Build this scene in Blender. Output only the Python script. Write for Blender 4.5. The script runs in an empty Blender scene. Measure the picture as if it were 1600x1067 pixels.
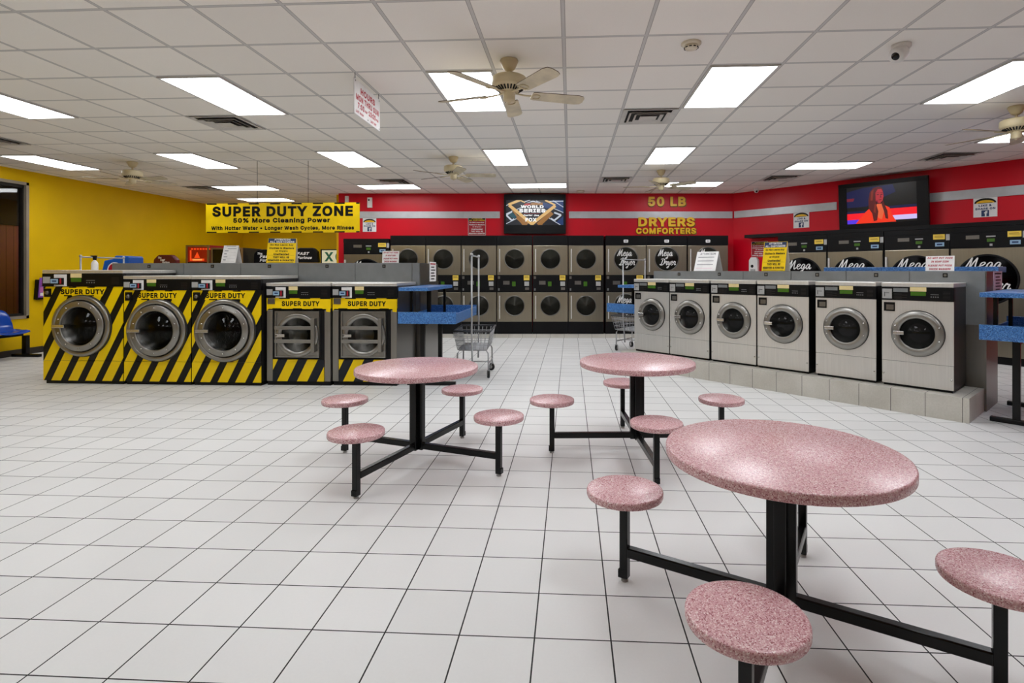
GLYPHS = {
'%': (0.747,[(0.175,0.241),(0.148,0.243),(0.122,0.25),(0.098,0.261),(0.078,0.277),(0.061,0.295),(0.049,0.316),(0.04,0.339),(0.034,0.364),(0.034,0.436),(0.04,0.461),(0.049,0.483),(0.062,0.505),(0.078,0.523),(0.099,0.538),(0.122,0.55),(0.148,0.557),(0.175,0.559),(0.203,0.557),(0.229,0.55),(0.253,0.538),(0.273,0.523),(0.289,0.504),(0.302,0.483),(0.311,0.46),(0.316,0.435),(0.316,0.364),(0.311,0.339),(0.302,0.316),(0.289,0.295),(0.273,0.277),(0.253,0.261),(0.229,0.25),(0.203,0.243),(0.175,0.37),(0.179,0.37),(0.178,0.37),(0.177,0.369),(0.179,0.373),(0.18,0.378),(0.18,0.422),(0.179,0.427),(0.177,0.431),(0.178,0.43),(0.179,0.43),(0.176,0.43),(0.172,0.43),(0.173,0.43),(0.173,0.43),(0.172,0.426),(0.17,0.422),(0.17,0.378),(0.172,0.373),(0.173,0.369),(0.173,0.37),(0.172,0.37),(0.501,-0.052),(0.474,-0.05),(0.448,-0.043),(0.424,-0.031),(0.404,-0.016),(0.387,0.003),(0.374,0.024),(0.365,0.047),(0.36,0.072),(0.36,0.143),(0.365,0.168),(0.375,0.191),(0.388,0.212),(0.404,0.231),(0.424,0.246),(0.448,0.258),(0.474,0.265),(0.501,0.267),(0.529,0.265),(0.555,0.258),(0.578,0.246),(0.599,0.23),(0.615,0.212),(0.628,0.191),(0.636,0.168),(0.642,0.143),(0.642,0.072),(0.636,0.047),(0.627,0.024),(0.614,0.003),(0.598,-0.016),(0.578,-0.031),(0.554,-0.043),(0.528,-0.05),(0.501,0.077),(0.504,0.078),(0.503,0.077),(0.503,0.077),(0.504,0.08),(0.506,0.085),(0.506,0.13),(0.504,0.135),(0.503,0.139),(0.503,0.138),(0.505,0.137),(0.501,0.138),(0.498,0.137),(0.499,0.138),(0.499,0.138),(0.497,0.134),(0.496,0.13),(0.496,0.085),(0.497,0.08),(0.499,0.077),(0.499,0.077),(0.497,0.078),(0.053,-0.042),(0.46,0.551),(0.62,0.551),(0.213,-0.042),(0.178,0.37),(0.178,0.43),(0.173,0.43),(0.173,0.37),(0.503,0.077),(0.503,0.138),(0.499,0.138),(0.499,0.077),(0.271,0.276),(0.305,0.326)],[(53,54,55),(47,48,46),(52,51,55),(54,53,119),(46,48,15),(16,15,48),(1,53,2),(3,2,53),(53,55,3),(4,3,55),(5,4,55),(6,5,55),(7,6,55),(55,51,7),(8,7,51),(51,50,8),(9,8,50),(10,9,50),(50,49,10),(49,46,10),(11,10,46),(12,11,46),(13,12,46),(14,13,46),(46,15,14),(44,41,40),(37,0,33),(36,37,35),(35,39,38),(43,42,117),(42,43,44),(37,33,32),(32,31,37),(35,37,31),(124,30,29),(39,35,27),(27,26,39),(26,25,39),(40,39,25),(25,24,40),(44,40,24),(24,23,44),(23,22,44),(22,21,44),(21,20,44),(42,44,20),(20,19,42),(18,42,19),(53,1,0),(0,37,53),(34,53,37),(36,35,116),(47,46,118),(45,42,48),(16,48,42),(17,16,42),(42,18,17),(109,110,111),(103,104,102),(108,107,111),(110,109,123),(57,109,58),(59,58,109),(109,111,59),(60,59,111),(61,60,111),(62,61,111),(63,62,111),(111,107,63),(64,63,107),(107,106,64),(65,64,106),(66,65,106),(106,105,66),(105,102,66),(67,66,102),(68,67,102),(69,68,102),(70,69,102),(71,70,102),(102,104,71),(104,72,71),(91,92,93),(100,97,96),(93,56,89),(95,94,91),(99,98,121),(98,99,100),(93,89,88),(88,87,93),(91,93,87),(87,86,91),(86,85,91),(85,84,91),(84,83,91),(95,91,83),(83,82,95),(96,95,82),(82,81,96),(81,80,96),(100,96,80),(80,79,100),(79,78,100),(78,77,100),(77,76,100),(98,100,76),(76,75,98),(74,98,75),(109,57,56),(56,93,109),(90,109,93),(92,91,120),(103,102,122),(101,98,104),(72,104,98),(73,72,98),(98,74,73),(114,113,125),(35,38,116),(34,37,116),(37,36,116),(42,45,117),(41,44,117),(44,43,117),(46,49,118),(45,48,118),(48,47,118),(53,34,119),(52,55,119),(55,54,119),(91,94,120),(90,93,120),(93,92,120),(98,101,121),(97,100,121),(100,99,121),(102,105,122),(101,104,122),(104,103,122),(109,90,123),(108,111,123),(111,110,123),(112,115,124),(27,35,125),(35,31,124),(124,125,35),(29,28,125),(125,124,29),(30,124,115),(115,114,29),(28,29,114),(125,28,114),(29,30,115)]),
'&': (0.519,[(0.197,-0.049),(0.159,-0.046),(0.124,-0.039),(0.091,-0.026),(0.063,-0.008),(0.038,0.014),(0.018,0.04),(0.004,0.069),(-0.005,0.1),(-0.008,0.133),(-0.006,0.16),(0.0,0.186),(0.012,0.214),(0.218,0.42),(0.219,0.41),(0.218,0.412),(0.216,0.414),(0.213,0.416),(0.209,0.418),(0.274,0.411),(0.506,-0.042),(0.344,-0.042),(0.138,0.206),(0.042,0.344),(0.035,0.373),(0.033,0.399),(0.036,0.427),(0.043,0.454),(0.054,0.48),(0.071,0.502),(0.091,0.521),(0.115,0.536),(0.142,0.547),(0.17,0.554),(0.2,0.556),(0.23,0.554),(0.259,0.547),(0.285,0.536),(0.308,0.521),(0.328,0.503),(0.344,0.481),(0.356,0.457),(0.363,0.431),(0.367,0.389),(0.152,0.161),(0.145,0.151),(0.142,0.145),(0.14,0.138),(0.139,0.131),(0.14,0.123),(0.142,0.116),(0.145,0.11),(0.149,0.104),(0.155,0.099),(0.162,0.095),(0.171,0.092),(0.181,0.089),(0.193,0.089),(0.207,0.09),(0.22,0.092),(0.234,0.098),(0.247,0.105),(0.259,0.113),(0.27,0.124),(0.281,0.137),(0.29,0.151),(0.297,0.167),(0.302,0.184),(0.306,0.203),(0.309,0.266),(0.451,0.266),(0.448,0.19),(0.444,0.159),(0.435,0.126),(0.365,0.019),(0.341,-0.003),(0.315,-0.02),(0.286,-0.033),(0.256,-0.042),(0.226,-0.047),(0.214,0.416),(0.215,0.417),(0.218,0.417),(0.083,0.285),(0.314,0.333),(0.165,0.174),(0.229,0.096),(0.348,0.266),(0.427,0.113),(0.322,-0.015)],[(46,45,22),(0,57,1),(57,56,1),(56,55,1),(22,45,44),(1,55,2),(55,54,2),(3,2,54),(54,53,3),(4,3,53),(53,52,4),(5,4,52),(52,51,5),(6,5,51),(51,50,6),(7,6,50),(50,49,7),(8,7,49),(49,48,8),(9,8,48),(10,9,48),(48,47,10),(11,10,47),(47,46,11),(12,11,46),(46,22,12),(14,16,22),(80,81,17),(79,59,58),(14,15,16),(59,79,78),(78,77,59),(82,14,19),(19,37,13),(37,36,13),(35,13,36),(61,60,75),(20,74,21),(75,21,74),(62,61,75),(75,74,62),(63,62,74),(64,63,74),(74,65,64),(66,65,74),(43,42,19),(42,41,19),(41,40,19),(40,39,19),(39,38,19),(37,19,38),(79,58,0),(57,0,58),(24,23,18),(25,24,18),(26,25,18),(27,26,18),(28,27,18),(29,28,18),(30,29,18),(31,30,18),(32,31,18),(33,32,18),(34,33,18),(18,13,34),(13,35,34),(17,18,23),(81,80,16),(80,83,16),(83,80,17),(13,18,81),(18,17,81),(13,81,82),(15,14,82),(82,81,16),(16,15,82),(19,13,82),(43,19,84),(19,14,84),(68,67,74),(67,66,74),(59,77,76),(22,44,85),(86,89,60),(12,22,83),(22,16,83),(17,23,83),(87,88,73),(69,68,87),(84,85,69),(68,69,85),(67,68,85),(66,67,85),(65,66,85),(64,65,85),(63,64,85),(62,63,85),(61,62,85),(60,61,85),(22,85,84),(14,22,84),(59,76,86),(60,85,86),(84,69,87),(71,70,87),(72,71,87),(73,72,87),(74,20,88),(68,74,88),(88,87,68),(21,75,89),(75,60,89),(89,86,76)]),
',': (0.259,[(-0.012,-0.161),(0.032,0.113),(0.192,0.113),(0.116,-0.161)],[(1,0,3),(3,2,1)]),
'-': (0.524,[(0.379,0.286),(0.379,0.146),(0.072,0.146),(0.072,0.286)],[(3,2,1),(1,0,3)]),
'0': (0.524,[(0.227,-0.049),(0.182,-0.045),(0.141,-0.032),(0.104,-0.009),(0.073,0.02),(0.048,0.057),(0.029,0.099),(0.016,0.146),(0.008,0.198),(0.006,0.254),(0.008,0.31),(0.016,0.362),(0.03,0.409),(0.049,0.451),(0.074,0.488),(0.105,0.518),(0.141,0.54),(0.182,0.553),(0.227,0.558),(0.271,0.553),(0.312,0.54),(0.349,0.518),(0.38,0.488),(0.405,0.451),(0.424,0.409),(0.437,0.362),(0.445,0.31),(0.447,0.254),(0.445,0.198),(0.437,0.146),(0.424,0.099),(0.405,0.057),(0.38,0.02),(0.349,-0.009),(0.312,-0.032),(0.271,-0.045),(0.227,0.092),(0.24,0.093),(0.251,0.098),(0.262,0.105),(0.272,0.117),(0.281,0.134),(0.29,0.156),(0.296,0.184),(0.3,0.216),(0.302,0.254),(0.3,0.292),(0.296,0.325),(0.29,0.353),(0.281,0.375),(0.272,0.392),(0.262,0.404),(0.251,0.411),(0.24,0.416),(0.227,0.417),(0.213,0.416),(0.202,0.411),(0.192,0.404),(0.181,0.392),(0.172,0.375),(0.163,0.353),(0.157,0.325),(0.153,0.292),(0.151,0.254),(0.153,0.216),(0.157,0.184),(0.163,0.156),(0.172,0.134),(0.181,0.117),(0.192,0.105),(0.202,0.098),(0.213,0.093)],[(9,8,64),(64,63,9),(63,62,9),(10,9,62),(1,71,2),(71,70,2),(3,2,70),(70,69,3),(4,3,69),(69,68,4),(5,4,68),(68,67,5),(6,5,67),(67,66,6),(7,6,66),(66,65,7),(8,7,65),(64,8,65),(10,62,61),(11,10,61),(61,60,11),(12,11,60),(60,59,12),(13,12,59),(59,58,13),(14,13,58),(58,57,14),(15,14,57),(57,56,15),(16,15,56),(56,55,16),(55,17,16),(18,53,19),(37,0,35),(28,27,44),(45,44,27),(46,45,27),(27,26,46),(37,35,34),(38,37,34),(34,33,38),(39,38,33),(33,32,39),(40,39,32),(32,31,40),(41,40,31),(31,30,41),(42,41,30),(30,29,42),(43,42,29),(29,28,43),(28,44,43),(46,26,47),(26,25,47),(48,47,25),(25,24,48),(49,48,24),(24,23,49),(50,49,23),(23,22,50),(51,50,22),(22,21,51),(52,51,21),(21,20,52),(53,52,20),(19,53,20),(71,1,0),(36,71,0),(0,37,36),(53,18,54),(55,54,18),(17,55,18)]),
'1': (0.524,[(0.034,-0.042),(0.034,0.097),(0.433,0.097),(0.433,-0.042),(0.318,0.551),(0.318,-0.042),(0.17,-0.042),(0.17,0.406),(0.223,0.406),(0.044,0.275),(0.044,0.448),(0.185,0.551),(0.318,0.097),(0.17,0.097),(0.17,0.368)],[(1,0,6),(7,10,9),(3,2,5),(13,12,8),(11,8,4),(12,13,6),(8,11,7),(10,7,11),(4,8,12),(5,2,12),(6,5,12),(1,6,13),(7,9,14),(8,7,14),(13,8,14)]),
'5': (0.524,[(0.221,-0.049),(0.186,-0.047),(0.153,-0.039),(0.121,-0.027),(0.093,-0.01),(0.069,0.011),(0.048,0.036),(0.032,0.065),(0.022,0.096),(0.012,0.172),(0.157,0.172),(0.166,0.127),(0.168,0.12),(0.172,0.114),(0.177,0.108),(0.184,0.103),(0.191,0.098),(0.2,0.095),(0.21,0.093),(0.221,0.092),(0.234,0.093),(0.245,0.096),(0.255,0.101),(0.263,0.107),(0.271,0.115),(0.277,0.124),(0.282,0.135),(0.285,0.148),(0.286,0.162),(0.285,0.177),(0.281,0.19),(0.276,0.201),(0.27,0.211),(0.262,0.219),(0.253,0.226),(0.243,0.231),(0.231,0.234),(0.223,0.234),(0.133,0.203),(0.021,0.216),(0.058,0.551),(0.408,0.551),(0.408,0.41),(0.188,0.41),(0.181,0.343),(0.131,0.343),(0.251,0.375),(0.284,0.369),(0.31,0.36),(0.334,0.347),(0.356,0.332),(0.376,0.314),(0.393,0.294),(0.407,0.271),(0.418,0.246),(0.426,0.22),(0.431,0.192),(0.433,0.163),(0.43,0.125),(0.421,0.088),(0.406,0.055),(0.385,0.025),(0.359,-0.001),(0.33,-0.021),(0.296,-0.037),(0.26,-0.046),(0.182,0.357)],[(6,5,13),(13,12,6),(7,6,12),(12,11,7),(8,7,11),(11,10,8),(9,8,10),(38,45,39),(40,39,45),(18,17,1),(19,0,20),(18,1,0),(0,19,18),(37,36,44),(36,46,44),(66,44,46),(1,17,2),(17,16,2),(3,2,16),(16,15,3),(4,3,15),(15,14,4),(5,4,14),(13,5,14),(37,44,38),(45,38,44),(44,66,45),(40,45,43),(22,64,63),(23,22,63),(63,62,23),(24,23,62),(62,61,24),(25,24,61),(61,60,25),(26,25,60),(60,59,26),(59,58,26),(27,26,58),(58,57,27),(28,27,57),(57,56,28),(29,28,56),(56,55,29),(30,29,55),(55,54,30),(31,30,54),(54,53,31),(53,52,31),(32,31,52),(52,51,32),(33,32,51),(51,50,33),(50,49,33),(42,41,43),(20,0,65),(21,20,65),(65,64,21),(64,22,21),(33,49,34),(49,48,34),(35,34,48),(48,47,35),(36,35,47),(46,36,47),(40,43,41),(43,45,66)]),
'7': (0.524,[(0.029,-0.042),(0.281,0.458),(0.281,0.41),(0.02,0.41),(0.02,0.551),(0.433,0.551),(0.433,0.439),(0.191,-0.042),(0.257,0.41)],[(0,7,2),(1,2,6),(6,5,1),(6,2,7),(4,3,1),(1,5,4),(1,3,8),(2,1,8),(0,2,8)]),
':': (0.259,[(0.095,-0.047),(0.073,-0.044),(0.051,-0.035),(0.033,-0.021),(0.019,-0.003),(0.01,0.018),(0.007,0.041),(0.01,0.064),(0.019,0.085),(0.033,0.103),(0.051,0.117),(0.073,0.126),(0.095,0.129),(0.118,0.126),(0.139,0.117),(0.158,0.103),(0.172,0.085),(0.181,0.064),(0.183,0.041),(0.181,0.018),(0.172,-0.003),(0.158,-0.021),(0.139,-0.035),(0.118,-0.044),(0.095,0.228),(0.073,0.231),(0.051,0.24),(0.033,0.254),(0.019,0.272),(0.01,0.293),(0.007,0.316),(0.01,0.339),(0.019,0.361),(0.033,0.379),(0.051,0.393),(0.073,0.401),(0.095,0.404),(0.118,0.401),(0.139,0.393),(0.158,0.379),(0.172,0.36),(0.181,0.339),(0.183,0.316),(0.181,0.293),(0.172,0.272),(0.158,0.254),(0.139,0.24),(0.118,0.231)],[(6,5,4),(7,6,9),(9,8,7),(30,29,28),(31,30,33),(33,32,31),(12,11,10),(36,35,34),(6,4,3),(9,6,3),(3,12,9),(12,10,9),(30,28,27),(33,30,27),(27,36,33),(36,34,33),(22,21,23),(0,23,21),(46,45,47),(24,47,45),(19,18,20),(18,17,15),(16,15,17),(43,42,44),(42,41,39),(40,39,41),(20,18,21),(0,21,18),(14,13,15),(44,42,45),(24,45,42),(38,37,39),(2,1,0),(3,2,0),(12,3,0),(0,18,12),(18,15,12),(15,13,12),(26,25,24),(27,26,24),(36,27,24),(24,42,36),(42,39,36),(39,37,36)]),
'A': (0.551,[(-0.044,-0.042),(0.172,0.551),(0.306,0.551),(0.523,-0.042),(0.365,-0.042),(0.247,0.289),(0.175,0.52),(0.303,0.52),(0.115,-0.042),(0.068,0.1),(0.068,0.241),(0.412,0.241),(0.412,0.1),(0.237,0.322),(0.21,0.241),(0.265,0.241),(0.315,0.1),(0.163,0.1)],[(0,9,10),(9,0,8),(6,1,10),(0,10,1),(12,4,3),(3,11,12),(7,5,11),(2,7,11),(11,3,2),(15,16,12),(6,10,13),(6,13,7),(7,2,6),(1,6,2),(5,7,13),(14,17,15),(17,14,9),(13,10,14),(10,9,14),(11,5,15),(12,11,15),(4,12,16),(16,15,17),(9,8,17)]),
'B': (0.528,[(0.018,-0.042),(0.018,0.551),(0.242,0.551),(0.28,0.548),(0.316,0.541),(0.348,0.528),(0.376,0.511),(0.399,0.489),(0.417,0.463),(0.43,0.435),(0.438,0.405),(0.44,0.374),(0.439,0.348),(0.433,0.323),(0.424,0.301),(0.412,0.281),(0.395,0.262),(0.357,0.242),(0.357,0.298),(0.341,0.3),(0.364,0.293),(0.386,0.281),(0.406,0.265),(0.424,0.246),(0.439,0.223),(0.451,0.197),(0.458,0.167),(0.46,0.136),(0.458,0.104),(0.45,0.074),(0.437,0.045),(0.417,0.019),(0.392,-0.003),(0.362,-0.02),(0.328,-0.033),(0.289,-0.04),(0.248,-0.042),(0.167,0.099),(0.243,0.099),(0.274,0.101),(0.292,0.106),(0.302,0.112),(0.308,0.119),(0.312,0.127),(0.313,0.138),(0.312,0.146),(0.31,0.154),(0.306,0.162),(0.301,0.169),(0.294,0.175),(0.286,0.181),(0.276,0.185),(0.263,0.188),(0.247,0.189),(0.167,0.189),(0.167,0.328),(0.251,0.329),(0.261,0.331),(0.27,0.334),(0.277,0.339),(0.283,0.344),(0.288,0.349),(0.291,0.356),(0.293,0.363),(0.294,0.371),(0.292,0.383),(0.289,0.391),(0.284,0.398),(0.275,0.403),(0.262,0.408),(0.238,0.41),(0.167,0.41),(0.357,0.295),(0.401,0.269)],[(37,54,0),(1,0,54),(70,2,71),(1,54,55),(55,71,1),(71,2,1),(56,53,52),(57,56,52),(37,0,36),(38,37,36),(36,39,38),(55,54,53),(53,56,55),(2,70,69),(39,36,35),(2,69,3),(16,21,17),(20,17,21),(17,20,72),(31,30,42),(30,29,42),(43,42,29),(29,28,43),(44,43,28),(28,27,44),(27,26,44),(45,44,26),(26,25,45),(46,45,25),(17,46,25),(25,24,17),(24,23,17),(16,17,23),(23,22,16),(21,16,73),(15,14,21),(20,21,14),(14,13,20),(18,20,13),(13,12,18),(12,11,18),(39,35,34),(40,39,34),(34,33,40),(41,40,33),(33,32,41),(32,31,41),(31,42,41),(46,17,47),(48,47,17),(49,48,17),(50,49,17),(51,50,17),(17,19,51),(52,51,19),(57,52,19),(58,57,19),(59,58,19),(60,59,19),(61,60,19),(62,61,19),(63,62,19),(64,63,19),(19,18,64),(18,11,64),(11,10,64),(65,64,10),(10,9,65),(66,65,9),(9,8,66),(8,7,66),(67,66,7),(7,6,67),(6,5,67),(68,67,5),(5,4,68),(69,68,4),(3,69,4),(16,22,73),(19,17,72),(20,18,72),(15,21,73)]),
'C': (0.581,[(0.267,-0.049),(0.218,-0.045),(0.171,-0.032),(0.128,-0.011),(0.09,0.018),(0.058,0.054),(0.032,0.096),(0.013,0.145),(0.002,0.197),(-0.002,0.254),(0.002,0.311),(0.013,0.364),(0.032,0.412),(0.058,0.454),(0.09,0.49),(0.128,0.519),(0.171,0.541),(0.218,0.554),(0.267,0.558),(0.297,0.556),(0.326,0.552),(0.353,0.544),(0.38,0.534),(0.405,0.52),(0.428,0.504),(0.449,0.485),(0.468,0.464),(0.484,0.44),(0.497,0.414),(0.507,0.385),(0.526,0.306),(0.394,0.306),(0.255,0.413),(0.245,0.412),(0.225,0.406),(0.206,0.397),(0.19,0.384),(0.175,0.367),(0.163,0.346),(0.154,0.32),(0.148,0.29),(0.146,0.254),(0.148,0.219),(0.154,0.188),(0.163,0.163),(0.176,0.142),(0.19,0.125),(0.206,0.112),(0.225,0.103),(0.245,0.097),(0.255,0.096),(0.394,0.202),(0.525,0.202),(0.508,0.124),(0.498,0.096),(0.484,0.069),(0.468,0.045),(0.45,0.024),(0.429,0.005),(0.405,-0.011),(0.38,-0.025),(0.354,-0.035),(0.326,-0.043),(0.297,-0.047)],[(9,8,42),(42,41,9),(41,40,9),(10,9,40),(1,48,2),(48,47,2),(35,34,16),(34,17,16),(2,47,3),(47,46,3),(4,3,46),(5,4,46),(46,45,5),(6,5,45),(45,44,6),(7,6,44),(44,43,7),(8,7,43),(42,8,43),(10,40,39),(11,10,39),(39,38,11),(12,11,38),(38,37,12),(13,12,37),(37,36,13),(14,13,36),(15,14,36),(36,35,15),(35,16,15),(0,63,50),(19,18,32),(50,63,62),(62,61,50),(61,60,50),(22,21,32),(21,20,32),(19,32,20),(50,60,59),(59,58,50),(51,50,58),(58,57,51),(57,56,51),(56,55,51),(55,54,51),(54,53,51),(53,52,51),(30,29,31),(29,28,31),(28,27,31),(27,26,31),(26,25,31),(25,24,31),(32,31,24),(24,23,32),(22,32,23),(0,50,1),(50,49,1),(48,1,49),(17,34,33),(33,32,17),(32,18,17)]),
'D': (0.574,[(0.22,-0.042),(0.054,-0.042),(0.054,0.099),(0.213,0.099),(0.248,0.101),(0.275,0.108),(0.297,0.117),(0.315,0.13),(0.329,0.146),(0.341,0.167),(0.349,0.192),(0.355,0.221),(0.357,0.255),(0.355,0.289),(0.35,0.318),(0.341,0.343),(0.329,0.363),(0.315,0.379),(0.298,0.392),(0.277,0.401),(0.252,0.407),(0.219,0.41),(0.051,0.41),(0.051,0.551),(0.227,0.551),(0.279,0.547),(0.329,0.535),(0.374,0.515),(0.413,0.487),(0.446,0.452),(0.471,0.41),(0.489,0.363),(0.5,0.311),(0.504,0.255),(0.5,0.199),(0.489,0.147),(0.471,0.1),(0.445,0.058),(0.412,0.022),(0.371,-0.006),(0.325,-0.026),(0.274,-0.038),(0.167,0.551),(0.167,-0.042),(0.018,-0.042),(0.018,0.551),(0.167,0.41),(0.167,0.099)],[(45,44,22),(22,23,45),(0,3,43),(2,43,47),(43,2,1),(44,1,2),(22,44,2),(22,2,46),(22,46,42),(23,22,42),(41,5,4),(5,41,40),(40,6,5),(20,19,25),(24,20,25),(41,4,0),(3,0,4),(20,24,21),(42,21,24),(37,36,8),(9,8,36),(36,35,9),(10,9,35),(35,34,10),(11,10,34),(34,33,11),(12,11,33),(13,12,33),(33,32,13),(14,13,32),(32,31,14),(15,14,31),(31,30,15),(16,15,30),(30,29,16),(6,40,39),(7,6,39),(39,38,7),(38,37,7),(37,8,7),(16,29,17),(29,28,17),(28,27,17),(18,17,27),(27,26,18),(19,18,26),(25,19,26),(21,42,46),(2,47,46),(43,3,47)]),
'E': (0.49,[(0.018,-0.042),(0.018,0.551),(0.414,0.551),(0.414,0.41),(0.167,0.41),(0.167,0.328),(0.397,0.328),(0.397,0.187),(0.167,0.187),(0.167,0.099),(0.417,0.099),(0.417,-0.042)],[(0,9,8),(1,0,8),(8,5,1),(5,4,1),(9,0,11),(11,10,9),(5,8,7),(7,6,5),(3,2,4),(1,4,2)]),
'F': (0.481,[(0.018,-0.042),(0.018,0.551),(0.411,0.551),(0.411,0.41),(0.167,0.41),(0.167,0.32),(0.388,0.32),(0.388,0.179),(0.167,0.179),(0.167,-0.042)],[(9,8,0),(8,5,0),(1,0,5),(3,2,4),(5,8,7),(7,6,5),(1,5,4),(4,2,1)]),
'G': (0.592,[(0.269,-0.049),(0.218,-0.045),(0.171,-0.032),(0.127,-0.011),(0.089,0.018),(0.057,0.055),(0.031,0.097),(0.013,0.145),(0.002,0.197),(-0.002,0.254),(0.002,0.311),(0.013,0.364),(0.031,0.412),(0.057,0.454),(0.089,0.49),(0.126,0.519),(0.169,0.541),(0.216,0.554),(0.264,0.558),(0.296,0.556),(0.325,0.551),(0.354,0.543),(0.381,0.532),(0.406,0.519),(0.43,0.502),(0.451,0.483),(0.469,0.461),(0.485,0.438),(0.499,0.412),(0.509,0.385),(0.528,0.307),(0.394,0.307),(0.253,0.413),(0.244,0.412),(0.224,0.406),(0.206,0.397),(0.19,0.384),(0.175,0.367),(0.163,0.346),(0.154,0.32),(0.148,0.29),(0.146,0.254),(0.148,0.219),(0.154,0.188),(0.163,0.163),(0.176,0.142),(0.19,0.125),(0.207,0.112),(0.225,0.103),(0.246,0.097),(0.269,0.095),(0.29,0.097),(0.308,0.101),(0.324,0.108),(0.338,0.118),(0.35,0.129),(0.359,0.144),(0.367,0.16),(0.371,0.18),(0.376,0.252),(0.442,0.24),(0.241,0.157),(0.241,0.298),(0.52,0.298),(0.52,0.198),(0.517,0.153),(0.506,0.11),(0.487,0.07),(0.463,0.035),(0.432,0.005),(0.397,-0.018),(0.357,-0.035),(0.314,-0.046),(0.373,0.212)],[(8,7,43),(43,42,8),(9,8,42),(42,41,9),(41,40,9),(10,9,40),(40,39,10),(11,10,39),(49,48,1),(17,34,33),(1,48,2),(48,47,2),(16,35,34),(34,17,16),(2,47,3),(47,46,3),(4,3,46),(5,4,46),(46,45,5),(6,5,45),(45,44,6),(7,6,44),(43,7,44),(11,39,38),(12,11,38),(38,37,12),(13,12,37),(37,36,13),(14,13,36),(15,14,36),(36,35,15),(35,16,15),(72,52,51),(72,51,0),(50,0,51),(18,32,19),(52,72,71),(53,52,71),(21,20,32),(19,32,20),(25,24,31),(30,29,31),(65,64,60),(64,63,60),(29,28,31),(28,27,31),(27,26,31),(25,31,26),(53,71,70),(54,53,70),(70,69,54),(55,54,69),(69,68,55),(68,67,55),(56,55,67),(67,66,56),(57,56,66),(66,65,57),(58,57,65),(65,60,58),(59,73,60),(31,24,32),(24,23,32),(23,22,32),(21,32,22),(49,1,0),(0,50,49),(73,59,61),(62,61,59),(60,63,59),(17,33,32),(32,18,17),(58,60,73),(62,59,63)]),
'H': (0.588,[(0.018,-0.042),(0.018,0.551),(0.167,0.551),(0.167,0.331),(0.35,0.331),(0.35,0.551),(0.499,0.551),(0.499,-0.042),(0.35,-0.042),(0.35,0.19),(0.167,0.19),(0.167,-0.042)],[(0,11,10),(1,0,10),(10,3,1),(3,2,1),(9,8,7),(7,6,9),(4,9,6),(6,5,4),(9,4,10),(3,10,4)]),
'I': (0.372,[(-0.011,-0.042),(-0.011,0.099),(0.076,0.099),(0.076,0.41),(-0.011,0.41),(-0.011,0.551),(0.311,0.551),(0.311,0.41),(0.225,0.41),(0.225,0.099),(0.311,0.099),(0.311,-0.042)],[(1,0,2),(3,5,4),(9,11,10),(7,6,8),(2,0,11),(11,9,2),(9,8,2),(3,2,8),(8,6,3),(5,3,6)]),
'K': (0.538,[(0.07,0.059),(0.062,0.232),(0.345,0.551),(0.534,0.546),(0.248,0.232),(0.244,0.232),(0.018,-0.042),(0.018,0.551),(0.167,0.551),(0.167,-0.042),(0.35,-0.042),(0.135,0.261),(0.23,0.379),(0.53,-0.042),(0.167,0.35),(0.167,0.155),(0.192,0.181),(0.167,0.216),(0.167,0.3),(0.297,0.286)],[(7,6,1),(9,0,6),(1,6,0),(0,11,1),(12,5,4),(10,13,4),(4,13,19),(12,4,19),(3,2,12),(4,5,16),(0,9,15),(7,1,8),(1,14,8),(1,11,14),(12,2,14),(18,17,5),(11,0,15),(17,18,11),(10,4,16),(15,16,17),(16,5,17),(11,15,17),(14,11,18),(12,14,18),(5,12,18),(3,12,19)]),
'L': (0.464,[(0.018,-0.042),(0.018,0.551),(0.167,0.551),(0.167,0.099),(0.403,0.099),(0.403,-0.042)],[(1,0,3),(3,0,5),(5,4,3),(1,3,2)]),
'M': (0.7,[(0.018,-0.042),(0.018,0.551),(0.18,0.551),(0.317,0.201),(0.379,0.007),(0.247,0.007),(0.447,0.551),(0.61,0.551),(0.61,-0.042),(0.462,-0.042),(0.465,0.499),(0.573,0.499),(0.371,-0.042),(0.258,-0.042),(0.131,0.276),(0.053,0.499),(0.161,0.499),(0.164,-0.042),(0.318,0.199),(0.463,0.206),(0.163,0.197)],[(14,15,0),(1,0,15),(14,0,17),(15,14,16),(16,2,15),(1,15,2),(11,8,7),(10,11,6),(11,7,6),(12,4,13),(5,13,4),(4,18,5),(16,14,20),(2,16,3),(3,5,18),(10,6,18),(8,11,9),(10,18,19),(11,10,19),(9,11,19),(4,12,19),(18,4,19),(14,17,20),(13,5,20),(3,16,20),(5,3,20)]),
'N': (0.595,[(0.018,-0.042),(0.018,0.551),(0.159,0.551),(0.379,0.204),(0.48,0.023),(0.364,0.005),(0.356,0.551),(0.505,0.551),(0.505,-0.042),(0.364,-0.042),(0.166,0.268),(0.04,0.485),(0.161,0.502),(0.167,-0.042),(0.36,0.234),(0.163,0.273)],[(1,0,11),(11,0,15),(11,15,12),(12,2,11),(1,11,2),(8,7,4),(3,4,7),(8,4,9),(5,9,4),(4,3,5),(3,7,6),(9,5,10),(5,3,14),(3,6,14),(2,12,14),(10,5,14),(12,10,14),(10,12,15),(0,13,15)]),
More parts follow.
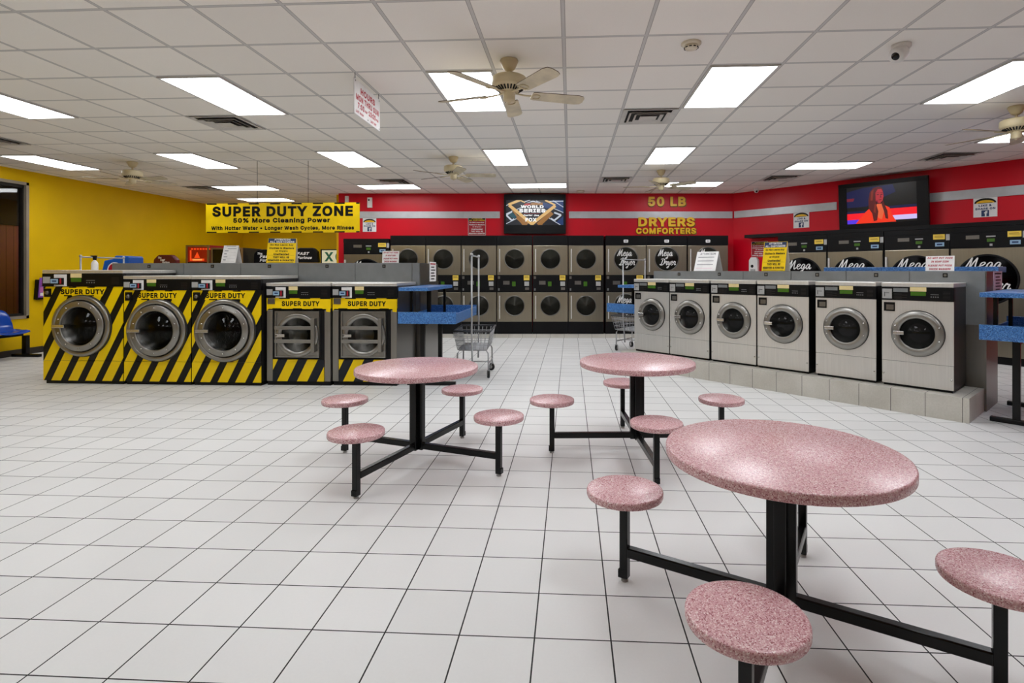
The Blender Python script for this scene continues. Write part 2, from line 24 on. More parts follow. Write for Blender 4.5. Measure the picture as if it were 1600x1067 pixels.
'O': (0.605,[(0.267,-0.049),(0.218,-0.045),(0.171,-0.032),(0.128,-0.011),(0.09,0.018),(0.058,0.054),(0.032,0.096),(0.013,0.144),(0.002,0.197),(-0.002,0.254),(0.002,0.311),(0.013,0.364),(0.032,0.412),(0.058,0.454),(0.09,0.49),(0.128,0.519),(0.171,0.541),(0.218,0.554),(0.267,0.558),(0.316,0.554),(0.363,0.541),(0.406,0.519),(0.444,0.49),(0.476,0.454),(0.502,0.412),(0.52,0.364),(0.531,0.311),(0.535,0.254),(0.531,0.197),(0.52,0.145),(0.502,0.097),(0.476,0.054),(0.444,0.018),(0.406,-0.011),(0.363,-0.032),(0.316,-0.045),(0.267,0.095),(0.289,0.097),(0.309,0.103),(0.327,0.112),(0.343,0.124),(0.358,0.141),(0.37,0.162),(0.38,0.188),(0.386,0.218),(0.388,0.254),(0.386,0.29),(0.38,0.321),(0.37,0.346),(0.358,0.368),(0.343,0.384),(0.327,0.397),(0.309,0.406),(0.289,0.412),(0.267,0.414),(0.245,0.412),(0.225,0.406),(0.207,0.397),(0.19,0.384),(0.176,0.367),(0.163,0.346),(0.154,0.32),(0.148,0.29),(0.146,0.254),(0.148,0.218),(0.154,0.188),(0.163,0.162),(0.176,0.141),(0.19,0.125),(0.207,0.112),(0.225,0.103),(0.245,0.097)],[(8,7,65),(65,64,8),(9,8,64),(64,63,9),(63,62,9),(10,9,62),(62,61,10),(11,10,61),(0,71,1),(70,1,71),(56,55,17),(55,18,17),(1,70,2),(69,2,70),(57,56,16),(56,17,16),(2,69,3),(69,68,3),(4,3,68),(5,4,68),(68,67,5),(6,5,67),(67,66,6),(7,6,66),(65,7,66),(11,61,60),(12,11,60),(60,59,12),(13,12,59),(59,58,13),(14,13,58),(15,14,58),(58,57,15),(57,16,15),(35,38,37),(52,19,53),(38,35,34),(39,38,34),(51,20,52),(19,52,20),(29,28,43),(44,43,28),(28,27,44),(45,44,27),(46,45,27),(27,26,46),(47,46,26),(26,25,47),(39,34,33),(40,39,33),(33,32,40),(32,31,40),(41,40,31),(31,30,41),(42,41,30),(30,29,42),(29,43,42),(47,25,48),(25,24,48),(49,48,24),(24,23,49),(50,49,23),(23,22,50),(22,21,50),(51,50,21),(20,51,21),(35,37,0),(37,36,0),(71,0,36),(18,55,54),(54,53,18),(53,19,18)]),
'P': (0.516,[(0.018,-0.042),(0.018,0.551),(0.237,0.551),(0.278,0.548),(0.317,0.539),(0.353,0.524),(0.383,0.504),(0.408,0.479),(0.427,0.449),(0.44,0.417),(0.448,0.383),(0.451,0.348),(0.448,0.312),(0.44,0.278),(0.427,0.246),(0.408,0.216),(0.383,0.191),(0.353,0.17),(0.317,0.155),(0.278,0.146),(0.237,0.144),(0.067,0.144),(0.067,0.284),(0.231,0.284),(0.252,0.286),(0.266,0.289),(0.277,0.293),(0.285,0.298),(0.291,0.305),(0.295,0.312),(0.299,0.322),(0.302,0.334),(0.302,0.348),(0.302,0.361),(0.299,0.373),(0.295,0.383),(0.291,0.39),(0.285,0.396),(0.277,0.401),(0.266,0.406),(0.252,0.409),(0.231,0.41),(0.167,0.41),(0.167,-0.042),(0.167,0.284),(0.167,0.144)],[(43,21,0),(21,22,0),(1,0,22),(40,2,41),(42,41,2),(21,43,45),(22,21,45),(22,44,42),(1,22,42),(42,2,1),(25,24,19),(19,24,20),(23,20,24),(39,3,40),(2,40,3),(15,14,29),(14,13,29),(30,29,13),(13,12,30),(31,30,12),(12,11,31),(32,31,11),(33,32,11),(11,10,33),(34,33,10),(10,9,34),(35,34,9),(9,8,35),(8,7,35),(25,19,18),(26,25,18),(18,17,26),(27,26,17),(17,16,27),(28,27,16),(16,15,28),(15,29,28),(35,7,36),(7,6,36),(37,36,6),(6,5,37),(38,37,5),(5,4,38),(39,38,4),(3,39,4),(20,23,45),(23,44,45),(44,22,45)]),
'R': (0.52,[(0.018,-0.042),(0.018,0.551),(0.237,0.551),(0.278,0.548),(0.317,0.54),(0.352,0.526),(0.383,0.507),(0.408,0.482),(0.427,0.453),(0.441,0.421),(0.449,0.388),(0.451,0.352),(0.449,0.316),(0.441,0.283),(0.427,0.251),(0.408,0.222),(0.382,0.198),(0.352,0.179),(0.317,0.166),(0.278,0.158),(0.237,0.156),(0.054,0.156),(0.054,0.297),(0.254,0.298),(0.269,0.301),(0.28,0.305),(0.287,0.31),(0.293,0.314),(0.297,0.32),(0.3,0.329),(0.302,0.339),(0.303,0.352),(0.302,0.366),(0.3,0.377),(0.296,0.385),(0.292,0.392),(0.287,0.397),(0.279,0.402),(0.268,0.406),(0.254,0.409),(0.167,0.41),(0.167,-0.042),(0.328,-0.042),(0.16,0.271),(0.328,0.271),(0.499,-0.042),(0.167,0.298),(0.167,0.156),(0.222,0.156),(0.167,0.259),(0.167,0.271),(0.371,0.192)],[(22,21,43),(21,22,0),(1,0,22),(39,2,40),(21,0,41),(21,41,47),(22,43,46),(1,22,40),(40,2,1),(38,3,39),(2,39,3),(42,17,18),(44,18,17),(30,29,44),(17,42,45),(17,45,51),(44,17,51),(16,15,44),(15,14,44),(14,13,44),(13,12,44),(30,44,12),(12,11,30),(31,30,11),(32,31,11),(11,10,32),(33,32,10),(10,9,33),(42,20,48),(19,20,42),(42,18,19),(18,44,19),(24,23,44),(25,24,44),(26,25,44),(27,26,44),(28,27,44),(44,29,28),(33,9,34),(9,8,34),(8,7,34),(35,34,7),(7,6,35),(36,35,6),(6,5,36),(37,36,5),(5,4,37),(38,37,4),(3,38,4),(40,22,46),(20,19,44),(43,21,47),(49,50,43),(47,48,49),(48,20,49),(43,47,49),(46,43,50),(23,46,50),(44,23,50),(50,49,44),(49,20,44),(16,44,51)]),
'S': (0.518,[(0.224,-0.051),(0.183,-0.049),(0.145,-0.042),(0.11,-0.029),(0.079,-0.012),(0.052,0.01),(0.029,0.036),(0.012,0.066),(0.001,0.099),(-0.01,0.179),(0.14,0.179),(0.148,0.129),(0.151,0.121),(0.156,0.115),(0.162,0.109),(0.17,0.103),(0.178,0.1),(0.244,0.093),(0.257,0.095),(0.27,0.099),(0.281,0.105),(0.29,0.111),(0.296,0.118),(0.3,0.124),(0.302,0.131),(0.303,0.139),(0.303,0.146),(0.302,0.149),(0.304,0.145),(0.169,0.2),(0.128,0.214),(0.09,0.234),(0.057,0.259),(0.031,0.291),(0.015,0.33),(0.01,0.372),(0.013,0.408),(0.023,0.442),(0.04,0.472),(0.063,0.498),(0.09,0.519),(0.12,0.536),(0.154,0.548),(0.19,0.555),(0.227,0.558),(0.265,0.555),(0.301,0.548),(0.334,0.536),(0.364,0.519),(0.39,0.498),(0.411,0.473),(0.428,0.444),(0.439,0.413),(0.449,0.336),(0.304,0.336),(0.292,0.386),(0.287,0.394),(0.278,0.403),(0.264,0.41),(0.247,0.415),(0.224,0.416),(0.209,0.416),(0.195,0.413),(0.184,0.409),(0.175,0.404),(0.168,0.399),(0.163,0.393),(0.16,0.388),(0.158,0.382),(0.157,0.376),(0.158,0.369),(0.159,0.366),(0.158,0.367),(0.398,0.261),(0.418,0.238),(0.431,0.218),(0.442,0.194),(0.448,0.167),(0.45,0.138),(0.447,0.104),(0.438,0.071),(0.422,0.04),(0.4,0.013),(0.373,-0.009),(0.341,-0.028),(0.305,-0.041),(0.266,-0.048),(0.303,0.145),(0.159,0.367)],[(9,8,10),(72,71,88),(72,70,69),(27,73,29),(43,62,61),(63,62,42),(62,43,42),(1,16,2),(3,2,16),(16,15,3),(4,3,15),(15,14,4),(5,4,14),(14,13,5),(6,5,13),(13,12,6),(7,6,12),(12,11,7),(8,7,11),(10,8,11),(29,71,30),(31,30,71),(32,31,71),(33,32,71),(71,72,33),(34,33,72),(35,34,72),(72,69,35),(36,35,69),(69,68,36),(37,36,68),(68,67,37),(38,37,67),(67,66,38),(39,38,66),(66,65,39),(40,39,65),(65,64,40),(41,40,64),(64,63,41),(63,42,41),(59,44,60),(17,0,86),(86,18,17),(44,59,45),(87,26,27),(59,58,46),(45,59,46),(78,77,28),(77,76,28),(76,75,28),(53,52,54),(18,86,85),(19,18,85),(85,84,19),(20,19,84),(84,83,20),(21,20,83),(83,82,21),(22,21,82),(82,81,22),(23,22,81),(81,80,23),(24,23,80),(80,79,24),(79,78,24),(25,24,78),(78,28,25),(26,87,28),(27,26,28),(28,75,27),(75,74,27),(74,73,27),(54,52,55),(52,51,55),(51,50,55),(56,55,50),(50,49,56),(49,48,56),(57,56,48),(48,47,57),(58,57,47),(46,58,47),(0,17,1),(16,1,17),(60,44,61),(43,61,44),(25,28,87),(27,29,87),(70,72,88),(88,71,73),(71,29,73)]),
'T': (0.52,[(-0.01,0.41),(-0.01,0.551),(0.459,0.551),(0.459,0.41),(0.299,0.41),(0.299,-0.042),(0.151,-0.042),(0.151,0.41)],[(1,0,7),(3,2,4),(5,4,6),(7,6,4),(4,2,7),(1,7,2)]),
'U': (0.589,[(0.259,-0.05),(0.214,-0.047),(0.173,-0.038),(0.134,-0.022),(0.101,-0.0),(0.072,0.026),(0.048,0.058),(0.031,0.094),(0.021,0.132),(0.018,0.171),(0.018,0.551),(0.166,0.551),(0.166,0.18),(0.168,0.162),(0.171,0.147),(0.177,0.134),(0.185,0.123),(0.195,0.113),(0.207,0.105),(0.221,0.099),(0.238,0.095),(0.259,0.094),(0.279,0.095),(0.296,0.099),(0.311,0.105),(0.322,0.113),(0.332,0.122),(0.34,0.134),(0.346,0.147),(0.349,0.161),(0.351,0.18),(0.351,0.551),(0.499,0.551),(0.499,0.171),(0.496,0.132),(0.486,0.094),(0.469,0.058),(0.446,0.026),(0.417,-0.0),(0.383,-0.022),(0.345,-0.038),(0.303,-0.047)],[(10,9,12),(12,11,10),(0,20,1),(20,19,1),(1,19,2),(19,18,2),(2,18,3),(18,17,3),(4,3,17),(17,16,4),(5,4,16),(16,15,5),(6,5,15),(7,6,15),(15,14,7),(8,7,14),(14,13,8),(9,8,13),(12,9,13),(41,23,22),(23,41,40),(24,23,40),(34,33,29),(30,29,33),(33,32,30),(31,30,32),(24,40,39),(25,24,39),(39,38,25),(26,25,38),(38,37,26),(27,26,37),(37,36,27),(36,35,27),(28,27,35),(35,34,28),(34,29,28),(41,22,0),(22,21,0),(20,0,21)]),
'V': (0.551,[(0.175,-0.042),(-0.044,0.551),(0.114,0.551),(0.232,0.22),(0.305,-0.011),(0.176,-0.011),(0.364,0.551),(0.523,0.551),(0.307,-0.042),(0.242,0.187)],[(0,5,1),(8,7,4),(9,4,7),(8,4,0),(5,0,4),(4,9,5),(1,5,3),(2,1,3),(3,5,9),(7,6,9)]),
'W': (0.758,[(0.123,-0.042),(-0.039,0.551),(0.115,0.551),(0.204,0.206),(0.249,-0.002),(0.135,-0.002),(0.273,0.551),(0.412,0.551),(0.502,0.206),(0.55,-0.002),(0.435,-0.002),(0.57,0.551),(0.725,0.551),(0.562,-0.042),(0.423,-0.042),(0.327,0.313),(0.284,0.517),(0.403,0.517),(0.263,-0.042),(0.196,0.239),(0.494,0.239),(0.34,0.264)],[(0,5,1),(18,4,0),(5,0,4),(4,3,5),(5,3,19),(13,12,9),(8,9,12),(12,11,8),(13,9,14),(10,14,9),(9,8,10),(10,8,20),(19,3,15),(15,17,16),(17,7,16),(6,16,7),(2,1,19),(1,5,19),(16,6,19),(15,16,19),(8,11,20),(7,17,20),(17,15,21),(15,3,21),(14,10,21),(20,17,21),(10,20,21),(4,18,21),(3,4,21)]),
'X': (0.546,[(-0.063,-0.042),(0.245,0.373),(0.245,0.147),(-0.051,0.551),(0.127,0.551),(0.32,0.25),(0.155,0.25),(0.351,0.551),(0.527,0.551),(0.231,0.15),(0.231,0.376),(0.536,-0.042),(0.359,-0.042),(0.153,0.273),(0.323,0.273),(0.114,-0.042),(0.162,0.261),(0.243,0.37),(0.245,0.367),(0.245,0.25),(0.17,0.25),(0.162,0.261),(0.162,0.261),(0.238,0.378),(0.313,0.261),(0.305,0.25),(0.245,0.169),(0.237,0.158),(0.231,0.166),(0.231,0.25),(0.231,0.354),(0.231,0.367),(0.234,0.372),(0.239,0.365),(0.245,0.357),(0.301,0.28),(0.314,0.262),(0.232,0.152),(0.231,0.154),(0.168,0.25),(0.161,0.26),(0.161,0.26),(0.154,0.271),(0.17,0.273),(0.171,0.273),(0.231,0.273),(0.245,0.273),(0.305,0.273),(0.306,0.273),(0.322,0.273),(0.315,0.261),(0.314,0.26),(0.307,0.25),(0.245,0.156),(0.242,0.151),(0.237,0.144)],[(9,6,15),(0,15,6),(4,3,13),(13,10,4),(5,2,12),(12,11,5),(24,36,48),(54,27,37),(20,16,39),(21,16,22),(30,33,31),(17,1,23),(1,17,18),(19,26,25),(21,41,40),(41,21,22),(4,10,23),(42,22,13),(31,32,10),(13,22,43),(1,7,23),(25,52,24),(19,25,24),(52,25,26),(53,26,27),(28,27,26),(27,28,38),(20,39,28),(20,28,29),(26,19,29),(29,28,26),(16,20,29),(44,16,29),(29,19,45),(22,16,43),(23,10,32),(17,23,32),(33,17,32),(32,31,33),(18,17,33),(34,18,33),(33,30,34),(18,34,35),(24,47,19),(1,18,35),(36,49,48),(8,7,35),(7,1,35),(49,36,14),(36,50,14),(36,24,50),(37,9,55),(9,37,38),(37,27,38),(6,9,38),(39,6,38),(38,28,39),(6,39,40),(16,21,40),(40,39,16),(0,6,41),(6,40,41),(22,42,41),(13,3,42),(10,13,31),(43,31,13),(30,31,43),(44,30,43),(16,44,43),(30,44,45),(29,45,44),(34,30,46),(30,45,46),(19,46,45),(35,34,46),(47,35,46),(46,19,47),(35,47,48),(47,24,48),(8,35,49),(35,48,49),(5,11,50),(51,5,50),(24,51,50),(5,51,52),(51,24,52),(2,5,53),(5,52,53),(26,53,52),(2,53,54),(27,54,53),(12,2,55),(2,54,55),(37,55,54),(9,15,55)]),
'Y': (0.543,[(0.161,-0.042),(0.161,0.196),(-0.059,0.551),(0.116,0.551),(0.322,0.188),(0.152,0.188),(0.357,0.551),(0.531,0.551),(0.31,0.196),(0.31,-0.042),(0.161,0.188),(0.159,0.201),(0.236,0.338),(0.314,0.202),(0.31,0.188)],[(5,1,11),(11,1,8),(12,13,6),(8,1,10),(1,5,10),(0,9,10),(14,10,9),(10,14,8),(3,2,11),(12,3,11),(13,12,8),(12,11,8),(7,6,13),(8,4,13),(4,8,14)]),
'Z': (0.51,[(-0.0,-0.042),(-0.0,0.059),(0.239,0.41),(0.355,0.565),(0.406,0.413),(-0.002,0.409),(-0.002,0.551),(0.439,0.551),(0.439,0.449),(0.203,0.104),(0.083,-0.056),(0.032,0.096),(0.441,0.099),(0.441,-0.042),(0.241,0.411),(0.344,0.551),(0.36,0.551),(0.198,0.097),(0.094,-0.042),(0.078,-0.042)],[(11,1,19),(18,17,11),(11,9,2),(15,14,4),(4,2,9),(16,4,8),(17,18,13),(14,15,6),(1,11,2),(2,4,14),(6,5,14),(3,15,16),(4,16,15),(8,7,16),(8,4,9),(9,11,17),(13,12,17),(10,18,19),(11,19,18),(1,0,19)]),
'a': (0.461,[(0.161,-0.051),(0.131,-0.049),(0.103,-0.043),(0.077,-0.033),(0.052,-0.019),(0.03,-0.001),(0.012,0.022),(-0.001,0.048),(-0.009,0.077),(-0.012,0.108),(-0.01,0.135),(-0.004,0.16),(0.007,0.183),(0.021,0.202),(0.043,0.222),(0.242,0.275),(0.231,0.253),(0.227,0.281),(0.228,0.279),(0.225,0.282),(0.221,0.284),(0.228,0.282),(0.102,0.229),(-0.018,0.265),(0.015,0.334),(0.031,0.358),(0.051,0.378),(0.073,0.394),(0.104,0.411),(0.301,0.402),(0.328,0.381),(0.345,0.362),(0.36,0.34),(0.371,0.313),(0.377,0.283),(0.379,0.253),(0.379,-0.042),(0.235,-0.042),(0.235,0.01),(0.287,0.01),(0.215,-0.045),(0.193,0.09),(0.198,0.091),(0.207,0.096),(0.216,0.101),(0.222,0.107),(0.227,0.114),(0.231,0.122),(0.232,0.128),(0.232,0.133),(0.13,0.103),(0.135,0.111),(0.134,0.11),(0.134,0.105),(0.134,0.101),(0.135,0.099),(0.129,0.108),(0.228,0.272),(0.227,0.28),(0.226,0.281),(0.16,0.254),(0.087,0.234),(0.235,-0.03),(0.134,0.105),(0.132,0.104),(0.131,0.105),(0.132,0.107),(0.134,0.107),(0.138,0.106)],[(63,64,54),(63,68,53),(1,55,2),(3,2,55),(4,3,55),(22,56,51),(4,55,5),(55,50,5),(6,5,50),(7,6,50),(8,7,50),(9,8,50),(50,56,9),(10,9,56),(11,10,56),(12,11,56),(13,12,56),(14,13,56),(56,22,14),(16,15,57),(18,21,17),(21,19,59),(19,21,20),(38,62,39),(39,37,36),(36,35,39),(48,39,35),(49,48,35),(16,49,35),(15,16,35),(35,34,15),(34,33,15),(33,32,15),(32,31,15),(31,30,15),(30,29,15),(62,38,40),(0,40,38),(41,0,38),(42,41,38),(43,42,38),(44,43,38),(45,44,38),(38,39,45),(46,45,39),(47,46,39),(39,48,47),(21,18,15),(15,29,21),(20,21,29),(55,1,0),(0,41,55),(22,51,49),(49,16,22),(28,27,20),(20,29,28),(27,26,20),(15,18,57),(60,61,22),(22,16,57),(18,17,58),(57,18,58),(19,20,59),(58,17,59),(17,21,59),(20,26,60),(60,59,20),(22,57,60),(14,22,61),(24,23,61),(25,24,61),(26,25,61),(61,60,26),(37,39,62),(54,55,41),(64,63,53),(65,66,56),(68,63,54),(50,55,64),(55,54,64),(50,64,65),(66,65,53),(65,64,53),(56,50,65),(51,56,66),(52,51,66),(67,52,66),(53,67,66),(49,51,68),(52,67,68),(51,52,68),(67,53,68),(54,41,68)]),
'c': (0.467,[(0.219,-0.051),(0.167,-0.047),(0.129,-0.037),(0.094,-0.019),(0.064,0.004),(0.038,0.033),(0.018,0.066),(0.003,0.104),(-0.005,0.144),(-0.008,0.187),(-0.005,0.231),(0.003,0.272),(0.018,0.31),(0.038,0.343),(0.064,0.372),(0.094,0.396),(0.129,0.413),(0.167,0.423),(0.219,0.428),(0.453,0.26),(0.297,0.217),(0.179,0.282),(0.18,0.283),(0.171,0.277),(0.162,0.268),(0.154,0.257),(0.148,0.243),(0.143,0.226),(0.139,0.208),(0.138,0.187),(0.139,0.168),(0.143,0.149),(0.148,0.133),(0.154,0.119),(0.162,0.108),(0.171,0.099),(0.18,0.094),(0.179,0.094),(0.298,0.162),(0.455,0.12),(0.179,0.282),(0.179,0.094)],[(8,7,31),(31,30,8),(9,8,30),(30,29,9),(29,28,9),(10,9,28),(28,27,10),(11,10,27),(39,38,0),(0,38,36),(18,22,20),(20,19,18),(0,36,1),(37,36,41),(36,38,41),(22,21,40),(22,18,17),(1,36,2),(36,37,2),(3,2,37),(37,35,3),(4,3,35),(35,34,4),(5,4,34),(34,33,5),(6,5,33),(33,32,6),(7,6,32),(31,7,32),(11,27,26),(12,11,26),(26,25,12),(13,12,25),(25,24,13),(14,13,24),(24,23,14),(15,14,23),(23,21,15),(16,15,21),(21,22,16),(22,17,16),(21,23,40),(20,22,40),(35,37,41)]),
'd': (0.496,[(0.195,-0.05),(0.157,-0.047),(0.121,-0.037),(0.088,-0.019),(0.059,0.004),(0.035,0.033),(0.016,0.067),(0.003,0.104),(-0.005,0.145),(-0.008,0.189),(-0.005,0.232),(0.003,0.273),(0.017,0.31),(0.036,0.344),(0.06,0.372),(0.089,0.396),(0.122,0.413),(0.158,0.423),(0.195,0.427),(0.223,0.425),(0.249,0.42),(0.277,0.408),(0.324,0.361),(0.269,0.361),(0.269,0.551),(0.414,0.551),(0.414,-0.042),(0.271,-0.042),(0.271,0.017),(0.324,0.017),(0.276,-0.032),(0.249,-0.043),(0.223,-0.049),(0.205,0.089),(0.218,0.09),(0.229,0.094),(0.238,0.099),(0.246,0.107),(0.254,0.117),(0.26,0.13),(0.265,0.147),(0.269,0.167),(0.27,0.189),(0.269,0.212),(0.265,0.231),(0.26,0.248),(0.254,0.261),(0.247,0.27),(0.239,0.278),(0.229,0.283),(0.219,0.286),(0.205,0.288),(0.19,0.286),(0.179,0.283),(0.17,0.278),(0.162,0.27),(0.154,0.259),(0.148,0.246),(0.143,0.229),(0.139,0.211),(0.138,0.189),(0.139,0.168),(0.143,0.149),(0.148,0.132),(0.154,0.118),(0.162,0.107),(0.171,0.099),(0.18,0.094),(0.191,0.09),(0.269,0.412),(0.271,-0.034)],[(60,59,9),(10,9,59),(53,52,17),(68,67,1),(1,67,2),(67,66,2),(3,2,66),(4,3,66),(66,65,4),(5,4,65),(65,64,5),(6,5,64),(64,63,6),(7,6,63),(63,62,7),(8,7,62),(62,61,8),(9,8,61),(60,9,61),(10,59,58),(11,10,58),(58,57,11),(12,11,57),(57,56,12),(13,12,56),(56,55,13),(14,13,55),(55,54,14),(15,14,54),(16,15,54),(54,53,16),(53,17,16),(26,25,22),(21,22,25),(30,27,26),(26,29,30),(28,30,29),(26,22,42),(40,39,29),(41,40,29),(29,26,41),(26,42,41),(42,22,43),(44,43,22),(45,44,22),(46,45,22),(22,21,23),(21,25,24),(30,28,70),(32,31,28),(0,32,28),(33,0,28),(34,33,28),(35,34,28),(36,35,28),(37,36,28),(28,29,37),(38,37,29),(29,39,38),(46,22,47),(22,23,47),(48,47,23),(49,48,23),(50,49,23),(51,50,23),(18,51,23),(19,18,23),(20,19,23),(23,21,69),(21,24,69),(68,1,0),(0,33,68),(51,18,52),(17,52,18),(20,23,69),(28,31,70),(27,30,70)]),
'e': (0.475,[(0.212,-0.05),(0.17,-0.047),(0.131,-0.037),(0.095,-0.02),(0.064,0.004),(0.038,0.033),(0.018,0.066),(0.003,0.104),(-0.005,0.144),(-0.008,0.187),(-0.005,0.23),(0.003,0.27),(0.017,0.308),(0.037,0.342),(0.062,0.371),(0.092,0.395),(0.127,0.413),(0.165,0.423),(0.207,0.427),(0.278,0.415),(0.304,0.403),(0.327,0.389),(0.348,0.371),(0.368,0.35),(0.384,0.325),(0.397,0.297),(0.406,0.265),(0.411,0.23),(0.414,0.127),(0.033,0.127),(0.033,0.263),(0.427,0.248),(0.272,0.127),(0.267,0.221),(0.264,0.238),(0.259,0.252),(0.253,0.264),(0.246,0.272),(0.238,0.279),(0.23,0.284),(0.219,0.287),(0.205,0.288),(0.191,0.287),(0.18,0.284),(0.17,0.278),(0.161,0.271),(0.153,0.262),(0.147,0.251),(0.142,0.239),(0.139,0.227),(0.14,0.155),(0.143,0.139),(0.148,0.125),(0.155,0.113),(0.163,0.105),(0.173,0.098),(0.184,0.093),(0.185,0.092),(0.301,0.15),(0.421,0.12),(0.396,0.054),(0.383,0.031),(0.366,0.01),(0.346,-0.008),(0.323,-0.023),(0.298,-0.035),(0.271,-0.043),(0.242,-0.049),(0.409,0.249),(0.411,0.235),(0.273,0.127),(0.272,0.127),(0.258,0.254),(0.151,0.258),(0.147,0.127),(0.255,0.127),(0.271,0.135),(0.301,0.15),(0.392,0.127)],[(6,29,7),(7,29,8),(9,8,29),(29,6,5),(9,29,30),(10,9,30),(11,10,30),(12,11,30),(30,13,12),(1,57,2),(57,56,2),(56,55,2),(3,2,55),(55,54,3),(4,3,54),(54,53,4),(5,4,53),(53,52,5),(29,5,52),(51,50,29),(50,49,29),(30,29,49),(49,48,30),(48,47,30),(34,35,47),(13,30,46),(14,13,46),(46,45,14),(15,14,45),(45,44,15),(16,15,44),(44,43,16),(43,17,16),(42,41,18),(18,41,40),(65,32,66),(40,39,19),(18,40,19),(68,69,31),(50,51,33),(32,65,64),(64,63,32),(63,62,32),(62,61,32),(61,60,32),(24,23,36),(37,36,23),(23,22,37),(22,21,37),(38,37,21),(21,20,38),(39,38,20),(19,39,20),(57,1,0),(0,67,57),(67,66,57),(66,32,57),(49,50,33),(33,34,49),(48,49,34),(47,48,34),(17,43,42),(42,18,17),(32,71,75),(70,71,32),(25,24,36),(72,68,36),(68,26,36),(26,25,36),(69,68,33),(68,72,35),(35,34,68),(34,33,68),(70,78,77),(71,70,58),(70,77,58),(33,58,69),(32,60,70),(29,52,74),(51,29,74),(76,71,58),(30,47,73),(46,30,73),(35,72,73),(47,35,73),(71,76,75),(57,32,75),(51,74,75),(76,33,75),(33,51,75),(58,33,76),(69,58,77),(28,27,78),(27,69,77),(77,78,27),(60,59,78),(78,70,60)]),
'f': (0.325,[(0.27,0.421),(0.27,0.285),(-0.036,0.285),(-0.036,0.421),(0.039,-0.042),(0.039,0.433),(0.041,0.459),(0.048,0.486),(0.061,0.509),(0.077,0.529),(0.096,0.545),(0.118,0.557),(0.14,0.565),(0.167,0.571),(0.297,0.558),(0.258,0.424),(0.183,0.43),(0.185,0.43),(0.186,0.431),(0.186,0.431),(0.185,0.427),(0.184,0.417),(0.184,-0.042),(0.039,0.285),(0.039,0.421),(0.185,0.43),(0.184,0.421),(0.184,0.285)],[(19,15,14),(18,19,17),(16,17,19),(19,14,13),(27,23,22),(23,27,21),(6,5,16),(7,6,16),(8,7,16),(9,8,16),(10,9,16),(11,10,16),(16,19,11),(12,11,19),(19,13,12),(17,16,25),(20,16,5),(24,26,20),(1,0,21),(4,22,23),(3,2,23),(24,3,23),(26,24,21),(24,23,21),(20,5,24),(16,20,25),(15,19,25),(19,18,25),(18,17,25),(21,0,26),(1,21,27)]),
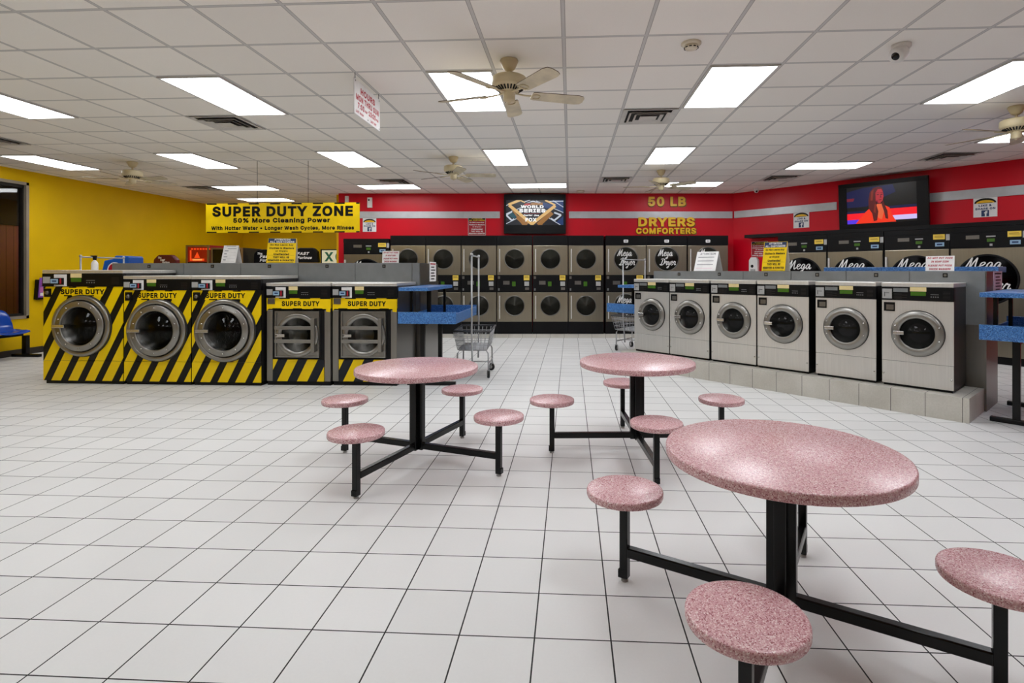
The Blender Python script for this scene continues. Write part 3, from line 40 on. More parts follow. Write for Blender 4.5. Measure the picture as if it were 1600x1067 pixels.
'g': (0.496,[(0.207,-0.193),(0.176,-0.191),(0.147,-0.187),(0.12,-0.179),(0.096,-0.169),(0.07,-0.155),(-0.015,-0.058),(0.105,0.01),(0.186,-0.053),(0.207,-0.055),(0.228,-0.053),(0.244,-0.049),(0.256,-0.042),(0.263,-0.034),(0.267,-0.024),(0.269,-0.003),(0.269,0.026),(0.323,0.026),(0.275,-0.02),(0.248,-0.031),(0.222,-0.036),(0.194,-0.037),(0.158,-0.034),(0.123,-0.025),(0.091,-0.01),(0.062,0.012),(0.037,0.039),(0.017,0.071),(0.003,0.108),(-0.005,0.148),(-0.008,0.191),(-0.005,0.234),(0.003,0.274),(0.017,0.311),(0.036,0.344),(0.06,0.373),(0.089,0.396),(0.122,0.413),(0.158,0.423),(0.195,0.427),(0.224,0.425),(0.249,0.42),(0.277,0.409),(0.325,0.361),(0.271,0.361),(0.271,0.421),(0.414,0.421),(0.414,-0.011),(0.412,-0.047),(0.402,-0.083),(0.385,-0.114),(0.363,-0.14),(0.336,-0.16),(0.306,-0.175),(0.275,-0.185),(0.241,-0.191),(0.205,0.101),(0.22,0.102),(0.231,0.106),(0.24,0.11),(0.248,0.117),(0.255,0.126),(0.261,0.137),(0.266,0.152),(0.269,0.171),(0.27,0.193),(0.269,0.214),(0.266,0.232),(0.261,0.248),(0.255,0.261),(0.247,0.271),(0.239,0.278),(0.23,0.283),(0.219,0.286),(0.205,0.288),(0.191,0.286),(0.179,0.283),(0.17,0.278),(0.162,0.27),(0.154,0.26),(0.148,0.247),(0.143,0.231),(0.139,0.213),(0.138,0.193),(0.139,0.172),(0.143,0.154),(0.148,0.139),(0.154,0.127),(0.161,0.118),(0.169,0.111),(0.179,0.106),(0.19,0.102),(0.267,-0.024),(0.162,-0.035),(0.082,-0.003),(0.271,0.411)],[(5,4,23),(24,5,23),(7,24,23),(5,24,6),(24,7,94),(25,7,26),(30,29,84),(84,83,30),(83,82,30),(31,30,82),(91,21,56),(74,39,75),(1,8,2),(76,75,38),(75,39,38),(2,8,3),(4,3,8),(8,22,4),(23,4,22),(7,23,22),(7,22,93),(91,90,7),(90,89,7),(89,88,7),(88,87,7),(26,7,87),(27,26,87),(87,86,27),(28,27,86),(86,85,28),(29,28,85),(84,29,85),(31,82,81),(32,31,81),(81,80,32),(33,32,80),(80,79,33),(34,33,79),(79,78,34),(35,34,78),(78,77,35),(36,35,77),(37,36,77),(77,76,37),(76,38,37),(9,0,55),(10,9,55),(50,49,18),(49,48,18),(17,18,48),(48,47,17),(42,43,46),(15,92,18),(18,17,15),(16,15,17),(64,63,17),(17,47,64),(65,64,47),(47,46,65),(46,43,65),(66,65,43),(67,66,43),(43,42,44),(42,46,45),(10,55,54),(11,10,54),(54,53,11),(12,11,53),(53,52,12),(52,51,12),(13,12,51),(51,50,13),(50,18,13),(18,14,13),(92,15,19),(20,19,15),(15,16,20),(58,57,16),(59,58,16),(60,59,16),(16,17,60),(61,60,17),(62,61,17),(17,63,62),(67,43,68),(69,68,43),(70,69,43),(43,44,70),(71,70,44),(72,71,44),(73,72,44),(41,40,44),(44,42,95),(42,45,95),(0,9,1),(8,1,9),(20,16,21),(56,21,16),(16,57,56),(73,44,74),(39,74,44),(44,40,39),(7,25,94),(21,91,7),(7,93,21),(14,18,92),(22,8,93),(6,24,94),(41,44,95)]),
'h': (0.481,[(0.156,0.225),(0.156,-0.042),(0.011,-0.042),(0.011,0.551),(0.156,0.551),(0.156,0.245),(0.039,0.245),(0.079,0.339),(0.1,0.371),(0.127,0.396),(0.159,0.413),(0.192,0.423),(0.227,0.427),(0.258,0.424),(0.288,0.417),(0.316,0.406),(0.341,0.388),(0.362,0.366),(0.378,0.34),(0.39,0.31),(0.397,0.276),(0.399,0.242),(0.399,-0.042),(0.254,-0.042),(0.254,0.233),(0.252,0.254),(0.248,0.267),(0.242,0.275),(0.234,0.281),(0.225,0.285),(0.209,0.287),(0.199,0.286),(0.189,0.284),(0.181,0.28),(0.174,0.276),(0.168,0.27),(0.163,0.263),(0.159,0.253),(0.157,0.242),(0.156,0.412)],[(3,2,6),(6,7,3),(1,0,2),(6,2,0),(0,5,6),(7,6,5),(3,7,8),(8,9,3),(5,0,38),(38,37,5),(7,5,8),(3,9,4),(29,12,30),(24,23,22),(22,21,24),(25,24,21),(21,20,25),(20,19,25),(26,25,19),(19,18,26),(18,17,26),(27,26,17),(17,16,27),(16,15,27),(28,27,15),(15,14,28),(14,13,28),(29,28,13),(12,29,13),(10,32,31),(11,10,31),(31,30,11),(30,12,11),(33,32,10),(39,5,10),(5,37,10),(37,36,10),(36,35,10),(35,34,10),(34,33,10),(5,39,9),(9,8,5),(4,9,39)]),
'i': (0.238,[(0.011,-0.042),(0.011,0.421),(0.156,0.421),(0.156,-0.042),(0.084,0.401),(0.062,0.403),(0.042,0.411),(0.025,0.424),(0.011,0.441),(0.002,0.461),(-0.001,0.483),(0.002,0.505),(0.011,0.526),(0.025,0.543),(0.042,0.556),(0.062,0.563),(0.084,0.566),(0.105,0.564),(0.125,0.556),(0.143,0.543),(0.157,0.526),(0.166,0.505),(0.169,0.483),(0.166,0.461),(0.157,0.441),(0.143,0.424),(0.125,0.411),(0.105,0.403),(0.028,0.421),(0.139,0.421)],[(10,9,8),(13,7,14),(4,5,0),(5,6,0),(1,0,6),(6,5,4),(10,8,7),(7,13,10),(11,10,13),(12,11,13),(25,19,18),(23,22,24),(26,27,3),(3,2,26),(24,22,25),(19,25,22),(22,21,19),(21,20,19),(4,0,3),(3,27,4),(25,18,17),(28,29,7),(14,7,15),(7,25,16),(17,16,25),(16,15,7),(6,26,28),(27,26,4),(26,6,4),(1,6,28),(25,7,29),(26,2,29),(29,28,26)]),
'l': (0.261,[(0.106,-0.042),(0.071,-0.03),(0.043,-0.009),(0.024,0.018),(0.014,0.05),(0.011,0.082),(0.011,0.551),(0.156,0.551),(0.156,0.102),(0.159,0.083),(0.15,0.092),(0.142,0.095),(0.203,0.097),(0.232,-0.037),(0.157,0.096)],[(10,9,14),(13,12,9),(10,11,9),(9,12,14),(13,9,0),(1,0,9),(9,11,1),(2,1,11),(3,2,11),(4,3,11),(5,4,11),(11,8,5),(6,5,8),(8,7,6),(8,11,14),(11,10,14)]),
'n': (0.481,[(0.156,0.225),(0.156,-0.042),(0.011,-0.042),(0.011,0.421),(0.153,0.421),(0.154,0.245),(0.039,0.245),(0.079,0.339),(0.1,0.371),(0.127,0.396),(0.159,0.413),(0.192,0.423),(0.227,0.427),(0.258,0.424),(0.288,0.417),(0.315,0.405),(0.34,0.388),(0.361,0.366),(0.378,0.34),(0.39,0.31),(0.397,0.276),(0.399,0.242),(0.399,-0.042),(0.254,-0.042),(0.254,0.233),(0.252,0.254),(0.248,0.267),(0.242,0.275),(0.234,0.281),(0.225,0.285),(0.209,0.287),(0.199,0.286),(0.189,0.284),(0.181,0.28),(0.174,0.276),(0.168,0.27),(0.163,0.263),(0.159,0.253),(0.157,0.242),(0.154,0.411)],[(3,2,6),(6,7,3),(7,6,5),(3,7,8),(8,9,3),(9,4,3),(2,1,0),(6,2,0),(5,6,0),(0,38,5),(38,37,5),(37,36,5),(7,5,8),(29,12,30),(24,23,22),(22,21,24),(25,24,21),(21,20,25),(20,19,25),(26,25,19),(19,18,26),(18,17,26),(27,26,17),(17,16,27),(16,15,27),(28,27,15),(15,14,28),(14,13,28),(29,28,13),(12,29,13),(10,32,31),(11,10,31),(31,30,11),(30,12,11),(33,32,10),(5,36,39),(36,35,10),(35,34,10),(34,33,10),(5,39,9),(9,8,5),(4,9,39),(36,10,39)]),
'o': (0.487,[(0.207,-0.05),(0.167,-0.047),(0.129,-0.037),(0.094,-0.019),(0.064,0.004),(0.038,0.033),(0.018,0.066),(0.003,0.104),(-0.005,0.144),(-0.008,0.187),(-0.005,0.231),(0.003,0.272),(0.018,0.31),(0.038,0.343),(0.064,0.372),(0.094,0.396),(0.129,0.413),(0.167,0.423),(0.207,0.427),(0.248,0.423),(0.286,0.413),(0.321,0.396),(0.352,0.372),(0.377,0.343),(0.397,0.31),(0.412,0.272),(0.42,0.231),(0.423,0.187),(0.42,0.144),(0.412,0.104),(0.397,0.066),(0.377,0.033),(0.351,0.004),(0.321,-0.019),(0.286,-0.037),(0.248,-0.047),(0.207,0.089),(0.223,0.09),(0.235,0.094),(0.245,0.1),(0.253,0.108),(0.261,0.119),(0.268,0.133),(0.273,0.149),(0.276,0.168),(0.277,0.187),(0.276,0.208),(0.273,0.226),(0.268,0.243),(0.261,0.257),(0.253,0.268),(0.244,0.277),(0.235,0.283),(0.223,0.286),(0.207,0.288),(0.192,0.286),(0.18,0.283),(0.171,0.277),(0.162,0.268),(0.154,0.257),(0.148,0.243),(0.143,0.226),(0.139,0.208),(0.138,0.187),(0.139,0.168),(0.143,0.149),(0.148,0.133),(0.154,0.119),(0.162,0.108),(0.171,0.099),(0.18,0.094),(0.192,0.09)],[(9,8,64),(64,63,9),(63,62,9),(10,9,62),(55,18,17),(0,71,1),(1,71,2),(71,70,2),(3,2,70),(70,69,3),(4,3,69),(69,68,4),(5,4,68),(68,67,5),(6,5,67),(67,66,6),(7,6,66),(66,65,7),(8,7,65),(64,8,65),(10,62,61),(11,10,61),(61,60,11),(12,11,60),(60,59,12),(13,12,59),(59,58,13),(14,13,58),(58,57,14),(15,14,57),(57,56,15),(16,15,56),(56,55,16),(55,17,16),(28,27,44),(45,44,27),(46,45,27),(27,26,46),(37,35,34),(38,37,34),(34,33,38),(39,38,33),(33,32,39),(40,39,32),(32,31,40),(41,40,31),(31,30,41),(42,41,30),(30,29,42),(43,42,29),(29,28,43),(28,44,43),(46,26,47),(26,25,47),(48,47,25),(25,24,48),(49,48,24),(24,23,49),(50,49,23),(23,22,50),(51,50,22),(22,21,51),(52,51,21),(21,20,52),(53,52,20),(19,53,20),(35,37,0),(37,36,0),(71,0,36),(18,55,54),(54,53,18),(53,19,18)]),
'p': (0.496,[(0.011,-0.185),(0.011,0.421),(0.154,0.421),(0.154,0.361),(0.101,0.361),(0.148,0.408),(0.175,0.42),(0.201,0.425),(0.23,0.427),(0.267,0.423),(0.303,0.413),(0.336,0.396),(0.365,0.372),(0.389,0.344),(0.408,0.31),(0.422,0.273),(0.43,0.232),(0.432,0.189),(0.43,0.145),(0.422,0.105),(0.408,0.067),(0.389,0.033),(0.365,0.005),(0.337,-0.019),(0.304,-0.037),(0.268,-0.047),(0.23,-0.05),(0.202,-0.049),(0.176,-0.043),(0.149,-0.032),(0.101,0.017),(0.156,0.017),(0.156,-0.185),(0.22,0.089),(0.234,0.09),(0.245,0.094),(0.254,0.099),(0.262,0.107),(0.27,0.118),(0.277,0.132),(0.282,0.149),(0.285,0.168),(0.286,0.189),(0.285,0.211),(0.282,0.229),(0.277,0.246),(0.27,0.259),(0.263,0.27),(0.254,0.278),(0.245,0.283),(0.234,0.286),(0.22,0.288),(0.206,0.286),(0.195,0.283),(0.186,0.278),(0.178,0.27),(0.171,0.26),(0.164,0.247),(0.159,0.231),(0.156,0.212),(0.155,0.189),(0.156,0.167),(0.159,0.147),(0.164,0.13),(0.171,0.117),(0.178,0.107),(0.187,0.099),(0.196,0.094),(0.207,0.09),(0.154,0.411),(0.156,-0.035)],[(1,0,30),(30,0,29),(3,5,4),(1,4,5),(5,2,1),(29,0,32),(30,29,31),(63,62,30),(62,61,30),(61,60,30),(1,30,60),(60,59,1),(4,1,59),(59,58,4),(58,57,4),(29,32,70),(31,29,70),(28,27,31),(33,68,31),(68,67,31),(67,66,31),(66,65,31),(30,31,65),(65,64,30),(63,30,64),(4,57,56),(56,55,4),(3,4,55),(55,54,3),(54,53,3),(53,52,3),(52,51,3),(51,8,3),(8,7,3),(7,6,3),(5,3,69),(34,26,25),(35,34,25),(50,49,9),(18,17,41),(42,41,17),(43,42,17),(17,16,43),(35,25,24),(36,35,24),(24,23,36),(23,22,36),(37,36,22),(22,21,37),(38,37,21),(21,20,38),(39,38,20),(20,19,39),(40,39,19),(19,18,40),(18,41,40),(43,16,44),(16,15,44),(45,44,15),(15,14,45),(46,45,14),(14,13,46),(47,46,13),(13,12,47),(48,47,12),(12,11,48),(11,10,48),(49,48,10),(9,49,10),(31,27,26),(33,31,26),(26,34,33),(8,51,50),(50,9,8),(3,6,69),(2,5,69),(28,31,70)]),
'r': (0.331,[(0.011,-0.042),(0.011,0.421),(0.154,0.421),(0.154,0.363),(0.089,0.363),(0.089,0.361),(0.107,0.384),(0.129,0.402),(0.155,0.416),(0.185,0.425),(0.285,0.427),(0.285,0.279),(0.194,0.282),(0.187,0.281),(0.179,0.277),(0.172,0.273),(0.166,0.268),(0.162,0.262),(0.159,0.255),(0.157,0.247),(0.156,0.235),(0.156,-0.042),(0.09,0.363),(0.154,0.415)],[(1,0,5),(5,4,1),(4,6,1),(7,3,23),(21,20,0),(5,0,20),(5,3,22),(22,3,6),(3,7,6),(1,6,7),(7,2,1),(12,11,10),(5,20,19),(19,18,5),(18,17,5),(17,16,5),(3,5,16),(16,15,3),(15,14,3),(14,13,3),(13,12,3),(12,10,3),(10,9,3),(8,3,9),(3,8,23),(6,4,22),(2,7,23)]),
's': (0.436,[(0.182,-0.05),(0.152,-0.049),(0.124,-0.044),(0.097,-0.036),(0.072,-0.024),(0.049,-0.009),(0.03,0.01),(0.014,0.033),(0.002,0.059),(-0.017,0.126),(0.121,0.155),(0.139,0.106),(0.143,0.1),(0.148,0.095),(0.155,0.092),(0.167,0.089),(0.181,0.088),(0.199,0.089),(0.211,0.092),(0.22,0.097),(0.224,0.101),(0.225,0.102),(0.226,0.104),(0.226,0.104),(0.225,0.104),(0.225,0.105),(0.222,0.107),(0.215,0.11),(0.138,0.13),(0.102,0.141),(0.069,0.157),(0.042,0.178),(0.021,0.206),(0.008,0.239),(0.005,0.273),(0.007,0.303),(0.016,0.331),(0.031,0.356),(0.05,0.378),(0.072,0.395),(0.098,0.409),(0.126,0.419),(0.156,0.425),(0.187,0.426),(0.217,0.425),(0.244,0.42),(0.27,0.411),(0.293,0.399),(0.314,0.384),(0.331,0.366),(0.345,0.346),(0.356,0.324),(0.379,0.259),(0.243,0.229),(0.225,0.271),(0.221,0.278),(0.215,0.283),(0.21,0.287),(0.202,0.289),(0.187,0.29),(0.173,0.289),(0.163,0.286),(0.155,0.282),(0.152,0.279),(0.151,0.278),(0.151,0.276),(0.151,0.276),(0.151,0.276),(0.151,0.275),(0.154,0.274),(0.241,0.25),(0.277,0.239),(0.309,0.223),(0.337,0.201),(0.357,0.173),(0.37,0.141),(0.373,0.107),(0.37,0.077),(0.362,0.048),(0.347,0.022),(0.327,0.0),(0.304,-0.018),(0.277,-0.032),(0.247,-0.042),(0.215,-0.048),(0.129,0.132),(0.087,0.148),(0.151,0.276),(0.233,0.252),(0.28,0.237)],[(31,30,10),(8,7,29),(9,8,29),(67,66,87),(0,16,1),(16,15,1),(61,60,41),(60,42,41),(1,15,2),(15,14,2),(3,2,14),(14,13,3),(4,3,13),(5,4,13),(13,12,5),(6,5,12),(7,6,12),(12,11,7),(29,7,11),(10,29,85),(69,68,10),(68,66,10),(31,10,66),(32,31,66),(66,67,32),(33,32,67),(34,33,67),(35,34,67),(67,65,35),(65,64,35),(36,35,64),(37,36,64),(64,63,37),(38,37,63),(39,38,63),(63,62,39),(40,39,62),(62,61,40),(61,41,40),(59,58,44),(43,59,44),(52,51,71),(51,50,71),(17,84,83),(18,17,83),(83,82,18),(19,18,82),(82,81,19),(20,19,81),(81,80,20),(80,79,20),(21,20,79),(79,78,21),(78,77,21),(22,21,77),(77,76,22),(23,22,76),(76,75,23),(75,74,23),(24,23,74),(74,73,24),(25,24,73),(73,72,25),(72,53,25),(26,25,53),(27,26,53),(88,53,70),(53,71,70),(54,70,71),(71,50,54),(55,54,50),(50,49,55),(49,48,55),(56,55,48),(48,47,56),(57,56,47),(47,46,57),(46,45,57),(58,57,45),(44,58,45),(16,0,84),(84,17,16),(27,53,28),(10,28,53),(69,10,53),(53,88,69),(42,60,59),(59,43,42),(10,30,86),(29,10,86),(28,10,85),(29,11,85),(9,29,86),(53,72,89),(71,53,89),(66,68,87),(65,67,87),(70,54,88),(52,71,89)]),
't': (0.299,[(0.246,0.421),(0.246,0.285),(-0.036,0.285),(-0.036,0.421),(0.023,0.513),(0.168,0.513),(0.168,0.099),(0.169,0.09),(0.169,0.087),(0.168,0.09),(0.164,0.093),(0.161,0.093),(0.235,0.097),(0.265,-0.038),(0.132,-0.044),(0.094,-0.031),(0.063,-0.01),(0.04,0.02),(0.027,0.055),(0.023,0.091),(0.168,0.421),(0.168,0.285),(0.168,0.094),(0.023,0.285),(0.023,0.421)],[(15,11,16),(17,16,11),(17,11,18),(19,18,11),(12,8,13),(9,10,8),(7,9,8),(22,7,8),(13,8,14),(15,14,8),(11,15,8),(8,10,11),(7,22,9),(19,11,6),(21,23,6),(23,21,20),(24,20,5),(1,0,20),(21,1,20),(6,11,22),(11,10,22),(10,9,22),(8,12,22),(19,6,23),(3,2,24),(2,23,24),(20,24,23),(5,4,24)]),
'u': (0.481,[(0.183,-0.047),(0.151,-0.045),(0.122,-0.038),(0.095,-0.026),(0.069,-0.009),(0.048,0.013),(0.032,0.04),(0.02,0.07),(0.013,0.103),(0.011,0.138),(0.011,0.421),(0.156,0.421),(0.156,0.146),(0.158,0.125),(0.162,0.113),(0.168,0.104),(0.175,0.098),(0.185,0.094),(0.201,0.092),(0.211,0.093),(0.221,0.095),(0.229,0.099),(0.236,0.104),(0.241,0.109),(0.246,0.117),(0.25,0.126),(0.253,0.138),(0.254,0.154),(0.254,0.421),(0.399,0.421),(0.399,-0.042),(0.256,-0.042),(0.256,0.134),(0.371,0.134),(0.331,0.04),(0.309,0.007),(0.281,-0.018),(0.25,-0.034),(0.217,-0.044),(0.256,-0.031)],[(17,0,18),(0,17,1),(17,16,1),(1,16,2),(3,2,16),(16,15,3),(4,3,15),(5,4,15),(15,14,5),(6,5,14),(7,6,14),(14,13,7),(8,7,13),(9,8,13),(13,12,9),(10,9,12),(12,11,10),(19,38,37),(20,19,37),(33,30,29),(34,35,30),(30,33,34),(36,31,30),(30,35,36),(34,33,32),(27,32,33),(33,29,27),(28,27,29),(35,34,32),(25,24,32),(26,25,32),(32,27,26),(18,0,38),(38,19,18),(21,20,37),(32,24,39),(24,23,37),(23,22,37),(22,21,37),(32,39,36),(36,35,32),(31,36,39),(24,37,39)]),
'v': (0.461,[(0.134,-0.042),(-0.044,0.421),(0.114,0.421),(0.264,-0.021),(0.126,-0.021),(0.275,0.421),(0.432,0.421),(0.255,-0.042),(0.126,-0.021),(0.126,-0.021),(0.195,0.184),(0.264,-0.02),(0.263,-0.021)],[(6,5,10),(8,9,4),(0,7,8),(2,1,10),(1,9,10),(11,10,9),(10,11,6),(3,11,12),(9,8,12),(12,11,9),(12,8,7)]),
'w': (0.638,[(0.106,-0.042),(-0.034,0.421),(0.12,0.421),(0.229,-0.001),(0.111,-0.001),(0.219,0.421),(0.349,0.421),(0.456,-0.001),(0.337,-0.001),(0.448,0.421),(0.601,0.421),(0.461,-0.042),(0.336,-0.042),(0.222,0.38),(0.345,0.38),(0.231,-0.042),(0.17,0.229),(0.398,0.231),(0.284,0.152)],[(1,0,4),(4,2,1),(4,0,15),(15,3,4),(4,3,16),(11,10,7),(9,7,10),(11,7,12),(8,12,7),(8,7,17),(15,0,12),(14,13,18),(5,13,14),(14,6,5),(3,13,16),(2,4,16),(13,5,16),(7,9,17),(6,14,17),(14,8,17),(13,3,18),(12,8,18),(8,14,18),(3,15,18)]),
'y': (0.461,[(-0.008,-0.182),(0.024,-0.062),(0.113,0.012),(-0.044,0.421),(0.114,0.421),(0.264,-0.021),(0.125,-0.021),(0.275,0.421),(0.432,0.421),(0.241,-0.078),(0.181,-0.161),(0.151,-0.177),(0.195,0.184),(0.264,-0.02),(0.263,-0.021)],[(6,2,1),(2,4,3),(8,7,12),(1,0,11),(6,1,11),(11,10,6),(10,9,6),(6,9,14),(13,12,6),(4,2,12),(2,6,12),(12,13,8),(5,13,14),(6,14,13)]),
'•': (0.46,[(0.194,0.05),(0.168,0.053),(0.142,0.059),(0.118,0.071),(0.097,0.086),(0.078,0.104),(0.063,0.126),(0.052,0.149),(0.045,0.175),(0.043,0.202),(0.045,0.229),(0.052,0.254),(0.063,0.278),(0.078,0.3),(0.097,0.318),(0.118,0.333),(0.142,0.344),(0.168,0.351),(0.194,0.353),(0.221,0.351),(0.247,0.344),(0.271,0.333),(0.292,0.318),(0.31,0.299),(0.325,0.278),(0.337,0.254),(0.343,0.229),(0.346,0.202),(0.343,0.175),(0.337,0.149),(0.325,0.126),(0.31,0.104),(0.292,0.086),(0.271,0.071),(0.247,0.059),(0.221,0.053)],[(8,7,6),(9,8,6),(6,5,9),(13,12,9),(10,9,12),(12,11,10),(2,1,3),(1,0,3),(4,3,0),(17,16,15),(4,0,5),(9,5,0),(13,9,14),(35,34,33),(22,21,18),(19,18,21),(21,20,19),(29,28,30),(28,27,30),(31,30,27),(24,23,27),(27,26,24),(26,25,24),(27,23,18),(22,18,23),(35,33,0),(33,32,0),(32,31,0),(31,27,0),(27,18,0),(9,0,18),(14,9,18),(15,14,18),(17,15,18)]),
}
import bpy, math, random
from mathutils import Vector, Matrix
random.seed(4)
PI = math.pi
SC = bpy.context.scene
COL = SC.collection

# ------------------------------------------------------------------ camera calibration
CH, CF, CX, CY, YAW = 1.47, 858.0, 843.1, 423.5, -0.0558
YC, YS = math.cos(YAW), math.sin(YAW)
CEIL = 3.2435
GRID, GX, GY = 0.6223, -0.0504, 4.7954          # ceiling grid pitch and origin
TILE, TX, TY = 0.3048, -0.4478, 3.1101          # floor tile pitch and origin

def ray(u, v):
    a = (u - CX) / CF
    return Vector((a * YC + YS, -a * YS + YC, -(v - CY) / CF))
def on_z(u, v, z):
    d = ray(u, v); t = (z - CH) / d.z
    return Vector((d.x * t, d.y * t, z))
def on_plane(u, v, p0, n):
    d = ray(u, v); o = Vector((0, 0, CH))
    t = (Vector(p0) - o).dot(Vector(n)) / d.dot(Vector(n))
    return o + d * t
def at_depth(u, v, dep):
    return Vector((0, 0, CH)) + ray(u, v) * dep
def cam_xy(x, d):                                # camera aligned plan coords -> world
    return Vector((x * YC + d * YS, -x * YS + d * YC, 0))

# ------------------------------------------------------------------ materials
def lin(h):
    if isinstance(h, str):
        h = h.lstrip('#'); c = [int(h[i:i + 2], 16) / 255 for i in (0, 2, 4)]
    else:
        c = h
    return tuple((x / 12.92 if x <= .04045 else ((x + .055) / 1.055) ** 2.4) for x in c) + (1,)

class NT:
    def __init__(s, name):
        s.m = bpy.data.materials.new(name); s.m.use_nodes = True
        s.t = s.m.node_tree; s.b = s.t.nodes['Principled BSDF']; s.out = s.t.nodes['Material Output']
    def n(s, typ, **kw):
        nd = s.t.nodes.new(typ)
        for k, v in kw.items():
            setattr(nd, k, v)
        return nd
    def l(s, a, b): s.t.links.new(a, b)
    def math(s, op, a, b=None, c=None):
        nd = s.n('ShaderNodeMath', operation=op)
        for i, x in enumerate((a, b, c)):
            if x is None: continue
            if isinstance(x, (int, float)): nd.inputs[i].default_value = x
            else: s.l(x, nd.inputs[i])
        return nd.outputs[0]
    def mix(s, fac, a, b):
        nd = s.n('ShaderNodeMix', data_type='RGBA')
        if isinstance(fac, (int, float)): nd.inputs[0].default_value = fac
        else: s.l(fac, nd.inputs[0])
        for i, x in ((6, a), (7, b)):
            if isinstance(x, tuple): nd.inputs[i].default_value = x
            else: s.l(x, nd.inputs[i])
        return nd.outputs[2]
    def coords(s):
        tc = s.n('ShaderNodeTexCoord'); sp = s.n('ShaderNodeSeparateXYZ')
        s.l(tc.outputs['Object'], sp.inputs[0]); return tc.outputs['Object'], sp.outputs
    def noise(s, vec, scale, detail=3, rough=.5):
        nd = s.n('ShaderNodeTexNoise'); nd.inputs['Scale'].default_value = scale
        nd.inputs['Detail'].default_value = detail; nd.inputs['Roughness'].default_value = rough
        s.l(vec, nd.inputs['Vector']); return nd.outputs['Fac']
    def ramp(s, fac, stops, interp='LINEAR'):
        nd = s.n('ShaderNodeValToRGB'); cr = nd.color_ramp; cr.interpolation = interp
        while len(cr.elements) < len(stops): cr.elements.new(.5)
        for e, (p, c) in zip(cr.elements, stops): e.position = p; e.color = c
        s.l(fac, nd.inputs[0]); return nd.outputs[0]
    def bump(s, h, strength, dist):
        nd = s.n('ShaderNodeBump'); nd.inputs['Strength'].default_value = strength
        nd.inputs['Distance'].default_value = dist; s.l(h, nd.inputs['Height'])
        s.l(nd.outputs[0], s.b.inputs['Normal'])
    def set(s, col=None, rough=None, metal=None, spec=None, coat=None):
        if col is not None:
            if isinstance(col, tuple): s.b.inputs['Base Color'].default_value = col
            else: s.l(col, s.b.inputs['Base Color'])
        if rough is not None:
            if isinstance(rough, (int, float)): s.b.inputs['Roughness'].default_value = rough
            else: s.l(rough, s.b.inputs['Roughness'])
        if metal is not None: s.b.inputs['Metallic'].default_value = metal
        if spec is not None: s.b.inputs['Specular IOR Level'].default_value = spec
        if coat is not None: s.b.inputs['Coat Weight'].default_value = coat
        return s.m

def plain(name, h, rough=.5, metal=0, spec=.5, vary=.06, coat=None):
    t = NT(name); vec, xyz = t.coords()
    c = lin(h); d = tuple(x * (1 - vary) for x in c[:3]) + (1,); e = tuple(min(1, x * (1 + vary)) for x in c[:3]) + (1,)
    f = t.noise(vec, 6, 4)
    return t.set(t.ramp(f, [(.35, d), (.65, e)]), rough, metal, spec, coat)

def glow(name, h, strength):
    t = NT(name)
    t.b.inputs['Base Color'].default_value = (0, 0, 0, 1)
    t.b.inputs['Emission Color'].default_value = lin(h)
    t.b.inputs['Emission Strength'].default_value = strength
    t.b.inputs['Roughness'].default_value = .3
    return t.m

def terrazzo(name, stops, scale, rough):
    t = NT(name); vec, xyz = t.coords()
    v = t.n('ShaderNodeTexVoronoi'); v.inputs['Scale'].default_value = scale; t.l(vec, v.inputs['Vector'])
    sp = t.n('ShaderNodeSeparateColor'); t.l(v.outputs['Color'], sp.inputs[0])
    c = t.ramp(sp.outputs[0], stops, 'CONSTANT')
    t.bump(t.noise(vec, 60, 2), .08, .001)
    return t.set(c, rough, 0, .5)

def steel(name, h, rough=.32, metal=.9, axis='z', bump=0):
    t = NT(name); vec, xyz = t.coords()
    mp = t.n('ShaderNodeMapping'); t.l(vec, mp.inputs['Vector'])
    mp.inputs['Scale'].default_value = (26, 26, .8) if axis == 'z' else (1.5, 60, 60)
    f = t.noise(mp.outputs[0], 3, 3)
    c = lin(h)
    col = t.ramp(f, [(.3, tuple(x * .95 for x in c[:3]) + (1,)), (.7, tuple(min(1, x * 1.04) for x in c[:3]) + (1,))])
    r = t.math('MULTIPLY_ADD', f, .06, rough - .03)
    if bump:
        t.bump(t.noise(vec, 2.2, 2), bump, .01)
    return t.set(col, r, metal, .5)

def stripes(name, a, b, period, frac, x0, slope):
    t = NT(name); vec, xyz = t.coords()
    q = t.math('SUBTRACT', xyz[0], t.math('MULTIPLY', xyz[2], slope))
    q = t.math('DIVIDE', t.math('SUBTRACT', q, x0), period)
    q = t.math('FRACT', q)
    f = t.math('LESS_THAN', q, frac)
    return t.set(t.mix(f, lin(b), lin(a)), .38, 0, .3)

def gridfac(t, x, y, px, py, ox, oy, hw):
    def ln(c, o, p):
        q = t.math('FRACT', t.math('ADD', t.math('DIVIDE', t.math('SUBTRACT', c, o), p), .5))
        return t.math('MULTIPLY', t.math('ABSOLUTE', t.math('SUBTRACT', q, .5)), p)
    a = ln(x, ox, px); b = ln(y, oy, py)
    return t.math('LESS_THAN', t.math('MINIMUM', a, b), hw), t.math('MINIMUM', a, b)

def cellnoise(t, x, y, px, py, ox, oy):
    cx = t.math('FLOOR', t.math('DIVIDE', t.math('SUBTRACT', x, ox), px))
    cy = t.math('FLOOR', t.math('DIVIDE', t.math('SUBTRACT', y, oy), py))
    cb = t.n('ShaderNodeCombineXYZ'); t.l(cx, cb.inputs[0]); t.l(cy, cb.inputs[1])
    w = t.n('ShaderNodeTexWhiteNoise'); t.l(cb.outputs[0], w.inputs['Vector']); return w.outputs['Value']

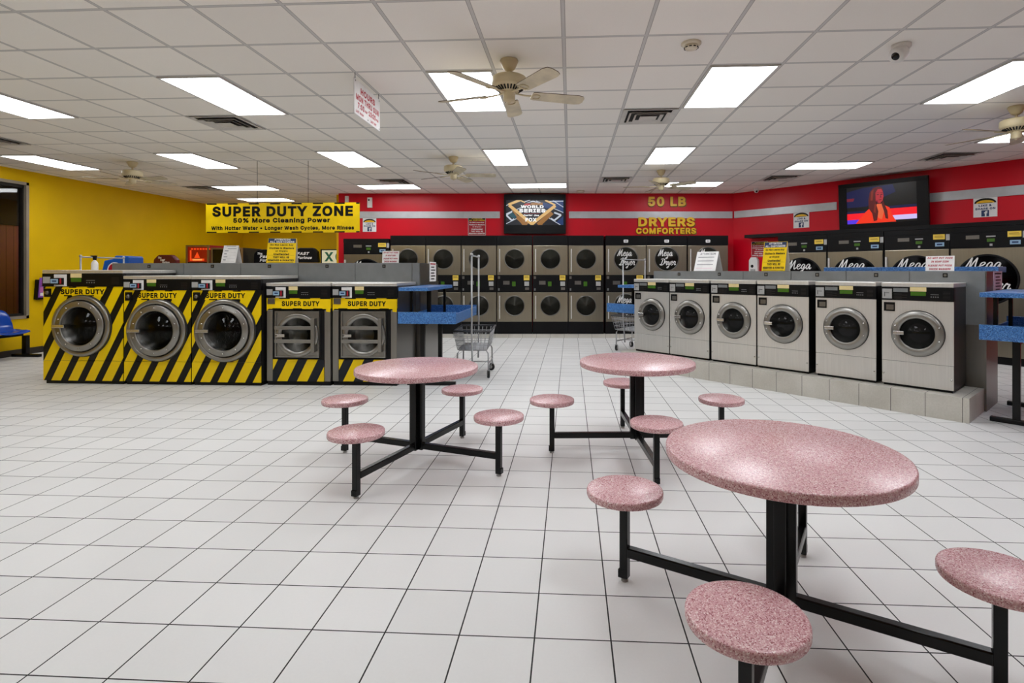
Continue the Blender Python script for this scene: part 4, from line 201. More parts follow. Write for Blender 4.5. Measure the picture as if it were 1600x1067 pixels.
def floor_mat():
    t = NT('floor_tile'); vec, xyz = t.coords()
    g, dist = gridfac(t, xyz[0], t.math('MULTIPLY', xyz[1], 1.0), TILE, TILE, TX, TY, .0031)
    cn = cellnoise(t, xyz[0], xyz[1], TILE, TILE, TX, TY)
    tone = t.math('ADD', t.math('MULTIPLY', cn, .35), t.math('MULTIPLY', t.noise(vec, 1.1, 3, .5), .5))
    tone = t.math('ADD', tone, t.math('MULTIPLY', t.noise(vec, 90, 2), .25))
    col = t.ramp(tone, [(.2, lin('#d9d9d7')), (.95, lin('#e6e6e4'))])
    c = t.mix(g, col, lin('#1d1b1a'))
    r = t.math('ADD', t.math('MULTIPLY', t.noise(vec, 5, 3), .1), .36)
    return t.set(c, r, 0, .14)

def ceiling_mat():
    t = NT('ceiling_tile'); vec, xyz = t.coords()
    g, dist = gridfac(t, xyz[0], xyz[1], GRID, GRID, GX, GY, .011)
    g2, _ = gridfac(t, xyz[0], xyz[1], GRID, GRID, GX, GY, .0155)
    cn = cellnoise(t, xyz[0], xyz[1], GRID, GRID, GX, GY)
    tone = t.math('ADD', t.math('MULTIPLY', cn, .5), t.math('MULTIPLY', t.noise(vec, 120, 3, .7), .5))
    col = t.ramp(tone, [(.2, lin('#ebe7e0')), (.8, lin('#f5f1ea'))])
    c = t.mix(g2, col, lin('#a29e99'))
    c = t.mix(g, c, lin('#c9c7c4'))
    t.bump(t.noise(vec, 140, 3, .7), .25, .003)
    return t.set(c, .8, 0, .3)

def curb_mat():
    t = NT('curb_tile'); vec, xyz = t.coords()
    q = t.math('FRACT', t.math('ADD', t.math('DIVIDE', xyz[0], TILE), .5))
    d = t.math('MULTIPLY', t.math('ABSOLUTE', t.math('SUBTRACT', q, .5)), TILE)
    g = t.math('LESS_THAN', d, .0025)
    tone = t.math('ADD', t.math('MULTIPLY', t.noise(vec, 3, 4), .7), t.math('MULTIPLY', t.noise(vec, 60, 2), .3))
    col = t.ramp(tone, [(.3, lin('#b5b1a6')), (.7, lin('#cfccc3'))])
    return t.set(t.mix(g, col, lin('#3a3733')), .35, 0, .5)

def wall_mat(name, h, rough, block=True, spec=.2):
    t = NT(name); vec, xyz = t.coords()
    c = lin(h); f = t.noise(vec, 1.3, 4)
    col = t.ramp(f, [(.3, tuple(x * .94 for x in c[:3]) + (1,)), (.7, tuple(min(1, x * 1.05) for x in c[:3]) + (1,))])
    if block:
        g1 = t.math('FRACT', t.math('DIVIDE', xyz[2], .2032))
        g = t.math('LESS_THAN', g1, .05)
        t.bump(t.math('ADD', t.math('MULTIPLY', t.noise(vec, 40, 3), .4), t.math('MULTIPLY', g, -.6)), .15, .004)
    else:
        t.bump(t.noise(vec, 25, 3), .05, .003)
    return t.set(col, rough, 0, spec)

def slat_mat(name, a, b, period):
    t = NT(name); vec, xyz = t.coords()
    q = t.math('FRACT', t.math('DIVIDE', xyz[1], period)); g = t.math('LESS_THAN', q, .06)
    return t.set(t.mix(g, lin(a), lin(b)), .6, 0, .3)

def glass_mat(name, tint, amt=1.0):
    t = NT(name)
    tr = t.n('ShaderNodeBsdfTransparent'); tr.inputs[0].default_value = tint
    gl = t.n('ShaderNodeBsdfGlossy'); gl.inputs['Roughness'].default_value = .02
    lw = t.n('ShaderNodeLayerWeight'); lw.inputs[0].default_value = .5
    fr = t.math('MULTIPLY_ADD', t.math('POWER', lw.outputs['Facing'], 5), .9, .04)
    mx = t.n('ShaderNodeMixShader'); t.l(t.math('MULTIPLY', fr, amt), mx.inputs[0]); t.l(tr.outputs[0], mx.inputs[1]); t.l(gl.outputs[0], mx.inputs[2])
    t.l(mx.outputs[0], t.out.inputs['Surface']); return t.m

M = {}
M['floor'] = floor_mat(); M['ceiling'] = ceiling_mat(); M['curb'] = curb_mat()
M['yellow_wall'] = wall_mat('yellow_wall_paint', '#e6bc00', .5)
M['red_wall'] = wall_mat('red_wall_paint', '#cf0220', .34, False, .3)
M['cream_wall'] = wall_mat('front_wall_paint', '#bb963a', .5)
M['base_dark'] = plain('dark_baseboard', '#2b2620', .5)
M['silver'] = plain('silver_stripe', '#b9bbbd', .35, .35)
M['black'] = plain('black_enamel', '#08080a', .4, 0, .22)
M['black_matte'] = plain('black_plastic', '#0c0c0d', .5, 0, .25)
M['black_steel'] = plain('black_tube', '#080809', .25, 0, .3)
M['charcoal'] = plain('charcoal_side', '#2a2827', .35, .3)
M['steel'] = steel('washer_steel', '#d9d7d2', .4, .75, bump=.06)
M['steel_dark'] = steel('dark_steel', '#7d7a75', .32, .9)
M['steel_dryer'] = steel('dryer_steel', '#9c9482', .3, .95, bump=.1)
M['chrome'] = plain('bright_steel', '#cfcecb', .22, .95, vary=.02)
M['ring'] = plain('door_ring_steel', '#96948f', .32, .9, vary=.02)
M['grey_panel'] = plain('grey_sheet_metal', '#7e8182', .4, .25)
M['grey_light'] = plain('light_grey', '#a8a8a6', .5)
M['glass_black'] = plain('dark_door_glass', '#070808', .1, 0, .35)
M['darker_steel'] = steel('darker_washer_steel', '#8f8c86', .36, .85, bump=.06)  # washer steel in a darker tone, for the square-doored machines
M['drum'] = plain('drum_steel', '#55534f', .4, .6)
M['rubber'] = plain('dark_rubber', '#161616', .55)
M['hz'] = stripes('hazard_stripes', '#ecc900', '#080807', .232, .57, .0916, .51)
M['hzn'] = stripes('navy_hazard_stripes', '#ecc900', '#161b22', .262, .52, .115, .5)
M['hyellow'] = plain('safety_yellow', '#f6d000', .45, 0, .25)
M['ink'] = plain('black_ink', '#0c0b0b', .5)
M['white'] = plain('white_card', '#e9e8e6', .5)
M['white_plastic'] = plain('white_plastic', '#e2e0dc', .35)
M['green_lcd'] = plain('green_display', '#3f6a1e', .25)
M['cream_tag'] = plain('cream_sticker', '#e3cf96', .5)
M['yellow_tag'] = plain('yellow_sticker', '#e6c64a', .5)
M['blue_card'] = plain('blue_card_slot', '#93b4cf', .35)
M['navy'] = plain('navy_ink', '#14305e', .4)
M['red_ink'] = plain('red_ink', '#b0122e', .5)
M['red_sign'] = plain('red_sign', '#a30f22', .4)
M['blue_tz'] = terrazzo('blue_speckled_laminate', [(0, lin('#2a5a98')), (.3, lin('#4279bb')), (.75, lin('#6598cf')), (.93, lin('#1f4070'))], 170, .3)
M['pink_tz'] = terrazzo('pink_terrazzo', [(0, lin('#a0646a')), (.13, lin('#cc9a9e')), (.5, lin('#dab0b3')), (.85, lin('#ecd6d5'))], 280, .27)
M['blue_seat'] = plain('blue_moulded_plastic', '#1246a8', .18, 0, .5)
M['fan'] = plain('cream_fan_enamel', '#cbbd98', .4)
M['fan_blade'] = plain('worn_cream_blade', '#c9bea3', .5, vary=.15)
M['brown_edge'] = plain('brown_blade_edge', '#5b4a35', .6)
M['detector'] = plain('ivory_plastic', '#d9d0bb', .4)
M['vent'] = plain('vent_white', '#c9c5bf', .5)
M['vent_dark'] = plain('vent_shadow_gap', '#1a1816', .8)
M['alu'] = plain('anodised_frame', '#9a9080', .45, .3)
M['alu_dark'] = plain('dark_frame', '#25221f', .5, .3)
M['light'] = glow('lamp_diffuser', '#f5f8fd', 16)
M['door_glass'] = glass_mat('door_glass', (.42, .43, .43, 1), .5)
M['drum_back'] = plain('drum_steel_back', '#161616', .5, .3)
M['handle'] = plain('pale_handle', '#d6d4cf', .35, .3)
M['light_frame'] = plain('lamp_frame', '#c8c5c0', .5)
M['win_glass'] = glass_mat('window_glass', (.8, .8, .78, 1))
M['slats'] = slat_mat('brown_boards', '#8f4a3a', '#2a1510', .14)
M['night'] = plain('night_soffit', '#120e10', .8)
M['purple'] = plain('purple_flyer', '#8a4fb0', .5)
M['pinkp'] = plain('pink_flyer', '#c96fb0', .5)
M['gold'] = plain('gold_letter', '#f0bd12', .35)
M['gold_dark'] = plain('dark_gold_edge', '#7a5406', .5)
M['cart'] = plain('cart_wire', '#b2b3b4', .38, .5)
M['cart_dark'] = plain('cart_rim', '#3b3c3e', .45)
M['redplastic'] = plain('red_cabinet', '#8e1620', .35)
M['bluecab'] = plain('blue_cabinet', '#1d56a8', .35)
M['wood'] = plain('wood_trim', '#7a5c33', .5)
M['grey_ink'] = plain('grey_print', '#8f8f92', .6)
M['pink_card'] = plain('pale_pink_card', '#e6cbd3', .5)

# ------------------------------------------------------------------ mesh builder
_TXT = {}
def text_mesh(body, bold=0, shear=0, spacing=1.0):
    k = (body, shear)
    if k in _TXT: return _TXT[k]
    vs, fs, cur = [], [], 0
    for c in body:
        if c == ' ': cur += .26; continue
        adv, v, f = GLYPHS[c]; o = len(vs)
        vs += [(cur + x + shear * y, y) for x, y in v]; fs += [tuple(i + o for i in q) for q in f]; cur += adv
    _TXT[k] = (vs, fs); return _TXT[k]

class MB:
    def __init__(s): s.v = []; s.f = []; s.mi = []; s.sm = []; s.cur = 0; s.T = None
    def add(s, vs, fs, smooth=False):
        o = len(s.v)
        s.v += [tuple(s.T @ Vector(p)) if s.T is not None else tuple(p) for p in vs]
        for q in fs:
            s.f.append(tuple(i + o for i in q)); s.mi.append(s.cur); s.sm.append(smooth)
        return s
    def m(s, i): s.cur = i; return s
    def box(s, x0, x1, y0, y1, z0, z1):
        v = [(x, y, z) for z in (z0, z1) for y in (y0, y1) for x in (x0, x1)]
        return s.add(v, [(0, 2, 3, 1), (4, 5, 7, 6), (0, 1, 5, 4), (2, 6, 7, 3), (0, 4, 6, 2), (1, 3, 7, 5)])
    def prism(s, pts, y0, y1):                   # outline in x,z (counter-clockwise seen from -y), extruded in y
        n = len(pts)
        v = [(x, y0, z) for x, z in pts] + [(x, y1, z) for x, z in pts]
        return s.add(v, [tuple(range(n)), tuple(range(2 * n - 1, n - 1, -1))] + [(i, n + i, n + (i + 1) % n, (i + 1) % n) for i in range(n)])
    def flat(s, pts, y):
        return s.add([(x, y, z) for x, z in pts], [tuple(range(len(pts)))])
    def rect(s, x0, x1, z0, z1, y): return s.flat([(x0, z0), (x1, z0), (x1, z1), (x0, z1)], y)
    def disc(s, cx, cz, r, y, n=40, rz=None):
        rz = rz or r
        return s.flat([(cx + r * math.cos(2 * PI * i / n), cz + rz * math.sin(2 * PI * i / n)) for i in range(n)], y)
    def revolve(s, prof, c=(0, 0, 0), axis='z', n=32, smooth=True, closed=False):
        v = []; f = []
        for (r, h) in prof:
            for i in range(n):
                a = 2 * PI * i / n; p, q = r * math.cos(a), r * math.sin(a)
                if axis == 'z': v.append((c[0] + p, c[1] + q, c[2] + h))
                elif axis == 'y': v.append((c[0] + p, c[1] + h, c[2] + q))
                else: v.append((c[0] + h, c[1] + p, c[2] + q))
        k = len(prof)
        rng = range(k if closed else k - 1)
        for j in rng:
            j2 = (j + 1) % k
            for i in range(n):
                a, b = j * n + i, j * n + (i + 1) % n; d, e = j2 * n + (i + 1) % n, j2 * n + i
                f.append((a, b, d, e) if axis != 'y' else (a, e, d, b))
        if not closed:
            if prof[0][0] > 1e-6: f.append(tuple(range(n - 1, -1, -1)) if axis != 'y' else tuple(range(n)))
            if prof[-1][0] > 1e-6:
                o = (k - 1) * n
                f.append(tuple(range(o, o + n)) if axis != 'y' else tuple(range(o + n - 1, o - 1, -1)))
        return s.add(v, f, smooth)
    def panel_hole(s, x0, x1, z0, z1, y0, y1, cx, cz, r, n=48):   # plate with a round hole, faces front/back/rims
        an = sorted(set([2 * PI * i / n for i in range(n)] + [math.atan2(z - cz, x - cx) % (2 * PI) for x in (x0, x1) for z in (z0, z1)]))
        v = []
        for q in an:
            c, d = math.cos(q), math.sin(q)
            k = min([(x1 - cx) / c if c > 1e-9 else ((x0 - cx) / c if c < -1e-9 else 1e9), (z1 - cz) / d if d > 1e-9 else ((z0 - cz) / d if d < -1e-9 else 1e9)])
            for y in (y0, y1): v += [(cx + r * c, y, cz + r * d), (cx + k * c, y, cz + k * d)]
        f = []; N = len(an)
        for i in range(N):
            a, b = 4 * i, 4 * ((i + 1) % N)
            f += [(a, a + 1, b + 1, b), (a + 2, b + 2, b + 3, a + 3), (a + 1, a + 3, b + 3, b + 1), (a, b, b + 2, a + 2)]
        return s.add(v, f)
    def openbox(s, x0, x1, y0, y1, z0, z1):                       # box without its front face
        v = [(x, y, z) for z in (z0, z1) for y in (y0, y1) for x in (x0, x1)]
        return s.add(v, [(0, 2, 3, 1), (4, 5, 7, 6), (2, 6, 7, 3), (0, 4, 6, 2), (1, 3, 7, 5)])
    def tube(s, pts, r, n=8, closed=False):
        pts = [Vector(p) for p in pts]; v = []; f = []; k = len(pts)
        for i, p in enumerate(pts):
            a = pts[i - 1] if (i > 0 or closed) else p; b = pts[(i + 1) % k] if (i < k - 1 or closed) else p
            d = (b - a).normalized(); up = Vector((0, 0, 1)) if abs(d.z) < .9 else Vector((1, 0, 0))
            x = d.cross(up).normalized(); y = x.cross(d)
            for j in range(n):
                an = 2 * PI * j / n; v.append(tuple(p + x * (r * math.cos(an)) + y * (r * math.sin(an))))
        for i in range(k if closed else k - 1):
            i2 = (i + 1) % k
            for j in range(n):
                f.append((i * n + j, i * n + (j + 1) % n, i2 * n + (j + 1) % n, i2 * n + j))
        if not closed:
            f.append(tuple(range(n - 1, -1, -1))); f.append(tuple(range((k - 1) * n, k * n)))
        return s.add(v, f, True)
    def bar(s, p0, p1, w, h):                    # rectangular bar, h measured along world up
        p0, p1 = Vector(p0), Vector(p1); d = (p1 - p0).normalized()
        up = Vector((0, 0, 1)) if abs(d.z) < .9 else Vector((0, 1, 0))
        x = d.cross(up).normalized() * (w / 2); y = x.cross(d).normalized() * (h / 2)
        v = [tuple(p + sx * x + sy * y) for p in (p0, p1) for sx, sy in ((-1, -1), (1, -1), (1, 1), (-1, 1))]
        return s.add(v, [(3, 2, 1, 0), (4, 5, 6, 7), (0, 1, 5, 4), (1, 2, 6, 5), (2, 3, 7, 6), (3, 0, 4, 7)])
    def text(s, body, cx, cz, w, h, y, bold=.02, shear=0, spacing=1.0):
        vs, fs = text_mesh(body, bold, shear, spacing)
        if not vs: return s
        x0 = min(p[0] for p in vs); x1 = max(p[0] for p in vs); z0 = min(p[1] for p in vs); z1 = max(p[1] for p in vs)
        kx = w / (x1 - x0); kz = h / (z1 - z0)
        return s.add([(cx + (p[0] - (x0 + x1) / 2) * kx, y, cz + (p[1] - (z0 + z1) / 2) * kz) for p in vs], fs)
    def ribbon(s, pts, w, y):                    # flat brush stroke in x,z
        P = [Vector((a, b)) for a, b in pts]; out = []
        for i in range(len(P) - 1):
            p0 = P[max(i - 1, 0)]; p1 = P[i]; p2 = P[i + 1]; p3 = P[min(i + 2, len(P) - 1)]
            for k in range(5):
                t = k / 5
                out.append(.5 * ((2 * p1) + (p2 - p0) * t + (2 * p0 - 5 * p1 + 4 * p2 - p3) * t * t + (3 * p1 - p0 - 3 * p2 + p3) * t ** 3))
        out.append(P[-1]); n = len(out); v = []; f = []
        for i, p in enumerate(out):
            d = (out[min(i + 1, n - 1)] - out[max(i - 1, 0)])
            d = d.normalized() if d.length > 1e-9 else Vector((1, 0)); nn = Vector((-d.y, d.x))
            ww = w * (.55 + .45 * abs(d.y) + .0) / 2
            v += [(p.x + nn.x * ww, y, p.y + nn.y * ww), (p.x - nn.x * ww, y, p.y - nn.y * ww)]
        for i in range(n - 1): f.append((2 * i, 2 * i + 1, 2 * i + 3, 2 * i + 2))
        return s.add(v, f)
    def build(s, name, mats, parent=None, bevel=0, loc=None):
        me = bpy.data.meshes.new(name); me.from_pydata(s.v, [], s.f)
        for mm in (mats if isinstance(mats, (list, tuple)) else [mats]): me.materials.append(M[mm] if isinstance(mm, str) else mm)
        me.polygons.foreach_set('material_index', s.mi); me.polygons.foreach_set('use_smooth', s.sm); me.update()
        o = bpy.data.objects.new(name, me); COL.objects.link(o)
        if parent is not None: o.parent = parent
        if loc is not None: o.location = loc
        if bevel:
            b = o.modifiers.new('soft_edges', 'BEVEL'); b.width = bevel; b.segments = 2; b.limit_method = 'ANGLE'; b.angle_limit = .7
        return o

def tag(o, label, cat, group=None, kind=None):
    o['label'] = label; o['category'] = cat
    if group: o['group'] = group
    if kind: o['kind'] = kind
    return o
def thing(name, label, cat, loc=(0, 0, 0), rz=0, group=None):
    o = bpy.data.objects.new(name, None); COL.objects.link(o); o.empty_display_size = .1
    o.location = loc; o.rotation_euler = (0, 0, rz)
    return tag(o, label, cat, group)
def struct(name, mb, mats, **kw):
    o = mb.build(name, mats, **kw); o['kind'] = 'structure'; return o
def clone(src, label, loc, rz):
    r = src.copy(); COL.objects.link(r); r.location = loc; r.rotation_euler = (0, 0, rz); r['label'] = label
    def rec(a, b):
        for ch in list(a.children):
            c = ch.copy(); COL.objects.link(c); c.parent = b; rec(ch, c)
    rec(src, r); return r
# ------------------------------------------------------------------ the room
LWX = -9.60                                     # yellow wall
BD = 12.55                                      # red back wall, depth along the camera axis
ALC = 15.6                                      # yellow alcove wall
RA = math.radians(-47.3)                        # direction of the angled red wall
RC = cam_xy((1146 - CX) / CF * BD, BD)          # corner between the red walls
RU = Vector((math.cos(RA), math.sin(RA), 0)); RN = Vector((math.sin(RA), -math.cos(RA), 0))   # RN points into the room
BL = cam_xy((529 - CX) / CF * BD, BD)           # free end of the red back wall
BU = Vector((YC, -YS, 0)); BN = Vector((-YS, -YC, 0)); BN = Vector((BU.y, -BU.x, 0))
RLEN = 8.4
RE = RC + RU * RLEN
FY = -4.2

b = MB(); b.box(LWX - .2, RE.x + .6, FY - .2, ALC + .3, -.1, 0); struct('floor', b, 'floor')
b = MB(); b.box(LWX - .2, RE.x + .6, FY - .2, ALC + .3, CEIL, CEIL + .1); struct('ceiling', b, 'ceiling')

# window opening in the yellow wall
W0 = on_plane(44, 497, (LWX, 0, 0), (1, 0, 0)); W1 = on_plane(46, 286, (LWX, 0, 0), (1, 0, 0))
wy1 = W0.y; wy0 = wy1 - 2.6; wz0 = W0.z; wz1 = W1.z
b = MB()
b.box(LWX - .16, LWX, FY, wy0, 0, CEIL).box(LWX - .16, LWX, wy1, ALC, 0, CEIL)
b.box(LWX - .16, LWX, wy0, wy1, 0, wz0).box(LWX - .16, LWX, wy0, wy1, wz1, CEIL)
struct('wall_left', b, 'yellow_wall')
fr = MB()
for (ya, yb, za, zb) in ((wy0, wy1, wz0, wz0 + .05), (wy0, wy1, wz1 - .05, wz1), (wy1 - .05, wy1, wz0, wz1), (wy0, wy0 + .05, wz0, wz1)):
    fr.box(LWX - .12, LWX + .02, ya, yb, za, zb)
win = struct('window_1', fr, 'alu')
i2 = MB()
for (ya, yb, za, zb) in ((wy0 + .05, wy1 - .05, wz0 + .05, wz0 + .09), (wy0 + .05, wy1 - .05, wz1 - .10, wz1 - .05), (wy1 - .068, wy1 - .05, wz0 + .05, wz1 - .05)):
    i2.box(LWX - .11, LWX - .03, ya, yb, za, zb)
i2.build('window_frame', 'alu_dark', win)
g = MB(); g.box(LWX - .075, LWX - .065, wy0 + .05, wy1 - .06, wz0 + .08, wz1 - .1); g.build('window_pane', 'win_glass', win)
b = MB(); b.box(LWX - 1.3, LWX - 1.2, wy0 - 2, wy1 + 2.5, 0, 2.35); struct('wall_outside', b, 'slats')
b = MB(); b.box(LWX - 2.2, LWX - 1.0, wy0 - 2, wy1 + 2.5, 2.35, 3.3); struct('trim_1', b, 'night')

b = MB(); b.box(LWX, BL.x + .6, ALC, ALC + .16, 0, CEIL); struct('wall_alcove', b, 'yellow_wall')
# red back wall (with return) and angled red wall
def wall_slab(p, u, n, ln, th, z0, z1):
    q = [p, p + u * ln, p + u * ln - n * th, p - n * th]
    m = MB(); v = [(a.x, a.y, z) for z in (z0, z1) for a in q]
    m.add(v, [(3, 2, 1, 0), (4, 5, 6, 7), (0, 1, 5, 4), (1, 2, 6, 5), (2, 3, 7, 6), (3, 0, 4, 7)]); return m
struct('wall_back', wall_slab(BL, BU, BN, (RC - BL).length + .02, .2, 0, CEIL), 'red_wall')
rt = wall_slab(BL - BN * .2, -BN, BU, 3.4, .12, 0, CEIL); struct('wall_return', rt, 'yellow_wall')
struct('wall_right', wall_slab(RC, RU, RN, RLEN, .2, 0, CEIL), 'red_wall')
b = MB(); b.box(RE.x - .1, RE.x + .1, FY, RE.y + .1, 0, CEIL); struct('wall_side', b, 'red_wall')
b = MB(); b.box(LWX, RE.x, FY - .16, FY, 0, CEIL); struct('wall_front', b, 'cream_wall')
b = MB(); b.box(LWX, LWX + .025, FY, ALC, 0, .11); struct('baseboard_left', b, 'base_dark')

# silver stripes on the red walls
def wall_point(u, v, back=True, off=0.0):
    p, n = ((BL, BN) if back else (RC, RN))
    return on_plane(u, v, p + n * off, n)
def stripe(name, p, u, n, z0, z1, a0, a1):
    m = wall_slab(p + u * a0 + n * .022, u, n, a1 - a0, .02, z0, z1); return struct(name, m, 'silver')
def along(P, o, u): return (Vector(P) - o).dot(u)
sz0 = wall_point(700, 341, True).z; sz1 = wall_point(700, 330.5, True).z
stripe('trim_2', BL, BU, BN, sz0, sz1, .05, along(wall_point(781, 335), BL, BU))
stripe('trim_3', BL, BU, BN, sz0, sz1, along(wall_point(889, 335), BL, BU), (RC - BL).length - .03)
stripe('trim_4', RC, RU, RN, sz0, sz1, .03, along(wall_point(1308, 320, False), RC, RU))
stripe('trim_5', RC, RU, RN, sz0, sz1, along(wall_point(1453, 300, False), RC, RU), RLEN - .3)

# ------------------------------------------------------------------ ceiling fittings
def cell(c0, c1, r0, r1): return GX + c0 * GRID, GX + c1 * GRID, GY + r0 * GRID, GY + r1 * GRID
LIGHTS = [
 (-2, -1, 0, 2, 'bright ceiling light panel partly behind the largest cream ceiling fan'),
 (2, 3, 0, 2, 'bright ceiling light panel between the smoke detector and the dome camera'),
 (6, 7, 0, 2, 'bright ceiling light panel beyond the dome camera, over the fan by the angled red wall'),
 (-6, -5, 0, 2, 'long ceiling light panel touching the square vent near the hanging hours sign'),
 (-10, -9, 0, 2, 'large ceiling light panel cut by the photo edge above the dark window'),
 (-14, -13, 5, 7, 'ceiling light panel beside the camera on the yellow wall, nearest that wall'),
 (-10, -9, 5, 7, 'ceiling light panel between the fan near the yellow wall and the banner wires'),
 (-6, -5, 5, 7, 'ceiling light panel beyond the hanging hours sign, between banner wires and middle fan'),
 (-2, -1, 5, 7, 'ceiling light panel beyond the largest fan, in line with the sports television'),
 (2, 3, 5, 7, 'ceiling light panel just before the fan that hangs over the gold 50 LB letters'),
 (6, 8, 7, 8, 'crosswise ceiling light panel before the television showing a woman'),
 (9, 11, 4, 5, 'crosswise ceiling light panel behind the blades of the fan by the angled red wall'),
 (-7, -5, 10, 11, 'crosswise ceiling light panel over the free end of the red wall'),
 (-2, 0, 10, 11, 'crosswise ceiling light panel right above the sports television'),
 (3, 5, 10, 11, 'crosswise ceiling light panel half hidden by the fan over the 50 LB letters'),
 (-12, -10, 10, 11, 'crosswise ceiling light panel above the yellow banner, nearer of two there'),
 (-13, -11, 13, 14, 'crosswise ceiling light panel in the alcove just over the yellow banner edge'),
 (-10, -9, -5, -3, 'ceiling light panel overhead behind the viewpoint, nearest the yellow wall'),
 (-6, -5, -5, -3, 'ceiling light panel overhead behind the viewpoint, second from the yellow wall'),
 (-2, -1, -5, -3, 'ceiling light panel overhead behind the viewpoint, in the middle'),
 (2, 3, -5, -3, 'ceiling light panel overhead behind the viewpoint, second from the side wall'),
 (6, 7, -5, -3, 'ceiling light panel overhead behind the viewpoint, nearest the side wall'),
]
for c0, c1, r0, r1, lab in LIGHTS:
    x0, x1, y0, y1 = cell(c0, c1, r0, r1)
    cx_, cy_ = (x0 + x1) / 2, (y0 + y1) / 2; hx, hy = (x1 - x0) / 2 - .012, (y1 - y0) / 2 - .012
    t = thing('ceiling_light', lab, 'ceiling light', (cx_, cy_, CEIL), 0, 'fluorescent panels in the ceiling grid')
    m = MB(); w = .022
    m.box(-hx, hx, -hy, -hy + w, -.014, -.0005).box(-hx, hx, hy - w, hy, -.014, -.0005).box(-hx, -hx + w, -hy + w, hy - w, -.014, -.0005).box(hx - w, hx, -hy + w, hy - w, -.014, -.0005)
    m.build('frame', 'light_frame', t)
    m = MB(); m.box(-hx + w, hx - w, -hy + w, hy - w, -.008, -.001); m.build('diffuser', 'light', t)

VENTS = [
 (1, 2, 2, 3, 'square ceiling vent beside the light panel under the smoke detector'),
 (-7, -6, 2, 3, 'square ceiling vent at the end of the long light panel near the yellow side'),
 (-13, -12, 3, 4, 'square ceiling vent cut by the photo edge over the dark window'),
 (1, 2, 9, 10, 'ceiling vent between the sports television and the 50 LB letters'),
 (-6, -5, 9, 10, 'ceiling vent before the free end of the red wall'),
 (-13, -12, 10, 11, 'ceiling vent beside the crosswise light above the yellow banner'),
 (6, 7, 9, 10, 'ceiling vent before the corner of the red walls, beside the woman television'),
 (9, 10, 6, 7, 'ceiling vent beyond the fan by the angled red wall'),
]
for c0, c1, r0, r1, lab in VENTS:
    x0, x1, y0, y1 = cell(c0, c1, r0, r1); h = (x1 - x0) / 2 - .012
    t = thing('ceiling_vent', lab, 'vent', ((x0 + x1) / 2, (y0 + y1) / 2, CEIL), 0, 'square air diffusers')
    m = MB(); m.box(-h + .02, h - .02, -h + .02, h - .02, -.004, -.0008); m.build('backing', 'vent_dark', t)
    for k, (ro, ri) in enumerate(((h, h - .055), (h * .76, h * .66), (h * .54, h * .44), (h * .32, 0.0))):
        zo, zi = (-.012, -.004) if k == 0 else (-.03, -.008)
        m = MB(); v = []; 
        for r, z in ((ro, zo), (max(ri, .001), zi if k < 3 else zo), (max(ri, .001), (zi if k < 3 else zo) + .002), (ro, zo + .003)):
            v += [(-r, -r, z), (r, -r, z), (r, r, z), (-r, r, z)]
        f = []
        for j in range(4):
            j2 = (j + 1) % 4
            for i in range(4): f.append((j * 4 + i, j * 4 + (i + 1) % 4, j2 * 4 + (i + 1) % 4, j2 * 4 + i))
        m.add(v, f); m.build('frame' if k == 0 else 'louvre', 'vent', t)

def make_fan(loc, rot, label):
    t = thing('ceiling_fan', label, 'ceiling fan', loc, rot, 'cream ceiling fans')
    m = MB(); m.revolve([(.0, 0), (.072, 0), (.078, -.012), (.07, -.03), (.05, -.075), (.03, -.092), (.0, -.095)]); m.build('canopy', 'fan', t)
    m = MB(); m.revolve([(.0, -.09), (.013, -.09), (.013, -.15), (0, -.15)], n=14); m.build('downrod', 'fan', t)
    m = MB(); m.revolve([(0, -.135), (.03, -.137), (.125, -.142), (.142, -.152), (.146, -.165), (.146, -.215), (.136, -.228), (.125, -.235), (.07, -.272), (0, -.275)], n=40)
    mo = m.build('motor_housing', 'fan', t)
    m = MB()
    for k in range(26):
        a = 2 * PI * k / 26
        p = Vector((math.cos(a), math.sin(a), 0)); m.bar(tuple(p * .122 + Vector((0, 0, -.241))), tuple(p * .085 + Vector((0, 0, -.2655))), .012, .006)
    m.build('cooling_slots', 'black_matte', mo)
    m = MB(); m.revolve([(0, -.27), (.052, -.27), (.055, -.278), (.05, -.29), (.05, -.335), (.042, -.348), (.014, -.352), (.012, -.362), (0, -.364)], n=28); m.build('switch_housing', 'fan', t)
    for k in range(5):
        a = 2 * PI * k / 5; R = Matrix.Rotation(a, 4, 'Z') @ Matrix.Translation((0, 0, -.285)) @ Matrix.Rotation(math.radians(-13), 4, 'X')
        m = MB(); m.T = R
        pts = [(.20, -.055), (.23, -.062), (.60, -.072), (.645, -.06), (.662, -.03), (.662, .03), (.645, .06), (.60, .072), (.23, .062), (.20, .055)]
        n = len(pts)
        m.m(0).add([(x, y, z) for z in (-.003, .003) for x, y in pts], [tuple(range(n - 1, -1, -1)), tuple(range(n, 2 * n))])
        m.m(1).add([(x, y, z) for z in (-.003, .003) for x, y in pts], [(i, (i + 1) % n, n + (i + 1) % n, n + i) for i in range(n)])
        bl = m.build('blade', ['fan_blade', 'brown_edge'], t)
        m = MB(); m.T = Matrix.Rotation(a, 4, 'Z')
        m.bar((.045, 0, -.277), (.12, 0, -.286), .02, .008).bar((.115, 0, -.286), (.20, 0, -.289), .024, .007)
        ring = [(.235 + .035 * math.cos(q * PI / 8), .035 * math.sin(q * PI / 8), -.291 - .012 * math.sin(q * PI / 8) * .5) for q in range(16)]
        m.tube(ring, .006, 6, True); m.bar((.2, -.04, -.282), (.2, .04, -.299), .02, .006)
        m.build('blade_bracket', 'fan', bl)
    return t
fan0 = None
